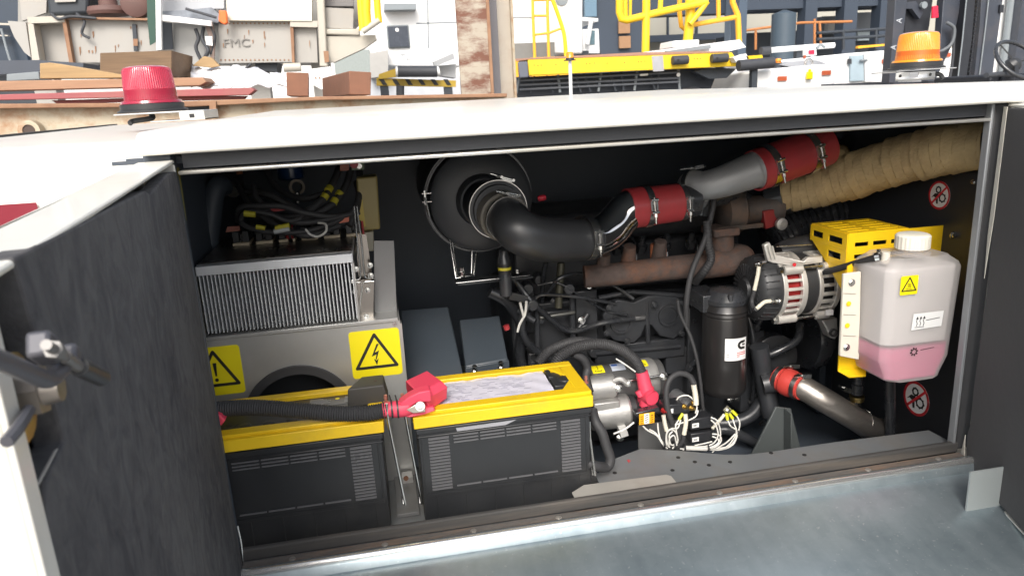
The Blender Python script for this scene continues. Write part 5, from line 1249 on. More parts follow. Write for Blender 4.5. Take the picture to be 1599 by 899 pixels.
b = MB(); b.lathe(P(1215, 395, .36), V((1, 0, .12)), [(0, .022), (.03, .028), (.095, .028), (.1, .02)], 32); b.build('tensioner', PLAST, t)
b = MB(); b.cyl(P(1212, 385, .325), P(1268, 382, .325), .0016); b.build('tensioner_edge', ZINC, t)
b = MB(); c = P(1240, 413, .262); b.lathe(c, (0, -1, 0), [(0, .004), (.002, .004)], 14); b.build('red_paint_dot', REDINK, t)
b = MB(); c = P(1212, 471, .245); b.cyl(P(1203, 470, .262), c, .004); b.hexb(P(1206, 470, .258), V((.3, -1, 0)), .007, .006); b.sph(P(1217, 470, .245), .0055, 12); o = b.build('terminal_post', ZINC, t)
b = MB(); b.tube([P(1203, 470, .255), P(1193, 472, .253), P(1181, 482, .25)], .0045, 12); b.build('cream_boot', CREAMS, o)
b = MB(); b.cyl(P(1178, 413, .28), P(1196, 409, .28), .0042); b.hexb(P(1184, 412, .28), UX, .007, .006); o = b.build('terminal_post', ZINC, t)
b = MB(); b.tube([P(1185, 416, .28), P(1183, 430, .278), P(1178, 453, .276)], .0045, 12); b.build('cream_boot', CREAMS, o)
b = MB(); b.tube([P(1178, 453, .276), P(1174, 470, .278), P(1177, 482, .262), P(1181, 482, .25)], .0048, 10); b.build('alternator_wire', RUBBER, t)

# ================================================================== yellow slotted guard
Yg = .20; C1 = P(1325, 365, Yg); C2 = P(1419, 357, Yg); zg = (C1.z + C2.z) / 2
t = thing('slotted_guard', 'yellow slotted sheet metal guard behind the coolant tank', 'guard', (C1.x, Yg, zg - .2))
Yr = PXp(1268, 343, C1.x).y; Dg = Yr - Yg; Wg = C2.x - C1.x
hl = []
for i in range(5):
    y0 = Dg * (.09 + i * .175); hl += [(Wg * .07, Wg * .45, y0, y0 + Dg * .075), (Wg * .55, Wg * .93, y0, y0 + Dg * .075)]
b = grid_plate((C1.x, Yg, zg), UX, UY, Wg, Dg, hl); b.build('top_sheet', YEL, t, solid=.0025, smooth_=False)
hf = .15
W2 = P(1496, 352, Yg).x - C1.x
hl = []
for j in range(4):
    z0 = hf - .020 - j * .026
    for k in range(4): hl.append((.016 + k * .043, .016 + k * .043 + .032, z0 - .009, z0))
b = grid_plate((C1.x, Yg, zg - hf), UX, UZ, W2, hf - .0, hl); b.build('front_sheet', YEL, t, solid=.0025, smooth_=False)
# left cheek with cut corner
hc_ = [(Dg * .08, Dg * .42, .0, .0)]
b = MB()
def ck(y, z): return V((C1.x - .0012, Yg + y, zg - z))
zc = .036
b = grid_plate(ck(Dg, zc), V((0, -1, 0)), UZ, Dg, zc - .001, [(Dg * .07, Dg * .36, .010, .024), (Dg * .52, Dg * .88, .010, .024)])
b.build('side_sheet', YEL, t, solid=.0022, smooth_=False)
b = grid_plate(ck(Dg * .56, zc * 2), V((0, -1, 0)), UZ, Dg * .56, zc - .0005, [(Dg * .08, Dg * .42, .012, .026)])
b.build('side_sheet', YEL, t, solid=.0022, smooth_=False)
b = MB(); b.prism([ck(Dg * .56, zc), ck(Dg * .95, zc), ck(Dg * .56, zc * 2)], V((.0022, 0, 0))); b.prism([ck(0, zc * 2), ck(Dg * .56, zc * 2), ck(0.0, .13)], V((.0022, 0, 0))); b.build('side_gusset', YEL, t)
xe = C1.x + W2; ze = P(1484, 352, Yg).z
b = MB(); b.box(xe - .0015, xe + .001, Yg - .03, Yg, zg - hf, zg + .002); b.box(xe - .0015, xe + .022, Yg - .032, Yg - .030, zg - hf, zg + .002); b.build('end_flange', YEL, t, bevel=.001)
b = MB(); b.lathe(P(1488, 367, Yg - .034), (0, -1, 0), [(0, .008), (.001, .008)], 16); b.bolt(P(1488, 367, Yg - .035), (0, -1, 0), .0055, .005); b.build('bolt', ZINC, t)
# lower yellow bracket carrying the tank
t = thing('tank_bracket', 'yellow upright bracket at the left side of the coolant tank', 'bracket', P(1330, 580, .12))
b = MB(); q4s(b, [(1324, 416), (1352, 400), (1352, 588), (1326, 590), (1309, 580), (1313, 500)], .14, .003); b.build('upright', YEL, t)
b = MB(); b.prism([P(1309, 580, .139), P(1327, 589, .12), P(1352, 587, .12), P(1352, 575, .139)], V((0, 0, .003))); b.build('lower_lip', YEL, t)

# ================================================================== coolant tank
yt = .03
def TX(x, y=500, Y=yt): return P(x, y, Y).x
x0, x1 = TX(1386), 0
x1 = P(1504, 440, yt).x; zt_ = P(1440, 418, yt).z; zb_ = P(1430, 594, yt).z; zl_ = P(1400, 545, yt).z
D = .115; xl = PXp(1336, 470, x0 - .012).x
t = thing('coolant_tank', 'translucent white plastic coolant tank with pink liquid and ribbed cap', 'coolant tank', ((x0 + x1) / 2, yt + D / 2, zb_))
def loop(x0, x1, y0, y1, z, r, ch, n=6, zs=0):
    pts = []
    # left front corner is chamfered by ch
    for cx, cy, a0, rr in ((x1 - r, y0 + r, -90, r), (x1 - r, y1 - r, 0, r), (x0 + r, y1 - r, 90, r)):
        for i in range(n + 1):
            a = math.radians(a0 + 90 * i / n); pts.append(V((cx + rr * math.cos(a), cy + rr * math.sin(a), z)))
    for k in range(4): pts.append(V((x0 + (ch if k >= 2 else 0) + (0, .002, -.004, .006)[k] , y0 + (ch * .9, ch * .7, .004, 0)[k], z)))
    return pts
def tank_mesh(e, z_lo, z_hi, x0=x0, x1=x1):
    X0, X1, Y0, Y1 = x0 - .006 + e, x1 - e, yt + e, yt + D - e
    H = zt_ - zb_
    lv = [(0, .052, .012), (.004, .034, .022), (.012, .03, .026), (.045, .0, .0), (H * .97, 0, 0), (H * .985, .003, .0), (H + .004, .012, .0), (H + .016, .05, .0), (H + .019, .055, 0)]
    b = MB(); L = []
    def at(z):
        for k in range(len(lv) - 1):
            if lv[k][0] <= z <= lv[k+1][0]:
                s = (z - lv[k][0]) / (lv[k+1][0] - lv[k][0]); return tuple(lv[k][j] * (1 - s) + lv[k+1][j] * s for j in (1, 2))
        return lv[-1][1:] if z > lv[-1][0] else lv[0][1:]
    zs = sorted({z for z, *_ in lv if z_lo < z < z_hi} | {z_lo, z_hi, *[H * .06 * k for k in range(1, 16) if z_lo < H * .06 * k < z_hi]})
    for z in zs:
        s1, s2 = at(z); taper = (H - z) * .05
        s1_ = s1 * .8; L.append(loop(X0 + s1_ * .55 + taper * .3, X1 - s1_ * .55 - taper, Y0 + (s1_ * .25 if z > .1 else 0), Y1 - s1_ * .3, zb_ + z + (e if z == zs[0] else 0), .014, .016))
    n = len(L[0]); vs = [p for l in L for p in l]; fs = []
    for j in range(len(L) - 1):
        for i in range(n): k = (i + 1) % n; fs.append((j*n+i, j*n+k, (j+1)*n+k, (j+1)*n+i))
    fs += [list(range(n))[::-1], [(len(L)-1)*n + i for i in range(n)]]
    b.add(vs, fs); return b, zt_ - zb_
TK = bpy.data.materials.new('translucent_tank'); TK.use_nodes = True; n_ = TK.node_tree; pb = n_.nodes['Principled BSDF']
pb.inputs['Base Color'].default_value = (.66, .65, .64, 1); pb.inputs['Roughness'].default_value = .38
tr_ = n_.nodes.new('ShaderNodeBsdfTransparent'); tr_.inputs[0].default_value = (1, .97, .96, 1)
tl = n_.nodes.new('ShaderNodeBsdfTranslucent'); tl.inputs[0].default_value = (.75, .7, .68, 1)
m1 = n_.nodes.new('ShaderNodeMixShader'); m1.inputs[0].default_value = .25; m2 = n_.nodes.new('ShaderNodeMixShader'); m2.inputs[0].default_value = .60
n_.links.new(pb.outputs[0], m1.inputs[1]); n_.links.new(tl.outputs[0], m1.inputs[2]); n_.links.new(m1.outputs[0], m2.inputs[1]); n_.links.new(tr_.outputs[0], m2.inputs[2]); n_.links.new(m2.outputs[0], n_.nodes['Material Output'].inputs[0])
b, H = tank_mesh(0, 0, zt_ - zb_ + .018); shell = b.build('tank_shell', TK, t, ang=50)
zliq = P(1440, 542, yt).z - zb_
b, _ = tank_mesh(.0035, 0.001, zliq); b.build('coolant', mat('pink_coolant', (.52, .06, .19), .3, var=.04), t, ang=50)
# opaque inner back so that the upper half reads milky
b, _ = tank_mesh(.006, zliq + .002, zt_ - zb_ - .002); b.build('inner_wall', mat('milky_inner', (.5, .49, .485), .8, var=.05), t, ang=50)
# neck and cap
cc = P(1430, 400, .075); zc0 = zt_ + .016; cxx = cc.x - .002
b = MB(); b.lathe((cxx, .085, zc0 - .002), UZ, [(0, .034), (.006, .034), (.008, .030), (.012, .030)], 40); b.build('neck', TK, t)
b = MB(); n = 96; vs = []; fs = []
for j, (z, r) in enumerate(((0, .0285), (.002, .031), (.026, .031), (.029, .029), (.030, .026), (.030, .001))):
    for i in range(n): a = 2 * PI * i / n; rr = r + (.0009 if (i % 4 < 2 and j in (1, 2)) else 0); vs.append(V((cxx + rr * math.cos(a), .085 + rr * math.sin(a), zc0 + .009 + z)))
for j in range(5):
    for i in range(n): fs.append((j*n+i, j*n+(i+1) % n, (j+1)*n+(i+1) % n, (j+1)*n+i))
b.add(vs, fs); b.build('cap', mat('ivory_cap', (.72, .69, .6), .45, var=.03), t, ang=30)
# side flange with bolts
b = MB(); q4s(b, [(1318, 428), (1345, 424), (1342, 562), (1312, 556)], .105, .008); fl_ = b.build('side_flange', mat('ivory_flange', (.6, .56, .48), .5, var=.04), t, bevel=.002)
for k, y in enumerate((458, 491, 524)):
    b = MB(); b.bar(P(1317, y, .104), P(1336, y + .5, .104), .001, .0008); b.build('flange_groove', mat('groove', (.3, .28, .24), .7), fl_)
for x, y, m, r in ((1330, 441, ZINC, .0068), (1322, 542, ZINC, .0068), (1325, 474, YEL, .0048), (1323, 508, YEL, .0048)):
    b = MB(); b.bolt(P(x, y, .104), (0, -1, 0), r * .8, .003 if m == ZINC else .0004); b.build('bolt' if m == ZINC else 'flange_hole', m, fl_)
b = MB(); c = P(1387, 402, .07); b.cyl(c + V((-.006, 0, -.01)), c + V((-.006, 0, .012)), .008); b.build('hose_stub', mat('ivory_flange', 0, 0), t)
yfr = yt - .0004
c = P(1419, 445, yt); f = Flat(V((c.x, yfr - .0006, c.z)), V((1, 0, .0)), UZ, .0004)
tri_sticker(None, .0375, 'heat', t, surf=f, label='small yellow hot surface sticker')
c = P(1448, 500, yt); f = Flat(V((c.x, yfr, c.z)), V((1, .0, .0)), UZ, .0004); b = MB(); f.poly(b, [(-.034, -.0165), (.032, -.0145), (.034, .0165), (-.032, .0165)]); lb = b.build('level_label', PAPER, t)
b = MB()
for k in range(3):
    x = -.024 + k * .0075; f.stroke(b, [(x, -.009), (x + .0015, -.004), (x - .001, .001), (x + .001, .006)], .0011, .0005); f.poly(b, [(x - .0018, .005), (x + .0036, .005), (x + .0012, .0105)], .0005)
f.stroke(b, [(-.027, -.0115), (-.007, -.0115)], .001, .0005); f.stroke(b, [(-.003, .001), (.026, .0035)], .0011, .0005); b.build('symbol', INK, lb)
c = P(1427, 549, yt); f = Flat(V((c.x, yfr, c.z)), UX, UZ, .0004); b = MB(); f.circ(b, (0, 0), .0055, .0014, 0, 8)
for i in range(8): a = 2 * PI * i / 8 + .2; f.disc(b, (.0075 * math.cos(a), .0075 * math.sin(a)), .0017, 0, 8)
f.stroke(b, [(.014, .002), (.044, .0045)], .001, 0); b.build('minimum_mark', INK, t)
# hose from the tank top
t = thing('overflow_hose', 'thin black hose running from the coolant tank towards the alternator', 'hose', P(1340, 410, .1))
b = MB(); b.tube([P(1290, 424, .25), P(1310, 419, .2), P(1340, 410, .13), P(1372, 401, .075)], .0068, 14); b.build('hose', RUBBER, t)
b = MB(); b.ring(P(1370, 401, .078), V((1, -1, .4)), .0072, .0088, .008, 20); b.bolt(P(1372, 395, .07), (0, 0, 1), .004, .006); b.build('hose_clip', ZINC, t)

# ================================================================== lower radiator pipe
t = thing('radiator_pipe', 'bent stainless coolant pipe low at the right of the engine', 'pipe', P(1300, 640, .3))
pts = [P(1232, 598, .30), P(1255, 606, .27), P(1290, 626, .24), P(1330, 650, .24), P(1362, 668, .27), P(1392, 672, .36)]
b = MB(); b.tube(pts, .028, 36, 12); b.build('pipe', mat('worn_steel_pipe', (.40, .37, .34), .36, metal=.85, var=.2, vs=30, streak=(1, 6, 6)), t, ang=60)
b = MB(); b.ring(P(1345, 657, .25), P(1360, 663, .27) - P(1330, 650, .24),   .027, .0292, .0025, 36); b.build('weld_seam', ZINC, t)
b = MB(); a = P(1338, 640, .25); b.lathe(a + V((.0, .01, -.01)), V((-.0, .0, 1)), [(0, .014), (.03, .013), (.032, .015), (.04, .015)], 24); b.build('branch_pipe', STEEL, t)
b = MB(); b.lathe(P(1338, 620, .255), UZ, [(-.008, .0155), (.0, .0165), (.004, .0165)], 24); b.build('brass_ring', BRASS, t)
b = MB(); b.lathe(P(1338, 612, .255), UZ, [(-.004, .013), (.02, .014), (.022, .010), (.05, .010)], 24); b.build('branch_hose', PLASTG, t)
t = thing('lower_red_sleeve', 'red silicone coupling with two worm clamps on the lower pipe', 'hose', P(1235, 600, .3))
A, B = P(1214, 590, .33), P(1254, 606, .265); ax = (B - A)
b = MB(); b.lathe(A, ax, [(0, .026), (.0, .029), (.02, .029), (.024, .0325), (.042, .0325), (.048, .029), (ax.length, .0285), (ax.length, .0255)], 40, cap=False); b.build('sleeve', mat('orange_red_silicone', (.5, .05, .04), .4, var=.12, vs=14, coat=.2), t)
for s_, (x, y) in ((.12, (1240, 571)), (.84, (1258, 586))):
    c = A.lerp(B, s_); b = MB(); b.ring(c, ax, .0293, .0308, .011, 40); o = b.build('worm_clamp', ALU, t)
    b = MB(); q = P(x, y, c.y - .01); b.obox(q, (.011, 0, -.001), (0, .006, 0), (0, 0, .005)); b.cyl(q - V((.028, 0, -.001)), q - V((.01, 0, 0)), .0032, seg=10); b.build('clamp_screw', ZINC, o)
t = thing('drain_fitting', 'small hose clip and fitting beside the branch of the lower pipe', 'fitting', P(1320, 606, .27))
b = MB(); b.tube([P(1310, 602, .265), P(1330, 611, .265)], .003, 8, spline=False); b.obox(P(1322, 608, .262), (.010, 0, -.004), (0, .005, 0), (.002, 0, .005)); b.build('clip', ZINC, t)
b = MB(); b.cyl(P(1389, 560, .24), P(1390, 690, .24), .012); o = b.build('upright_hose', PLASTG, None); settag(o, 'dark upright hose behind the coolant tank', 'hose')
# ================================================================== the yard behind
m_ = MB(); m_.add([(-300, -200, 0), (300, -200, 0), (300, 500, 0), (-300, 500, 0)], [(0, 1, 2, 3)])
o = m_.build('yard_ground', mat('concrete_yard', (.34, .33, .31), .85, var=.2, vs=2, dirt=.3, dcol=(.2, .19, .17), ds=1.2), None, smooth_=False); settag(o, kind='structure')
CREAM = mat('cream_rusty_paint', (.50, .43, .32), .6, var=.08, vs=3, dirt=.9, dcol=(.32, .14, .05), ds=5, dth=.54, bump=.3, bs=30)
CREAMR = mat('flaking_cream_paint', (.40, .35, .28), .7, var=.12, vs=4, dirt=.95, dcol=(.15, .055, .032), ds=8, dth=.48, bump=.4, bs=40, streak=(.8, .8, 2.2))
LOAD = mat('loader_cream_paint', (.46, .43, .37), .5, var=.07, vs=1.5, dirt=.4, dcol=(.38, .25, .15), ds=1.6, dth=.62)
LOADG = mat('loader_grey_panel', (.36, .345, .32), .5, var=.07, vs=1.5, dirt=.25, dcol=(.38, .3, .22), ds=2, dth=.62)
RIM = mat('rusty_edge', (.30, .17, .10), .8, var=.3, vs=14, dirt=.6, dcol=(.2, .09, .05), ds=6)
DARKM = mat('dark_machinery', (.035, .042, .052), .6, var=.3, vs=6)
WOODB = mat('weathered_brown_timber', (.17, .11, .065), .8, var=.55, vs=12, streak=(.6, 6, 9), bump=.4, dirt=.3, dcol=(.1, .06, .03), ds=3)
WOODL = mat('pale_yellow_timber', (.36, .24, .12), .8, var=.35, vs=7, streak=(.6, 6, 9), bump=.3)
WOODP = mat('pinkish_plank', (.36, .21, .13), .8, var=.35, vs=6, streak=(.5, 6, 10), bump=.3, dirt=.25, dcol=(.3, .15, .08), ds=4)
WOODE = mat('timber_end_grain', (.21, .10, .062), .85, var=.25, vs=18, bump=.4)
WHT = mat('yard_white_paint', (.78, .78, .77), .4, var=.03, dirt=.15, dcol=(.5, .48, .45), ds=1.2, dth=.6)
GRY = mat('yard_grey_paint', (.22, .245, .26), .5, var=.1)
YRD = mat('yard_yellow_paint', (.85, .57, .02), .45, var=.06, vs=4, dirt=.2, dcol=(.4, .26, .05), ds=4)
YRDO = mat('yard_orange_yellow', (.85, .42, .03), .45, var=.06)
BLK = mat('yard_black_rubber', (.045, .048, .055), .6, var=.2)
def pan(name, pts, Y, th, m, parent, bevel=0):
    b = MB(); b.prism([P(x, y, Y) for x, y in pts], V((0, th, 0))); return b.build(name, m, parent, bevel=bevel)
def rod(name, pts, r, m, parent, spline=False):
    b = MB(); b.tube([P(*p) for p in pts], r, 12, spline=spline, res=6); return b.build(name, m, parent)
def leg(parent, x, y, Y, w=.08, m=None, d=None):
    c = P(x, y, Y); b = MB(); b.box(c.x - w / 2, c.x + w / 2, Y + .01, Y + .01 + (d or w), 0, c.z); return b.build('leg', m or DARKM, parent)

# ---- rusty beam with timber on it
t = thing('rusty_beam', 'long cream painted steel beam with rust streaks behind the cabinet', 'steel beam', (P(350, 180, 2.4).x, 2.45, 0))
pan('web', [(-120, 171), (300, 167), (500, 157), (792, 152), (792, 200), (-120, 262)], 2.43, .04, CREAM, t)
pan('top_flange', [(-120, 163), (200, 161), (500, 151), (792, 146), (792, 152), (500, 157), (300, 167), (-120, 171)], 2.37, .16, RIM, t, .004)
b = MB(); c = P(49, 204, 2.40); b.ring(c, UY, .026, .044, .05, 32); so_ = b.build('pipe_socket', CREAM, t); b = MB(); b.lathe(c, UY, [(-.02, .025), (-.018, .0255), (.02, .0255)], 28); b.build('socket_plug', mat('dark_rust', (.08, .055, .045), .8), so_)
for x in (-60, 380, 740): leg(t, x, 190, 2.45, .1, CREAM)
pan('rust_bracket', [(327, 158), (337, 158), (337, 178), (327, 178)], 2.36, .05, RIM, t)
pan('dark_gap_panel', [(285, 161), (327, 160), (327, 180), (285, 183)], 2.42, .008, DARKM, t)
def single(name, pts, Y, vec, m, label, cat, bevel=.003, group=None):
    b = MB(); b.prism([P(x, y, Y) for x, y in pts], V(vec)); o = b.build(name, m, None, bevel=bevel); return settag(o, label, cat, group)
single('steel_channel', [(-120, 151), (392, 137), (398, 141), (388, 149), (-120, 159)], 2.42, (0, .1, 0), mat('dusty_red_paint', (.32, .09, .095), .6, var=.15, vs=8, dirt=.3, dcol=(.3, .18, .12)), 'dusty red steel channel lying on the rusty beam', 'steel channel')
single('red_flat_bar', [(80, 157), (300, 150), (385, 150), (380, 155), (90, 163)], 2.47, (0, .06, 0), mat('dusty_red_paint', 0), 'thin lower red bar showing under the steel channel', 'steel bar')
single('long_plank', [(-120, 129), (316, 121), (323, 128), (312, 134), (-120, 145)], 2.44, (0, .2, 0), WOODP, 'long pinkish plank lying on the red steel channel', 'plank')
single('timber_wedge', [(62, 99), (78, 98), (140, 108), (192, 117), (192, 122), (62, 123)], 2.50, (0, .12, 0), WOODL, 'pale yellow timber with a sloping top left of the red beacon', 'timber')
a0, a1 = P(268, 79, 2.55), P(301, 88, 3.0)
single('timber_block', [(156, 83), (268, 79), (268, 120), (156, 121)], 2.55, a1 - a0, WOODB, 'big brown weathered timber block above the red beacon', 'timber')
e1 = (P(482, 113, 2.5), P(482, 110, 3.1))
b = MB(); b.prism([P(447, 113, 2.5), P(482, 114, 2.5), P(482, 151, 2.5), P(448, 150, 2.5)], V((-.05, .7, 0))); o = b.build('square_timber', WOODE, None, bevel=.004); settag(o, 'brown square timber end on, left one of the two on the beam', 'timber', 'square timbers on the rusty beam')
b = MB(); b.prism([P(545, 111, 2.5), P(580, 113, 2.5), P(579, 149, 2.5), P(546, 148, 2.5)], P(503, 122, 3.2) - P(545, 111, 2.5)); o = b.build('square_timber', WOODE, None, bevel=.004); settag(o, 'brown timber end with its grey side showing, right one of the two on the beam', 'timber', 'square timbers on the rusty beam')
# crumpled white sheet
b = MB(); nx, ny = 26, 10; vs = []; fs = []; random.seed(9)
for j in range(ny + 1):
    for i in range(nx + 1):
        u, v = i / nx, j / ny
        top = 104 + 14 * u ** 2 + 3 * math.sin(u * 9); bot = 137 - 4 * u
        q = P(298 + 160 * u, bot + (top - bot) * v, 2.62 + .35 * v + .02 * math.sin(u * 17 + v * 9)); q.z += .01 * math.sin(u * 31 + v * 13); vs.append(q)
for j in range(ny):
    for i in range(nx): a = j * (nx + 1) + i; fs.append((a, a + 1, a + nx + 2, a + nx + 1))
b.add(vs, fs); o = b.build('plastic_sheet', mat('white_sheet', (.8, .8, .82), .5, var=.03), None, solid=.006, ang=80); settag(o, 'crumpled white plastic sheet lying on the plank end', 'sheet')
single('broken_board', [(300, 103), (318, 88), (330, 90), (343, 103), (330, 106)], 2.9, (0, .04, 0), WOODL, 'jagged pale broken board behind the white sheet', 'board')

# ---- scrapped loader with embossed letters
Yl = 4.4
t = thing('scrapped_loader', 'cream scrapped airport loader with rust edges and embossed letters behind the timber', 'loader', (P(300, 60, Yl).x, Yl + .5, 0)); ldr = t
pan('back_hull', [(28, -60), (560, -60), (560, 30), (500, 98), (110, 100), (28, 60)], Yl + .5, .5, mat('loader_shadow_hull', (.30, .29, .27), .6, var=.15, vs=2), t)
pan('side_panel', [(100, 28), (232, 30), (246, 74), (252, 97), (112, 98)], Yl + .05, .05, LOADG, t)
pan('recessed_panel', [(52, 40), (98, 38), (110, 97), (58, 96)], Yl + .12, .04, LOADG, t)
pan('frame_rail', [(42, 27), (100, 25), (101, 35), (44, 37)], Yl, .14, LOAD, t); pan('frame_rail', [(96, 28), (102, 28), (114, 98), (108, 98)], Yl, .1, RIM, t)
pan('frame_rail', [(43, 36), (52, 38), (62, 96), (50, 94)], Yl, .1, LOAD, t)
pan('rust_line', [(100, 26), (232, 29), (232, 32), (100, 30)], Yl - .01, .05, RIM, t)
pan('gusset_plate', [(12, 33), (40, 35), (48, 90), (38, 82), (22, 58)], Yl + .02, .03, LOADG, t)
pan('upper_panel', [(25, -60), (75, -60), (72, 20), (34, 33)], Yl + .3, .04, LOADG, t)
pan('machinery_tray', [(68, -50), (140, -50), (138, 22), (75, 24)], Yl + .1, .3, DARKM, t, .02)
pan('notice_plate', [(84, -10), (118, -8), (118, 3), (86, 4)], Yl + .08, .01, LOADG, t)
BRN = mat('brown_oxide', (.13, .07, .06), .7, var=.3, vs=12)
b = MB(); b.lathe(P(172, 24, Yl + .15), UZ, [(0, .13), (.02, .14), (.05, .13), (.06, .06), (.2, .05), (.3, .06)], 24); b.build('rusty_motor', BRN, t)
b = MB(); b.lathe(P(217, 8, Yl + .1), (0, -1, 0), [(0, .09), (.1, .09), (.12, .05)], 24); b.build('rusty_drum', BRN, t)
pan('chain_strip', [(206, 38), (212, 38), (215, 80), (209, 80)], Yl + .03, .015, DARKM, t); pan('chain_strip', [(197, 16), (206, 15), (214, 26), (206, 28)], Yl + .03, .015, DARKM, t)
pan('rust_patch', [(208, 61), (215, 61), (215, 72), (208, 72)], Yl + .025, .004, RIM, t)
pan('green_sheet', [(228, -60), (244, -60), (243, 66), (234, 71), (230, 30)], Yl - .05, .01, mat('green_tarp', (.015, .06, .042), .5), t)
pan('white_post', [(242, -60), (250, -60), (252, 78), (244, 78)], Yl - .1, .04, WHT, t)
pan('white_rail', [(250, 23), (330, 33), (330, 41), (250, 32)], Yl - .08, .05, WHT, t)
pan('shelf_load', [(252, 18), (290, 16), (330, 12), (348, 28), (340, 36), (252, 23)], Yl + .0, .25, mat('grey_clutter', (.2, .22, .25), .6, var=.6, vs=25, bump=.5), t)
pan('grey_tarp', [(250, -60), (350, -60), (350, 14), (310, 14), (252, 20)], Yl + .1, .05, mat('grey_tarp', (.42, .43, .45), .7, var=.25, vs=5), t)
pan('orange_lamp', [(342, 16), (353, 17), (355, 36), (350, 39), (341, 33)], Yl - .1, .05, mat('orange_lens', (.85, .16, .03), .4), t, .006)
pan('dark_opening', [(252, 34), (268, 36), (270, 77), (254, 78)], Yl + .05, .02, DARKM, t)
pan('inner_panel', [(270, 36), (345, 40), (342, 104), (272, 98)], Yl + .1, .03, mat('loader_shade_panel', (.36, .36, .35), .6, var=.1, vs=3), t)
for i, pts in enumerate(([(305, 45, Yl), (310, 60, Yl), (306, 75, Yl), (314, 95, Yl)], [(318, 42, Yl), (316, 62, Yl), (325, 80, Yl - .05), (312, 100, Yl)], [(328, 38, Yl - .02), (335, 60, Yl - .02), (330, 85, Yl - .02)])): rod('hanging_cable', pts, .012, BLK, t, True)
pan('rag', [(320, 38), (332, 36), (336, 60), (334, 100), (329, 98), (327, 62)], Yl - .03, .02, mat('brown_rag', (.2, .15, .13), .9, var=.3, vs=12), t)
pan('paper_tag', [(320, 57), (331, 57), (332, 72), (322, 70)], Yl - .06, .004, WHT, t)
pan('lower_panel', [(341, 33), (456, 33), (458, 97), (342, 99)], Yl + .04, .05, LOADG, t)
pan('upper_cover', [(350, -60), (487, -60), (487, 33), (355, 32)], Yl - .02, .1, mat('warm_white_cover', (.74, .70, .58), .5, var=.04), t)
f = Flat(P(349, 74, Yl + .0385), (P(385, 73, Yl) - P(343, 74, Yl)), UZ, .008); b = MB(); f.text(b, 'FMC', 0, 0, .075, 0, 1.25, False); b.build('embossed_letters', mat('embossed_paint', (.22, .21, .195), .5), t)
pan('end_panel', [(458, 44), (494, 44), (496, 98), (460, 98)], Yl + .05, .04, LOADG, t)
pan('frame_rail', [(453, 33), (496, 33), (496, 43), (453, 42)], Yl - .01, .1, LOAD, t); pan('frame_rail', [(453, 42), (458, 42), (460, 98), (456, 98)], Yl, .06, RIM, t)
pan('corner_post', [(492, -60), (503, -60), (512, 104), (499, 104)], Yl - .05, .1, LOAD, t, .01)
pan('rust_patch', [(505, 80), (513, 80), (514, 97), (507, 98)], Yl - .056, .005, RIM, t)
pan('hydraulic_box', [(503, 12), (552, 14), (551, 45), (504, 44)], Yl + .02, .2, LOADG, t); pan('pump', [(503, -30), (552, -30), (552, 10), (504, 10)], Yl + .1, .2, mat('dusty_grey', (.2, .19, .19), .7, var=.3, vs=8), t)
pan('side_step', [(507, 45), (562, 45), (562, 56), (507, 54)], Yl - .02, .2, LOAD, t, .01)
pan('boom', [(508, 57), (586, 55), (588, 62), (570, 75), (523, 97), (514, 97)], Yl + .0, .12, mat('boom_beige', (.46, .43, .37), .5, var=.06), t)
for i, (xa, xb) in enumerate(((559, 566), (571, 573), (585, 592))): rod('yellow_hand_rail', [(xa, -60, Yl - .1), (xb - 2, 20, Yl - .1), (xb, 48 - i * 6, Yl - .1)], .024 if i != 1 else .035, YRD, t)
rod('yellow_hand_rail', [(566, 50, Yl - .12), (592, 32, Yl - .12)], .02, LOAD, t)
pan('underside', [(398, 98), (434, 98), (432, 112), (400, 110)], Yl + .1, .3, DARKM, t)
b = MB(); b.cyl(P(443, 106, Yl), P(470, 105, Yl), .03); b.build('roller_tube', LOAD, t)
pan('pivot_plate', [(484, 108), (516, 104), (520, 128), (502, 140), (484, 130)], Yl - .08, .04, WHT, t)
for x in (493, 499):
    b = MB(); b.lathe(P(x, 122, Yl - .083), (0, -1, 0), [(0, .006), (.004, .006)], 12); b.build('pivot_pin', RIM, t)
for x in (60, 230, 400, 500): leg(t, x, 96, Yl + .3, .14, LOADG)
pan('dark_sill', [(-20, 95), (60, 94), (130, 99), (130, 106), (60, 112), (-20, 118)], Yl - .5, .4, mat('slate_grey', (.055, .065, .085), .5), t)

random.seed(14)
for k in range(34):
    x = 345 + (k % 17) * 6.6; y = 37 if k < 17 else 94
    b = MB(); b.lathe(P(x, y, Yl + .038), (0, -1, 0), [(0, .006), (.003, .005)], 8); b.build('rivet', RIM, t)
for k in range(14):
    x, y = random.uniform(110, 235), random.uniform(36, 90); w = random.uniform(1.2, 3); h = random.uniform(3, 14)
    pan('rust_run', [(x, y), (x + w, y - .6), (x + w * 1.2, y + h * .6), (x + w * .6, y + h)], Yl + .046, .003, RIM, t)
for k in range(9):
    x, y = random.uniform(345, 485), random.uniform(40, 80); w = random.uniform(.8, 2); h = random.uniform(4, 12)
    pan('rust_run', [(x, y), (x + w, y - .4), (x + w, y + h * .6), (x + w * .5, y + h)], Yl + .034, .003, RIM, t)
for i, pts in enumerate(([(120, 22, Yl + .05), (132, 34, Yl), (128, 52, Yl), (140, 60, Yl)], [(80, 22, Yl), (92, 30, Yl - .02), (112, 26, Yl - .02), (150, 29, Yl - .02)], [(392, 100, Yl - .1), (380, 108, Yl - .1), (360, 104, Yl - .1)], [(290, 14, Yl - .05), (318, 22, Yl - .06), (338, 28, Yl - .06)])): rod('loose_cable', pts, .009, BLK, t, True)
single('short_board', [(120, 112), (158, 116), (156, 122), (118, 121)], 2.7, (0, .2, 0), WOODP, 'short board end between the wedge timber and the big brown block', 'board')
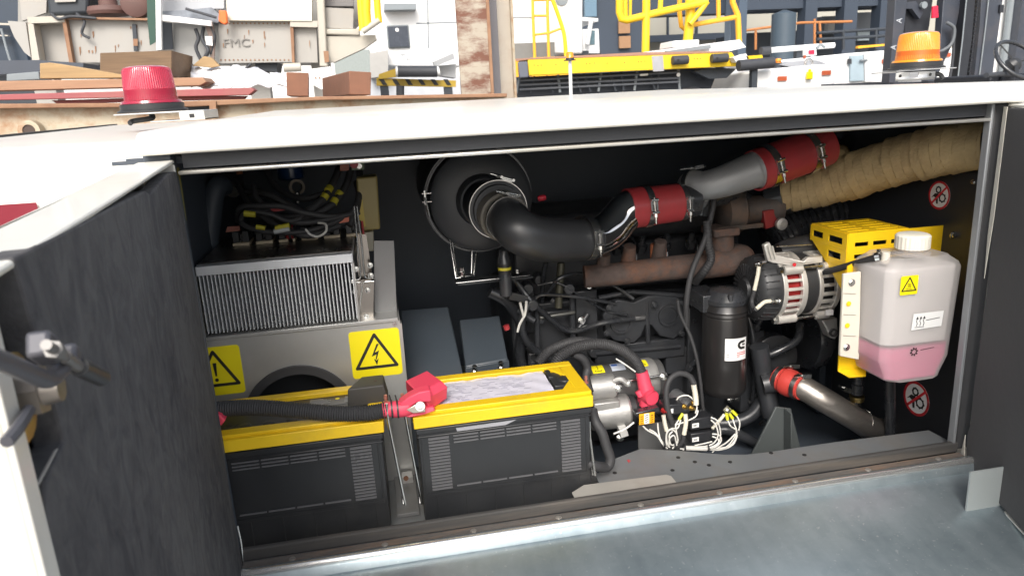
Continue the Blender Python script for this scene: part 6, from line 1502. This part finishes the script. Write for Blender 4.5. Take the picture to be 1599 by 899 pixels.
single('metal_offcut', [(10, 116), (60, 112), (62, 124), (10, 127)], 2.9, (0, .15, 0), GRY, 'grey metal offcut left of the wedge timber', 'metal sheet')
# ---- rusty column
t = thing('rusty_column', 'rust blistered H shaped steel column standing behind the rusty beam', 'column', (P(745, 100, 3.2).x, 3.3, 0))
def vpan(name, xl, xr, Y, th, m, parent, ztop=3.2, bevel=.003):
    a, b_ = P(xl, 75, Y), P(xr, 75, Y); b = MB(); b.box(a.x, b_.x, Y, Y + th, .0, ztop); return b.build(name, m, parent, bevel=bevel)
vpan('flange', 716, 765, 3.2, .03, CREAMR, t); vpan('flange_edge', 763, 768, 3.19, .05, RIM, t); vpan('web', 741, 745, 3.231, .2, CREAMR, t); vpan('rear_flange', 722, 804, 3.65, .03, mat('pale_column_paint', (.52, .46, .38), .6, var=.08, dirt=.3, dcol=(.3, .15, .08), ds=3), t)
vpan('shaded_channel', 764, 779, 3.50, .08, mat('recess_shade_grey', (.2, .19, .2), .6, var=.1), t); vpan('bright_edge', 800, 804, 3.62, .03, CREAM, t)  # channel grey has the shade of the column recess painted in

# ---- white cab vehicle with roller
Y = 8.0
t = thing('white_cab_vehicle', 'white airport vehicle with a square dark window behind the rusty column', 'vehicle', (P(660, 100, Y).x, Y + 1.2, 0))
pan('cab_body', [(590, -60), (722, -60), (722, 104), (590, 104)], Y, 2, WHT, t, .02)
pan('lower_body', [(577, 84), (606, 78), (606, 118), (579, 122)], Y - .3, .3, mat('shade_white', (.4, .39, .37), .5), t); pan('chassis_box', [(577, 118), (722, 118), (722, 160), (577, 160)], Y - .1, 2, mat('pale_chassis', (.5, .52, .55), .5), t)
w_ = pan('window_frame', [(603, 40), (638, 39), (641, 75), (606, 76)], Y - .03, .03, GRY, t, .02); pan('window_pane', [(605, 42), (636, 41), (639, 73), (608, 74)], Y - .045, .014, mat('dark_window', (.05, .06, .08), .25), t)
b = MB(); b.lathe(P(620, 47, Y - .046), (0, -1, 0), [(0, .022), (.005, .022)], 14); b.build('window_sticker', WHT, t)
pan('roof_gutter', [(600, 6), (650, 6), (650, 15), (600, 16)], Y - .2, .2, GRY, t)
for pts in ([(666, -60), (668, -60), (670, 76), (668, 76)], [(650, 36), (715, 34), (715, 36), (650, 38)]): pan('body_seam', pts, Y - .004, .004, GRY, t)
f = Flat(P(625, 95, Y - .002), UX, UZ, .002); b = MB(); f.text(b, 'TL', 0, 0, .105, 0, 1.1); b.build('lettering', mat('grey_lettering', (.35, .36, .38), .5), t)
for x in (600, 690): leg(t, x, 150, Y + .5, .3)
Y = 6.2
t = thing('belt_roller', 'black roller in a yellow and black striped frame left of the rusty column', 'conveyor', (P(650, 120, Y).x, Y + .3, 0))
b = MB(); b.cyl(P(621, 112, Y), P(682, 112, Y), .052, seg=28); b.build('roller', BLK, t)
b = MB(); b.cyl(P(618, 112, Y), P(621, 112, Y), .045, seg=20); b.cyl(P(682, 112, Y), P(686, 111, Y), .045, seg=20); b.build('roller_hub', WHT, t)
fr = pan('striped_frame', [(588, 122), (712, 126), (712, 136), (588, 134)], Y + .1, .1, mat('ochre_frame', (.42, .28, .03), .5, var=.1), t)
for i in range(6):
    x = 592 + i * 20; pan('black_stripe', [(x, 124), (x + 7, 124), (x + 13, 133), (x + 6, 133)], Y + .092, .006, INK, fr)
pan('upper_frame', [(592, 116), (621, 106), (621, 120), (590, 124)], Y + .08, .08, mat('ochre_frame', 0), t)
pan('side_arm', [(676, 97), (708, 83), (710, 92), (680, 104)], Y + .2, .1, mat('grey_arm', (.36, .37, .38), .45, metal=.3), t)
pan('grey_housing', [(712, 100), (676, 104), (684, 118), (712, 122)], Y + .35, .3, mat('grey_arm', 0), t)
for x in (600, 700): leg(t, x, 134, Y + .1, .08)
rod('leg_post', [(625, 134, Y + .1), (625, 155, Y + .1)], .04, BLK, t)

# ---- white container truck with yellow ladder
Y = 12.5
t = thing('white_box_truck', 'large white truck body with a yellow access ladder at its right end', 'truck', (P(850, 60, Y).x, Y + 1.5, 0))
pan('box_body', [(796, -80), (910, -80), (910, 84), (796, 84)], Y, 3, WHT, t, .03); pan('panel_seam', [(800, 27), (835, 27), (835, 28.5), (800, 28.5)], Y - .01, .01, GRY, t)
pan('wheel_arch', [(803, 68), (866, 66), (866, 90), (803, 92)], Y - .1, .12, mat('arch_grey', (.2, .2, .19), .6), t)
b = MB(); b.lathe(P(877, -2, Y - .02), (0, -1, 0), [(0, .12), (.01, .12)], 24); b.build('round_badge', GRY, t)
for x in (805, 900): leg(t, x, 80, Y + .5, .5)
lad = thing('yellow_ladder', 'yellow tubular ladder with a bowed right rail by the white truck', 'ladder', (P(850, 60, Y - .6).x, Y - .6, 0))
rod('stile', [(831, -60, Y - .6), (832, 20, Y - .6), (835, 90, Y - .6)], .026, YRDO, lad); rod('stile', [(854, -60, Y - .6), (855, 20, Y - .6), (857, 90, Y - .6)], .026, YRDO, lad)
rod('bowed_rail', [(852, -30, Y - .6), (862, -2, Y - .6), (872, 25, Y - .6), (881, 55, Y - .6), (884, 90, Y - .6)], .035, YRD, lad, True)
for (x0_, y0_, x1_, y1_) in ((831, 1, 862, 0), (832, 25, 855, 25), (833, 55, 857, 52), (857, 52, 876, 45)): rod('rung', [(x0_, y0_, Y - .6), (x1_, y1_, Y - .6)], .02, YRDO, lad)
b = MB(); c = P(845, 90, Y - .6); b.box(c.x - .2, c.x + .5, Y - .7, Y - .5, 0, c.z); b.build('ladder_base', YRDO, lad)
Y = 15
t = thing('small_white_tug', 'small white tug cab with slanting pillars right of the ladder', 'vehicle', (P(922, 70, Y).x, Y + .6, 0))
pan('roof', [(910, 27), (934, 29), (934, 34), (910, 33)], Y, 1.2, WHT, t); rod('pillar', [(923, 33, Y), (917, 70, Y)], .05, WHT, t); pan('bodywork', [(910, 46), (935, 45), (937, 84), (910, 84)], Y + .1, 1.2, WHT, t, .02)
pan('window_pane', [(920, 48), (929, 48), (929, 70), (918, 70)], Y + .08, .02, mat('teal_window', (.1, .17, .2), .25), t)
b = MB(); c = P(922, 84, Y); b.box(c.x - .3, c.x + .3, Y + .2, Y + 1.2, 0, c.z + .05); b.build('chassis', DARKM, t)

# ---- beacon on a pole
t = thing('pole_beacon', 'small amber beacon on a thin white pole in front of the yellow beam', 'beacon', (P(889, 140, 2.9).x, 2.9, 0))
c0_, c1_ = P(890, 95, 2.9), P(887, 160, 2.9)
b = MB(); b.cyl((c0_.x, 2.9, 0), (c0_.x, 2.9, c0_.z), .0095); b.build('pole', WHT, t)
b = MB(); b.lathe(c0_, UZ, [(0, .034), (.004, .034), (.005, .024), (.014, .023)], 24); b.build('base', PLAST, t)
b = MB(); b.lathe(c0_ + V((0, 0, .0145)), UZ, [(0, .0235), (.003, .0215), (.026, .0195), (.031, .015), (.032, .001)], 24); b.build('lens', ALENS, t)

# ---- yellow beam trailer
Y = 6.2
t = thing('yellow_dolly', 'long yellow edge beam of a cargo dolly with rubber buffers', 'cargo dolly', (P(970, 110, Y).x, Y + .6, 0)); dol = t
pan('edge_beam', [(824, 93), (1138, 82), (1142, 104), (826, 118)], Y, .12, YRD, t, .006); pan('nose', [(1138, 82), (1143, 82), (1151, 94), (1150, 104), (1142, 104)], Y + .002, .116, YRD, t, .006)
pan('deck_edge', [(805, 92), (1000, 82), (1140, 80), (1140, 82), (826, 93), (806, 96)], Y - .005, 1.2, mat('deck_brown', (.36, .2, .14), .7, var=.2, vs=10), t)
pan('end_buffer', [(809, 97), (824, 96), (826, 121), (811, 122)], Y - .03, .12, mat('slate_rubber', (.12, .13, .16), .55), t, .01)
pan('left_plate', [(803, 94), (810, 94), (811, 120), (804, 121)], Y, .1, YRDO, t); pan('grey_plate', [(1018, 88), (1035, 87), (1037, 111), (1020, 112)], Y - .01, .01, mat('alu_plate', (.45, .45, .47), .4, metal=.5), t)
for x0_, x1_, y in ((1050, 1074, 94), (1111, 1136, 91)):
    b = MB(); b.cyl(P(x0_, y + .8, Y - .05), P(x1_, y - .8, Y - .05), .044, seg=24); r_ = b.build('rubber_buffer', BLK, t, bevel=.004)
    b = MB(); b.lathe(P(x0_ + 9, y, Y - .095), (0, -1, 0), [(0, .011), (.003, .011)], 12); b.build('buffer_bolt', INK, r_)
random.seed(4)
for x, y in ((834, 102), (840, 103), (845, 102), (868, 101), (916, 100), (921, 100), (928, 99), (948, 99), (975, 98), (997, 97), (1001, 97), (1007, 96), (1084, 92), (1089, 92), (1094, 92)):
    b = MB(); b.lathe(P(x, y, Y - .002), (0, -1, 0), [(0, .006), (.001, .006)], 8); b.build('rivet_hole', mat('hole_brown', (.2, .12, .02), .7), t)
pan('under_frame', [(808, 121), (1100, 106), (1120, 112), (1106, 150), (806, 160)], Y + .3, .5, mat('under_dark', (.035, .042, .055), .6, var=.4, vs=6), t)
for i in range(13):
    x = 815 + i * 20 + random.uniform(-6, 6); rod('frame_rod', [(x, 120 - i, Y + .2), (x + random.uniform(-8, 12), 146 - i * .5, Y + .2)], random.choice((.008, .014)), DARKM if i % 3 else GRY, t)
for y0_, y1_ in ((126, 113), (133, 122), (140, 128)): rod('frame_rail', [(812, y0_, Y + .18), (1060, y1_, Y + .18)], .012, mat('mid_grey_rail', (.12, .13, .15), .5), t)
pan('light_bracket', [(1000, 116), (1012, 115), (1012, 118), (1000, 119)], Y + .15, .02, WHT, t); b = MB(); b.lathe(P(1059, 117, Y + .15), (0, -1, 0), [(0, .02), (.01, .02)], 12); b.build('lamp', WHT, t)
pan('tow_bracket', [(1084, 112), (1106, 106), (1138, 107), (1150, 108), (1135, 122), (1108, 124)], Y + .1, .1, DARKM, t, .006)
b = MB(); c = P(1082, 170, Y + .2); b.lathe(V((c.x, Y + .2, .62)) if False else c, UY, [(0, .12), (0, .21), (.03, .23), (.14, .23), (.17, .21), (.17, .12)], 36); b.build('wheel', BLK, t)
for x in (830, 1090): leg(t, x, 140, Y + .4, .1)
Y = 5.4
pan_t = thing('silver_conveyor', 'pale conveyor side panels lying above the yellow dolly', 'conveyor', (P(1080, 75, 7.0).x, 7.2, 0))
pan('side_rail', [(1003, 82), (1155, 62), (1160, 68), (1165, 74), (1140, 80), (1003, 86)], 6.9, .1, WHT, pan_t); pan('grey_rail', [(1040, 80), (1110, 70), (1110, 76), (1045, 84)], 6.85, .05, GRY, pan_t); pan('white_box', [(1052, 64), (1092, 62), (1092, 72), (1050, 75)], 7.0, .4, WHT, pan_t, .01)
leg(pan_t, 1080, 78, 7.0, .3)

# ---- yellow handrails of a stair truck
Y = 7.6
t = thing('boarding_steps', 'thick yellow tubular handrails of boarding steps above the dolly', 'boarding steps', (P(1050, 60, Y).x, Y + .2, 0))
R_ = .05
for pts, r, m in (([(967, -60, Y), (967, 20, Y), (970, 30, Y), (978, 32, Y), (1040, 17, Y), (1104, 3, Y)], R_ * .85, YRD), ([(1010, -60, Y), (1009, 20, Y), (1008, 82, Y)], R_ * .95, YRD), ([(1034, -60, Y), (1031, 15, Y)], R_ * .6, YRD),
                  ([(1077, -60, Y + .1), (1078, 20, Y + .1), (1073, 74, Y + .1)], R_ * 1.2, YRD), ([(1104, 3, Y), (1090, 22, Y), (1077, 38, Y)], R_ * .7, YRD), ([(1078, 40, Y + .2), (1150, 27, Y + .2)], R_ * .6, YRDO),
                  ([(1143, -60, Y + .2), (1144, 4, Y + .2), (1152, 24, Y + .2), (1154, 68, Y + .2)], R_ * .75, YRDO), ([(1121, -60, Y + .2), (1122, 30, Y + .2)], R_ * .55, YRDO), ([(1062, -60, Y + .3), (1061, 20, Y + .3), (1064, 42, Y + .3), (1070, 46, Y + .3)], R_ * .6, YRDO),
                  ([(975, -60, Y + .2), (976, 28, Y + .2)], R_ * .7, YRD), ([(985, -60, Y + .3), (984, 26, Y + .3)], R_ * .4, YRD)):
    b = MB(); b.tube([P(*p) for p in pts], r, 12, spline=False); b.build('hand_rail', m, t)
b = MB(); c = P(1040, 82, Y); b.box(c.x - .6, c.x + .9, Y + .1, Y + 1.5, 0, 1.55); b.build('chassis', mat('under_dark', 0), t)

# ---- industrial shed behind
Yb = 30
t = thing('industrial_shed', 'dark grey steel framed shed with cream wall panels at the back of the yard', 'building', (P(1150, 60, Yb).x, Yb + 3, 0))
SLT = mat('slate_cladding', (.038, .052, .075), .6, var=.15, vs=.4); CRW = mat('cream_cladding', (.40, .385, .33), .7, var=.08, vs=.5)
def blk(name, xl, xr, yt_, yb_, Y, th, m, parent=None, down=False):
    a, c = P(xl, yt_, Y), P(xr, yb_, Y); b = MB(); b.box(a.x, c.x, Y, Y + th, 0 if down else min(a.z, c.z), max(a.z, c.z)); return b.build(name, m, parent or t)
blk('dark_facade', 905, 1010, -120, 90, Yb, 4, SLT, down=True); blk('blue_panel', 912, 932, -60, 26, Yb - .3, .2, mat('blue_grey_panel', (.12, .2, .27), .5))
blk('brown_door', 966, 984, 32, 52, Yb - .2, .1, mat('brown_shutter', (.3, .17, .09), .6)); blk('brown_door', 967, 985, 57, 75, Yb - .2, .1, mat('brown_shutter', 0))
blk('back_wall', 1005, 1640, -140, 60, Yb + 9, .4, CRW, down=True)
blk('upper_facade', 1005, 1165, -160, 20, Yb + .2, 1, SLT)
for x in (1043, 1088): blk('wall_mullion', x, x + 1.6, 22, 56, Yb + 8.6, .2, SLT)
blk('wall_base', 1010, 1165, 56, 60, Yb + 8.5, .3, SLT)
blk('dark_column', 1158, 1165, -120, 72, Yb - 6, .6, mat('steel_blue_column', (.06, .085, .12), .5), down=True); blk('pale_column', 1144, 1158, -120, 60, Yb - .2, .5, mat('pale_blue_column', (.17, .21, .26), .5), down=True)
blk('lintel', 1165, 1400, -120, 8, Yb - 2, 1, SLT)
for xl, xr in ((1264, 1273), (1326, 1335), (1384, 1392)): blk('dark_column', xl, xr, -100, 80, Yb - 2.2, .6, SLT, down=True)
for y0_, y1_ in ((9, 13),): blk('cross_beam', 1165, 1395, y0_, y1_, Yb - 1, .5, SLT)
blk('pale_blue_wall', 1165, 1210, -60, 14, Yb + 3, .3, mat('pale_blue_column', 0))
blk('mezzanine', 1165, 1395, 52, 80, Yb + 1, 3, DARKM, down=True)
blk('shutter_panel', 1275, 1326, 36, 52, Yb + .6, .2, mat('blue_white_panel', (.5, .58, .62), .5)); blk('shutter_panel', 1340, 1384, 44, 62, Yb + .6, .2, mat('blue_white_panel', 0)); 
blk('stored_machine', 1285, 1326, 26, 50, Yb, 2, mat('dusk_grey', (.14, .15, .16), .6)); blk('stored_machine', 1338, 1386, 20, 44, Yb, 2, mat('dusk_grey', 0)); blk('stored_crate', 1294, 1304, 32, 50, Yb - .3, .4, mat('grey_crate', (.36, .35, .33), .6))
b = MB(); c0_ = P(1222, 76, 24); b.lathe(V((c0_.x, 24, 0)), UZ, [(0, .42), (P(1222, 22, 24).z, .42), (P(1222, 16, 24).z, .05)], 20); o = b.build('round_bollard_tower', mat('slate_tower', (.06, .085, .11), .4), None); settag(o, 'dark rounded vertical cylinder standing in front of the shed', 'tank')
t = thing('orange_railing', 'rust orange railing running along the front of the shed', 'railing', (P(1260, 60, 26).x, 26, 0))
for pts in ([(1165, 48, 26), (1250, 36, 26), (1330, 34, 26)], [(1180, 46, 26), (1180, 78, 26)], [(1225, 42, 26), (1225, 76, 26)], [(1230, 40, 26), (1231, 76, 26)], [(1272, 30, 26), (1272, 76, 26)], [(1280, 36, 26), (1282, 76, 26)]): rod('rail', pts, .05, mat('rust_orange', (.45, .18, .06), .6), t)
t = thing('grey_railing', 'dark railing in front of the shed right of the orange one', 'railing', (P(1330, 60, 25).x, 25, 0))
for pts in ([(1275, 52, 25), (1390, 45, 25)], [(1275, 62, 25), (1390, 56, 25)], [(1317, 46, 25), (1317, 78, 25)], [(1368, 44, 25), (1368, 78, 25)]): rod('rail', pts, .06, DARKM, t)
# pale workshop filling the left background
t = thing('pale_workshop', 'pale workshop wall closing the left side of the yard', 'building', (P(500, 60, 34).x, 36, 0))
a, c = P(-700, 60, 34), P(908, 60, 34); b = MB(); b.box(a.x, c.x, 34, 40, 0, 12); b.build('wall', mat('workshop_white', (.66, .66, .64), .6, var=.06, vs=.3), t)
b = MB(); b.box(a.x - .5, c.x + .5, 33.5, 40.5, 12, 12.4); b.build('roof', GRY, t)
a, c = P(520, 80, 33.9), P(580, 116, 33.9); b = MB(); b.box(a.x, c.x, 33.8, 33.99, c.z, a.z); b.build('window', mat('workshop_window', (.25, .28, .27), .4), t)
# dark parked truck at the far left
t = thing('dark_blue_truck', 'dark blue truck front at the far left edge behind the loader', 'truck', (P(0, 60, 7).x, 8, 0))
pan('cab_body', [(-160, -60), (22, -60), (40, 60), (48, 100), (-160, 110)], 7, 1.5, mat('dark_blue_paint', (.022, .037, .06), .4), t, .02); rod('thin_rail', [(2, 45, 6.9), (10, 75, 6.9), (16, 95, 6.9)], .012, GRY, t)
pan('cream_stripe', [(-60, 34), (22, 37), (22, 40), (-60, 37)], 6.9, .05, LOAD, t); pan('cream_stripe', [(-60, 53), (12, 55), (12, 57), (-60, 55)], 6.9, .05, LOAD, t)
leg(t, 0, 100, 7.2, .5)

# ---- white low vehicles on the right
def refl(x, y, Y, parent, w=.1, h=.045): 
    c = P(x, y, Y); b = MB(); b.box(c.x - w / 2, c.x + w / 2, Y - .01, Y, c.z - h / 2, c.z + h / 2); return b.build('orange_reflector', mat('reflector_orange', (.42, .09, .035), .4), parent)
Y = 6.0
t = thing('white_tow_tractor', 'white low tractor with a steel eye and yellow tag on its hood', 'vehicle', (P(1250, 125, Y).x, Y + .6, 0))
pan('hood', [(1178, 112), (1200, 108), (1302, 99), (1304, 150), (1176, 150)], Y, 1.2, WHT, t, .02); pan('hood_slope', [(1216, 101), (1240, 96), (1275, 94), (1296, 101), (1240, 106)], Y + .3, .4, mat('slope_grey', (.3, .31, .33), .45), t, .01)
refl(1221, 123, Y - .01, t); refl(1290, 114, Y - .01, t)
b = MB(); c = P(1263, 99, Y + .1); b.tube([c + V((.042 * math.cos(a), 0, .042 * math.sin(a))) for a in [2*PI*i/20 for i in range(21)]], .012, 10, spline=False); b.build('lifting_eye', STEEL, t)
b = MB(); c = P(1264, 117, Y - .03); b.box(c.x - .035, c.x + .03, Y - .05, Y - .02, c.z - .045, c.z + .03); b.box(c.x - .018, c.x + .014, Y - .045, Y - .025, c.z + .03, c.z + .055); b.build('yellow_tag', mat('pure_yellow', (.8, .6, .0), .4), t, bevel=.008)
leg(t, 1220, 140, Y + .2, .3); leg(t, 1290, 140, Y + .2, .3)
c = P(1215, 103, Y + .35); beacon(V((c.x, c.y, c.z + .02)), .062, ALENS, 'small amber beacon on the white tow tractor hood', name='hood_beacon', lm=(.35, .08, .01))
b = MB(); b.lathe(V((c.x, c.y, c.z - .08)), UZ, [(0, .04), (.098, .035)], 18); o = b.build('beacon_stalk', DARKM, None); settag(o, 'dark stalk under the small amber hood beacon', 'stalk')
t = thing('tail_lamp', 'red tail lamp in a white block above the steel eye', 'lamp', P(1267, 83, Y + .8))
pan('housing', [(1259, 77), (1275, 76), (1276, 87), (1259, 88)], Y + .8, .08, WHT, t, .01); pan('red_lens', [(1263, 79), (1272, 78), (1272, 85), (1263, 85)], Y + .79, .01, mat('bright_red_lens', (.7, .02, .06), .3), t)
rod('lamp_stem', [(1268, 87, Y + .84), (1268, 105, Y + .84)], .02, WHT, t)
t = thing('white_boom', 'thin white boom tube lying behind the tow tractor', 'boom', (P(1250, 75, Y + 1.6).x, Y + 1.6, 0))
rod('tube', [(1200, 79, Y + 1.6), (1302, 71, Y + 1.6)], .035, WHT, t); rod('hook', [(1275, 76, Y + 1.5), (1281, 70, Y + 1.5), (1288, 74, Y + 1.5)], .016, GRY, t, True); leg(t, 1250, 77, Y + 1.6, .08)
rod('black_sleeve', [(1188, 80, Y + 1.6), (1202, 79, Y + 1.6)], .05, BLK, t)
t = thing('black_buffer_bar', 'black buffer bar with bolt heads between the dolly and tow tractor', 'buffer', (P(1175, 102, Y).x, Y, 0))
b = MB(); b.cyl(P(1153, 103, Y - .1), P(1207, 98, Y - .1), .055, seg=20); b.build('bar', BLK, t); pan('yellow_link', [(1165, 88), (1190, 86), (1192, 92), (1168, 95)], Y + .1, .1, YRD, t); leg(t, 1180, 104, Y - .1, .06); pan('white_link', [(1145, 90), (1165, 84), (1170, 92), (1150, 98)], Y + .1, .1, WHT, t)
Y = 6.6
t = thing('white_ground_cart', 'white cart with a pale blue hinged flap behind the large amber beacon', 'cart', (P(1350, 110, Y).x, Y + .6, 0))
pan('cart_body', [(1205, 96), (1330, 83), (1395, 78), (1400, 150), (1300, 150)], Y, 1.2, WHT, t, .02); pan('blue_flap', [(1328, 88), (1348, 86), (1349, 126), (1328, 127)], Y - .03, .03, mat('pale_blue_flap', (.36, .45, .5), .5), t); pan('side_cheek', [(1350, 84), (1392, 80), (1396, 128), (1351, 128)], Y - .04, .04, WHT, t)
rod('latch_pin', [(1343, 95, Y - .06), (1354, 94, Y - .06)], .012, GRY, t); refl(1383, 96, Y - .045, t); refl(1256, 89, Y - .01, t, .03, .03); leg(t, 1350, 140, Y + .2, .4)
pan('black_catch', [(1325, 92), (1330, 92), (1330, 100), (1325, 100)], Y - .04, .02, BLK, t)
pan('parcel_rail', [(1340, 72), (1392, 68), (1392, 71), (1340, 76)], Y + 1, .05, YRDO, t)
t = thing('white_rear_cart', 'second white cart showing right of the large amber beacon', 'cart', (P(1480, 110, Y).x, Y + .6, 0))
pan('cart_body', [(1462, 84), (1490, 74), (1500, 150), (1462, 150)], Y, 1, WHT, t, .02); refl(1478, 86, Y - .01, t); leg(t, 1480, 140, Y + .2, .3)
t = thing('white_side_gate', 'white cart body low behind the buffer bar with a grey end and reflector', 'cart', (P(1180, 120, Y + .6).x, Y + .9, 0))
pan('panel', [(1104, 124), (1140, 118), (1145, 108), (1240, 104), (1240, 150), (1104, 150)], Y + .6, .6, WHT, t); pan('grey_end', [(1141, 113), (1160, 111), (1160, 134), (1141, 134)], Y + .55, .04, mat('end_blue_grey', (.3, .35, .39), .5), t); refl(1187, 125, Y + .59, t); leg(t, 1180, 140, Y + .7, .3)

# ---- forklift mast
Y = 4.6
t = thing('forklift', 'dark forklift with mast rails and chain behind the large amber beacon', 'forklift', (P(1480, 60, Y).x, Y + .6, 0))
FK = mat('forklift_slate', (.045, .052, .068), .42, var=.2, vs=6, dirt=.15, dcol=(.16, .12, .1)); FK2 = mat('forklift_dark', (.02, .022, .028), .5, var=.2)
pan('tilt_rail', [(1402, -60), (1424, -60), (1410, 60), (1402, 130), (1388, 130), (1394, 60)], Y, .1, FK, t, .005)
f = Flat(P(1402, 34, Y - .002), V((0, 0, 1)) , V((-1, 0, 0)), .003)
f = Flat(P(1410, 20, Y - .002), V((.1, 0, 1)), V((-1, 0, .1)), .003)
b = MB(); f.text(b, 'A', -.085, -.0, .075, 0, .8); f.text(b, 'A', -.3, .012, .075, 0, .8); b.build('lettering', mat('letter_grey', (.5, .52, .55), .5), t)
pan('carriage', [(1412, -60), (1465, -60), (1452, 40), (1448, 60), (1412, 60)], Y + .12, .15, FK2, t, .01); pan('carriage_arm', [(1405, 5), (1430, 2), (1442, 20), (1436, 30), (1424, 14), (1410, 14)], Y + .05, .05, FK, t)
b = MB(); b.lathe(P(1440, 9, Y + .04), (0, -1, 0), [(0, .028), (.03, .028)], 16); b.build('pivot_pin', GRY, t)
pan('mast_arm', [(1478, -60), (1512, -60), (1496, 30), (1485, 75), (1460, 128), (1448, 128), (1468, 70)], Y + .02, .08, FK, t, .006)
pan('mast_rail', [(1514, -60), (1528, -60), (1518, 60), (1508, 132), (1494, 132), (1504, 60)], Y - .05, .1, FK2, t, .004); pan('mast_rail', [(1536, -60), (1574, -60), (1562, 30), (1548, 132), (1520, 132), (1530, 40)], Y, .15, FK, t, .004)
b = MB()
for i in range(22):
    a, c = P(1528 - i * .8, -20 + i * 7, Y - .02), P(1527.4 - i * .8, -15 + i * 7, Y - .02); b.bar(a, c, .028, .012)
b.build('lift_chain', FK2, t)
rod('mast_edge', [(1513, -40, Y - .06), (1503, 60, Y - .06), (1495, 128, Y - .06)], .006, GRY, t); rod('mast_edge', [(1548, -40, Y - .01), (1538, 50, Y - .01), (1528, 128, Y - .01)], .006, GRY, t)
rod('hydraulic_hose', [(1478, 35, Y - .05), (1490, 45, Y - .06), (1486, 68, Y - .06), (1470, 80, Y - .05), (1462, 78, Y - .04)], .014, mat('hose_grey', (.12, .13, .14), .5), t, True)
rod('hydraulic_hose', [(1490, 40, Y - .03), (1488, 90, Y - .03), (1482, 128, Y - .03)], .012, BLK, t, True)
pan('red_marker', [(1457, 10), (1465, 9), (1466, 28), (1456, 29)], Y - .02, .02, mat('bright_red_lens', 0), t, .004)
pan('orange_marker', [(1498, 32), (1504, 32), (1503, 60), (1496, 60)], Y + .3, .02, mat('peach', (.6, .3, .12), .5), t)
pan('body_block', [(1395, 128), (1560, 128), (1570, 240), (1390, 240)], Y + .3, 1.5, FK, t)
for x in (1410, 1540): leg(t, x, 200, Y + .5, .2)
pan('mast_cap', [(1562, 8), (1568, 8), (1567, 20), (1561, 20)], Y - .02, .1, FK2, t)
t = thing('workshop_end', 'white end wall with a grey downpipe at the far right edge', 'building', (P(1590, 40, 9).x, 9.4, 0))
a, c = P(1545, 60, 9), P(1720, 60, 9); b = MB(); b.box(a.x, c.x, 9.2, 9.6, 0, 4.5); b.build('wall', WHT, t); 
b = MB(); a = P(1581, 60, 9); b.cyl((a.x, 9.1, 0), (a.x, 9.1, 4.4), .06); b.build('downpipe', GRY, t)
a, c = P(1589, 60, 8.9), P(1680, 60, 8.9); b = MB(); b.box(a.x, c.x, 8.9, 9.15, 0, 4.3); b.build('dark_door', FK, t)
# ---- steering wheel of a parked tug close behind
Y = 3.0
t = thing('parked_tug', 'dark tug with a black steering wheel at the far right behind the roof', 'vehicle', (P(1590, 110, Y).x, Y + .3, 0))
c = P(1590, 94, Y); ax_ = V((.1, -.75, .65)).normalized(); b = MB(); u_ = ax_.orthogonal().normalized(); v_ = ax_.cross(u_)
b = MB(); u_ = V((1, .1, .0)).normalized(); v_ = ax_.cross(u_).normalized()
b.tube([c + (u_ * math.cos(a) + v_ * math.sin(a)) * .155 for a in [2*PI*i/40 for i in range(41)]], .013, 12, spline=False); sw = b.build('steering_wheel', PLASTG, t)
b = MB(); b.lathe(c - ax_ * .05, ax_, [(0, .05), (.03, .045), (.05, .02)], 20)
b.build('wheel_hub', PLAST, sw)
b = MB()
for a in (2.0, 4.1, 0.1): b.bar(c - ax_ * .02, c + (u_ * math.cos(a) + v_ * math.sin(a)) * .152, .02, .008)
b.build('wheel_spoke', PLAST, sw)
b = MB(); b.cyl(c - ax_ * .05, c - ax_ * .05 - V((0, -.1, .4)), .04); b.build('steering_column', FK2, t)
rod('control_lever', [(1540, 118, Y - .1), (1560, 116, Y - .05), (1580, 117, Y)], .016, BLK, t); pan('dashboard', [(1546, 118), (1640, 112), (1640, 200), (1546, 200)], Y + .1, .5, FK2, t, .01)
b = MB(); a = P(1546, 150, Y + .1); b.box(a.x, a.x + .9, Y + .1, Y + 1.6, 0, 1.3); b.build('body', FK, t, bevel=.02)
